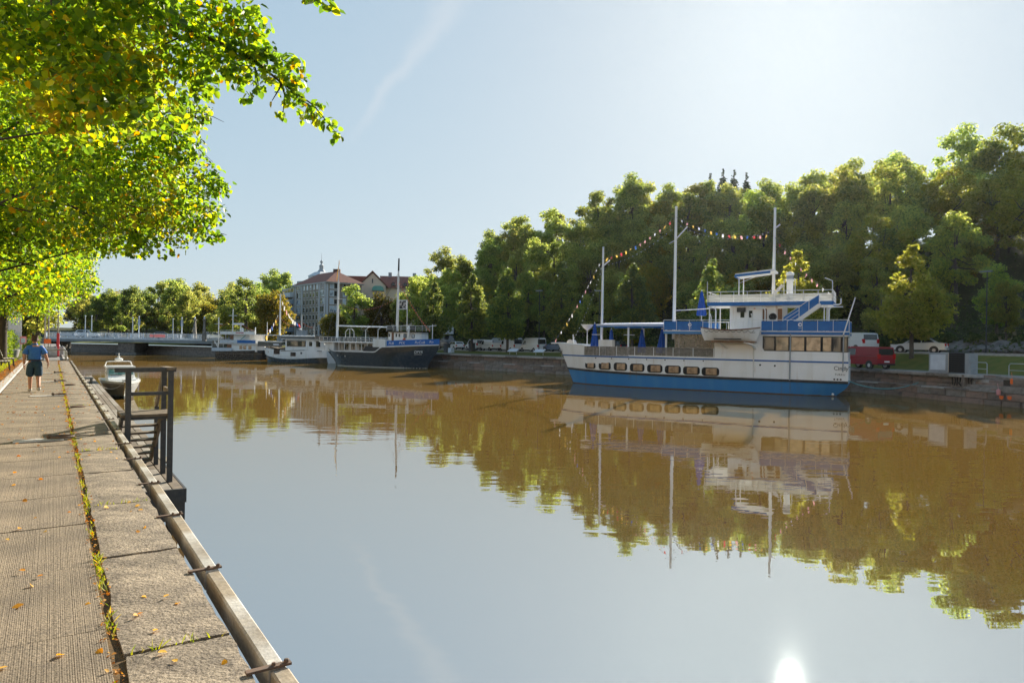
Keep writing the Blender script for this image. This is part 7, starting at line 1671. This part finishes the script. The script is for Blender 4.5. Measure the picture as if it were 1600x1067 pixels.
e = empty('tall_banner', nb(-2.45, 66, ZQ), PHI, 'tall white and lilac banner behind the walking man', 'banner'); MB().box(-.42, .42, -.03, .03, .5, 6).build('cloth', 'banner_white', e); MB().tube([(-.45, 0, 0), (-.45, 0, 6.1)], .03, 6).build('pole', 'metal', e)
e = empty('notice_board', nb(-4.0, 58, ZQ), PHI, 'pale green notice board at the edge of the lawn', 'notice board'); MB().box(-.4, .4, -.05, .05, .6, 1.9).build('panel', 'bridge_paint', e)
for x in (-.35, .35): MB().tube([(x, 0, 0), (x, 0, 1.9)], .03, 6).build('post', 'metal', e)
e = empty('life_ring_post', nb(-3.0, 60, ZQ), PHI, 'red post with a dark blue life ring near the red mast', 'life ring'); MB().tube([(0, 0, 0), (0, 0, 1.7)], .05, 6).build('post', 'sign_red', e); MB().lathe([(.24, -.05), (.3, 0), (.24, .05), (.17, 0), (.24, -.05)], 16).build('ring', 'car_blue', e, loc=(.28, 0, 1.35), rot=(math.pi / 2, 0, 0))
e = empty('sandwich_sign', nb(-1.9, 65, ZQ), PHI + .2, 'pink and white poster stand right of the walking man', 'sign'); MB().box(-.2, .2, -.03, .03, 1.0, 1.6).build('poster', 'flag_pink', e); MB().box(-.15, .14, -.04, .0, 1.12, 1.48).build('picture', 'white_text', e); MB().tube([(0, 0, 0), (0, 0, 1.1)], .04, 6).build('post', 'dark', e)
for i, (p_, t_) in enumerate(((-.75, 63.5), (-.1, 64.5), (.45, 68))):
    e = empty('stone_planter', nb(p_, t_, ZQ), PHI, ('stone planter left of the red flag pole', 'stone planter at the foot of the red flag pole', 'stone planter right of the red flag pole')[i], 'planter', 'stone planters beyond the barrier'); MB().bbox(-.4, .4, -.4, .4, 0, .8, .05).build('box', 'coping', e); MB().box(-.32, .32, -.32, .32, .79, .82).build('soil', 'soil', e)
# hedge on the lawn
hd = empty('clipped_hedge', nb(-3.5, 61, ZQ), PHI, 'bright green clipped hedge on the lawn at the left edge', 'hedge'); r = np.random.default_rng(5); n = 9000
pts = np.stack([r.uniform(-.9, .9, n), r.uniform(-9, 5, n), r.uniform(.1, 1.9, n)], 1); sd = r.integers(0, 3, n); pts[sd == 0, 0] = .9; pts[sd == 1, 2] = 1.9; pts[(sd == 2), 1] = -9; pts += r.normal(0, .09, pts.shape)
link('foliage', leaf_mesh('foliage', pts, r.uniform(.08, .15, n), 'hedge_leaf', .2, r), None, hd); MB().box(-.8, .8, -8.9, 4.9, 0, 1.8).build('stems', 'soil', hd)
# white kiosk glimpsed behind the lawn
ks = empty('white_kiosk', nb(-9, 72, ZQ), PHI, 'white building glimpsed below the leaves at the left edge', 'building'); MB().box(-6, 4, 0, 6, 0, 3.6).build('wall', 'facade_pale', ks); MB().prism([(-6.4, 3.6), (4.4, 3.6), (4.4, 3.9), (-6.4, 3.9)], -.5, 6.5).build('roof', 'roof_dark', ks)
for x in (-4.5, -2, .5, 2.5): f = MB().box(x, x + 1.2, -.05, .05, 1, 2.6).build('window', 'window_white', ks); MB().box(x + .1, x + 1.1, -.07, 0, 1.1, 2.5).build('pane', 'dark_pane', f)

# ------------------------------------------------------------------ fallen leaves, grass in the joints, lawn blades
GF = 'fallen yellow leaves on the promenade'
rl = random.Random(12); rln = np.random.default_rng(12)
_fl = [leaf_mesh('fallen_leaf', np.zeros((1, 3)), [1.], 'fallen_leaf', .0, np.random.default_rng(50 + k), updir=np.array([[.15, .1, 1.]])) for k in range(8)]
M['fallen_single'] = island_mat('fallen_single', [(0, (.5, .22, .015)), (.5, (.70, .39, .02)), (1, (.58, .42, .12))], .25, .6)
_n = M['fallen_single'].node_tree; _oi = _n.nodes.new('ShaderNodeObjectInfo'); _n.links.new(_oi.outputs['Random'], [x for x in _n.nodes if x.type == 'VALTORGB'][0].inputs[0])
for me in _fl: me.materials[0] = M['fallen_single']
spots = [on_level(px, py, ZQ) for px, py in ((37, 945), (47, 915), (40, 893), (153, 1017), (12, 1044), (56, 809), (43, 783), (32, 826), (73, 832), (204, 786), (216, 798), (212, 832), (225, 825), (227, 932), (255, 935), (215, 963), (240, 988), (355, 1034), (277, 1036), (130, 760), (95, 715), (108, 800), (20, 740), (70, 700), (128, 718), (150, 690), (60, 660), (25, 690))]
while len(spots) < 90:
    t_ = 4 + 44 * rl.random() ** 1.3; p_ = rl.uniform(-1.3, .92); spots.append(nb(p_, t_, ZQ))
for i, q in enumerate(spots):
    k = rl.uniform(.034, .055) if i < 28 else rl.uniform(.032, .055)
    if i == 0: k = .085
    o = link('fallen_leaf', _fl[i % 8], None, None, (q[0], q[1], ZQ + .012), (rl.uniform(-.25, .25), rl.uniform(-.25, .25), rl.uniform(0, 6.28))); o.scale = (k, k, k)
    tag(o, 'single fallen yellow orange leaf lying on the promenade paving', 'leaf', GF)
def blades(name, P, h, m, rng, lean=.5, w=.012):
    n = len(P); az = rng.uniform(0, 6.28, n); l_ = rng.uniform(.05, lean, n) * h; d = np.stack([np.cos(az) * l_, np.sin(az) * l_, h], 1); s = np.stack([-np.sin(az), np.cos(az), 0 * az], 1) * w
    V = np.stack([P - s, P + s, P + d * .55 + s * .7 + np.array([0, 0, .0]), P + d * [1, 1, .95] + d * [.3, .3, 0]], 1).reshape(-1, 3)
    me = bpy.data.meshes.new(name); me.from_pydata(V.tolist(), [], [(i * 4, i * 4 + 1, i * 4 + 2, i * 4 + 3) for i in range(n)]); me.materials.append(M[m]); return link(name, me)
r = np.random.default_rng(6); n = 2400; t_ = 2.5 + 46 * r.random(n) ** 1.4; keep = (np.sin(t_ * 2.3) + np.sin(t_ * 5.1 + 1) + r.normal(0, .5, n)) > .1
t_ = t_[keep]; p_ = .325 + r.normal(0, .014, len(t_)); P = np.array([nb(a, b, ZQ - .01) for a, b in zip(p_, t_)])
tag(blades('joint_grass', P, r.uniform(.02, .07, len(t_)), 'grass_blade', r, .9, .006), 'tufts of grass growing in the joint between the slabs', 'grass', kind='stuff')
n = 120; P = np.array([nb(a, b, ZQ - .01) for a, b in zip(r.uniform(.36, .9, n), r.choice([2.46, 4.52, 8.65, 12.8, 21.0], n) + r.normal(0, .01, n) + .0)])
tag(blades('cross_joint_grass', P, r.uniform(.02, .06, n), 'grass_blade', r, .9, .005), 'sparse grass in the cross joints of the granite slabs', 'grass', kind='stuff')
n = 26000; p_ = -2.0 - 6 * r.random(n) ** 1.5; t_ = r.uniform(14, 57, n); P = np.array([nb(a, b, ZQ + .03 + .012 * abs(a + 1.9)) for a, b in zip(p_, t_)])
tag(blades('lawn_grass', P, r.uniform(.06, .16, n), 'grass_blade', r, .7, .014), 'sunlit grass of the lawn beside the promenade', 'grass', kind='stuff')
n = 3800; p_ = r.normal(-1.78, .14, n); t_ = r.uniform(12, 57, n); sel = r.random(n) < .15; p_[sel] = r.uniform(-1.5, .9, sel.sum()); sel2 = r.random(n) < .1; p_[sel2] = .33 + r.normal(0, .03, sel2.sum())
P = np.array([nb(a, b, ZQ + (.05 if a < -1.6 else (.055 if a < -1.33 else .008))) for a, b in zip(p_, t_)])
tag(link('leaf_litter', leaf_mesh('leaf_litter', P, r.uniform(.03, .07, n), 'litter_leaf', .0, r, updir=np.array([[0, 0, 1.]]), spread=.5)), 'orange leaf litter gathered along the kerb', 'leaf litter', kind='stuff')
n = 900; p_ = .315 + r.normal(0, .022, n); t_ = 2.4 + 30 * r.random(n) ** 1.5; P = np.array([nb(a, b, ZQ + .004) for a, b in zip(p_, t_)])
tag(link('joint_litter', leaf_mesh('joint_litter', P, r.uniform(.012, .03, n), 'litter_leaf', .0, r, updir=np.array([[0, 0, 1.]]), spread=.8)), 'crumbs of dry leaves in the long joint of the paving', 'leaf litter', kind='stuff')

# ------------------------------------------------------------------ unseen sunlit town houses along the near bank, mirrored in the windows of the ship
wv = MB().box(0, 1.2, -.06, .06, 0, 1.9).mesh('window', 'window_white'); pv = MB().box(.1, 1.1, -.08, 0, .1, 1.8).mesh('pane', 'dark_pane')
for i, (t0_, L_, h_, m_, lab) in enumerate(((-62, 26, 21, 'facade_cream', 'cream town house on the near bank behind the camera, farthest back'), (-34, 24, 22, 'unseen_house_ochre', 'ochre town house on the near bank directly behind the camera'), (-8, 22, 20, 'facade_cream', 'cream town house on the near bank beside the camera'), (16, 24, 21, 'unseen_house_ochre', 'ochre town house on the near bank left of the lime trees'), (42, 22, 20, 'facade_cream', 'cream town house on the near bank left of the hedge'))):  # out of view; height and pale walls raised to bounce sun onto the ship
    if 'unseen_house_ochre' not in M: M['unseen_house_ochre'] = mat('unseen_house_ochre', (.70, .52, .32), (.62, .46, .28), .3, .9)
    hs = empty('town_house', nb(-19, t0_, ZQ), PHI - math.pi / 2, lab, 'building', 'town houses on the near bank')
    # local x runs back along the quay, local y away from the river... facade plane at y = 0
    hs.rotation_euler = (0, 0, PHI + math.pi / 2)
    MB().box(0, L_, 0, 11, 0, h_).build('wall', m_, hs); MB().prism([(-.5, h_), (L_ + .5, h_), (L_ + .5, h_ + .4), (-.5, h_ + .4)], -.5, 11.5).build('eaves', 'roof_dark', hs)
    MB().add([(-.5, -.5, h_ + .4), (L_ + .5, -.5, h_ + .4), (L_ + .5, 11.5, h_ + .4), (-.5, 11.5, h_ + .4), (2, 5.5, h_ + 4), (L_ - 2, 5.5, h_ + 4)], [(0, 1, 5, 4), (1, 2, 5), (2, 3, 4, 5), (3, 0, 4)]).build('roof', 'roof_tile', hs)
    for f in range(5):
        for k in range(int(L_ / 3.2)): w = link('window', wv, None, hs, (1.2 + k * 3.2, 0, 1.4 + f * 3.6)); link('pane', pv, None, w)

# ------------------------------------------------------------------ morning haze over the river
hz_m = bpy.data.materials.new('haze'); hz_m.use_nodes = True; hn, hl = hz_m.node_tree.nodes, hz_m.node_tree.links; hn.clear()
ho = hn.new('ShaderNodeOutputMaterial'); hv_ = hn.new('ShaderNodeVolumePrincipled'); hv_.inputs['Color'].default_value = (.86, .92, 1, 1); hv_.inputs['Density'].default_value = .000042; hv_.inputs['Anisotropy'].default_value = .78
hl.new(hv_.outputs[0], ho.inputs['Volume'])
tag(MB().box(-720, 720, -310, 720, -4.2, 75).build('haze', hz_m), 'thin morning haze over the river', kind='stuff')
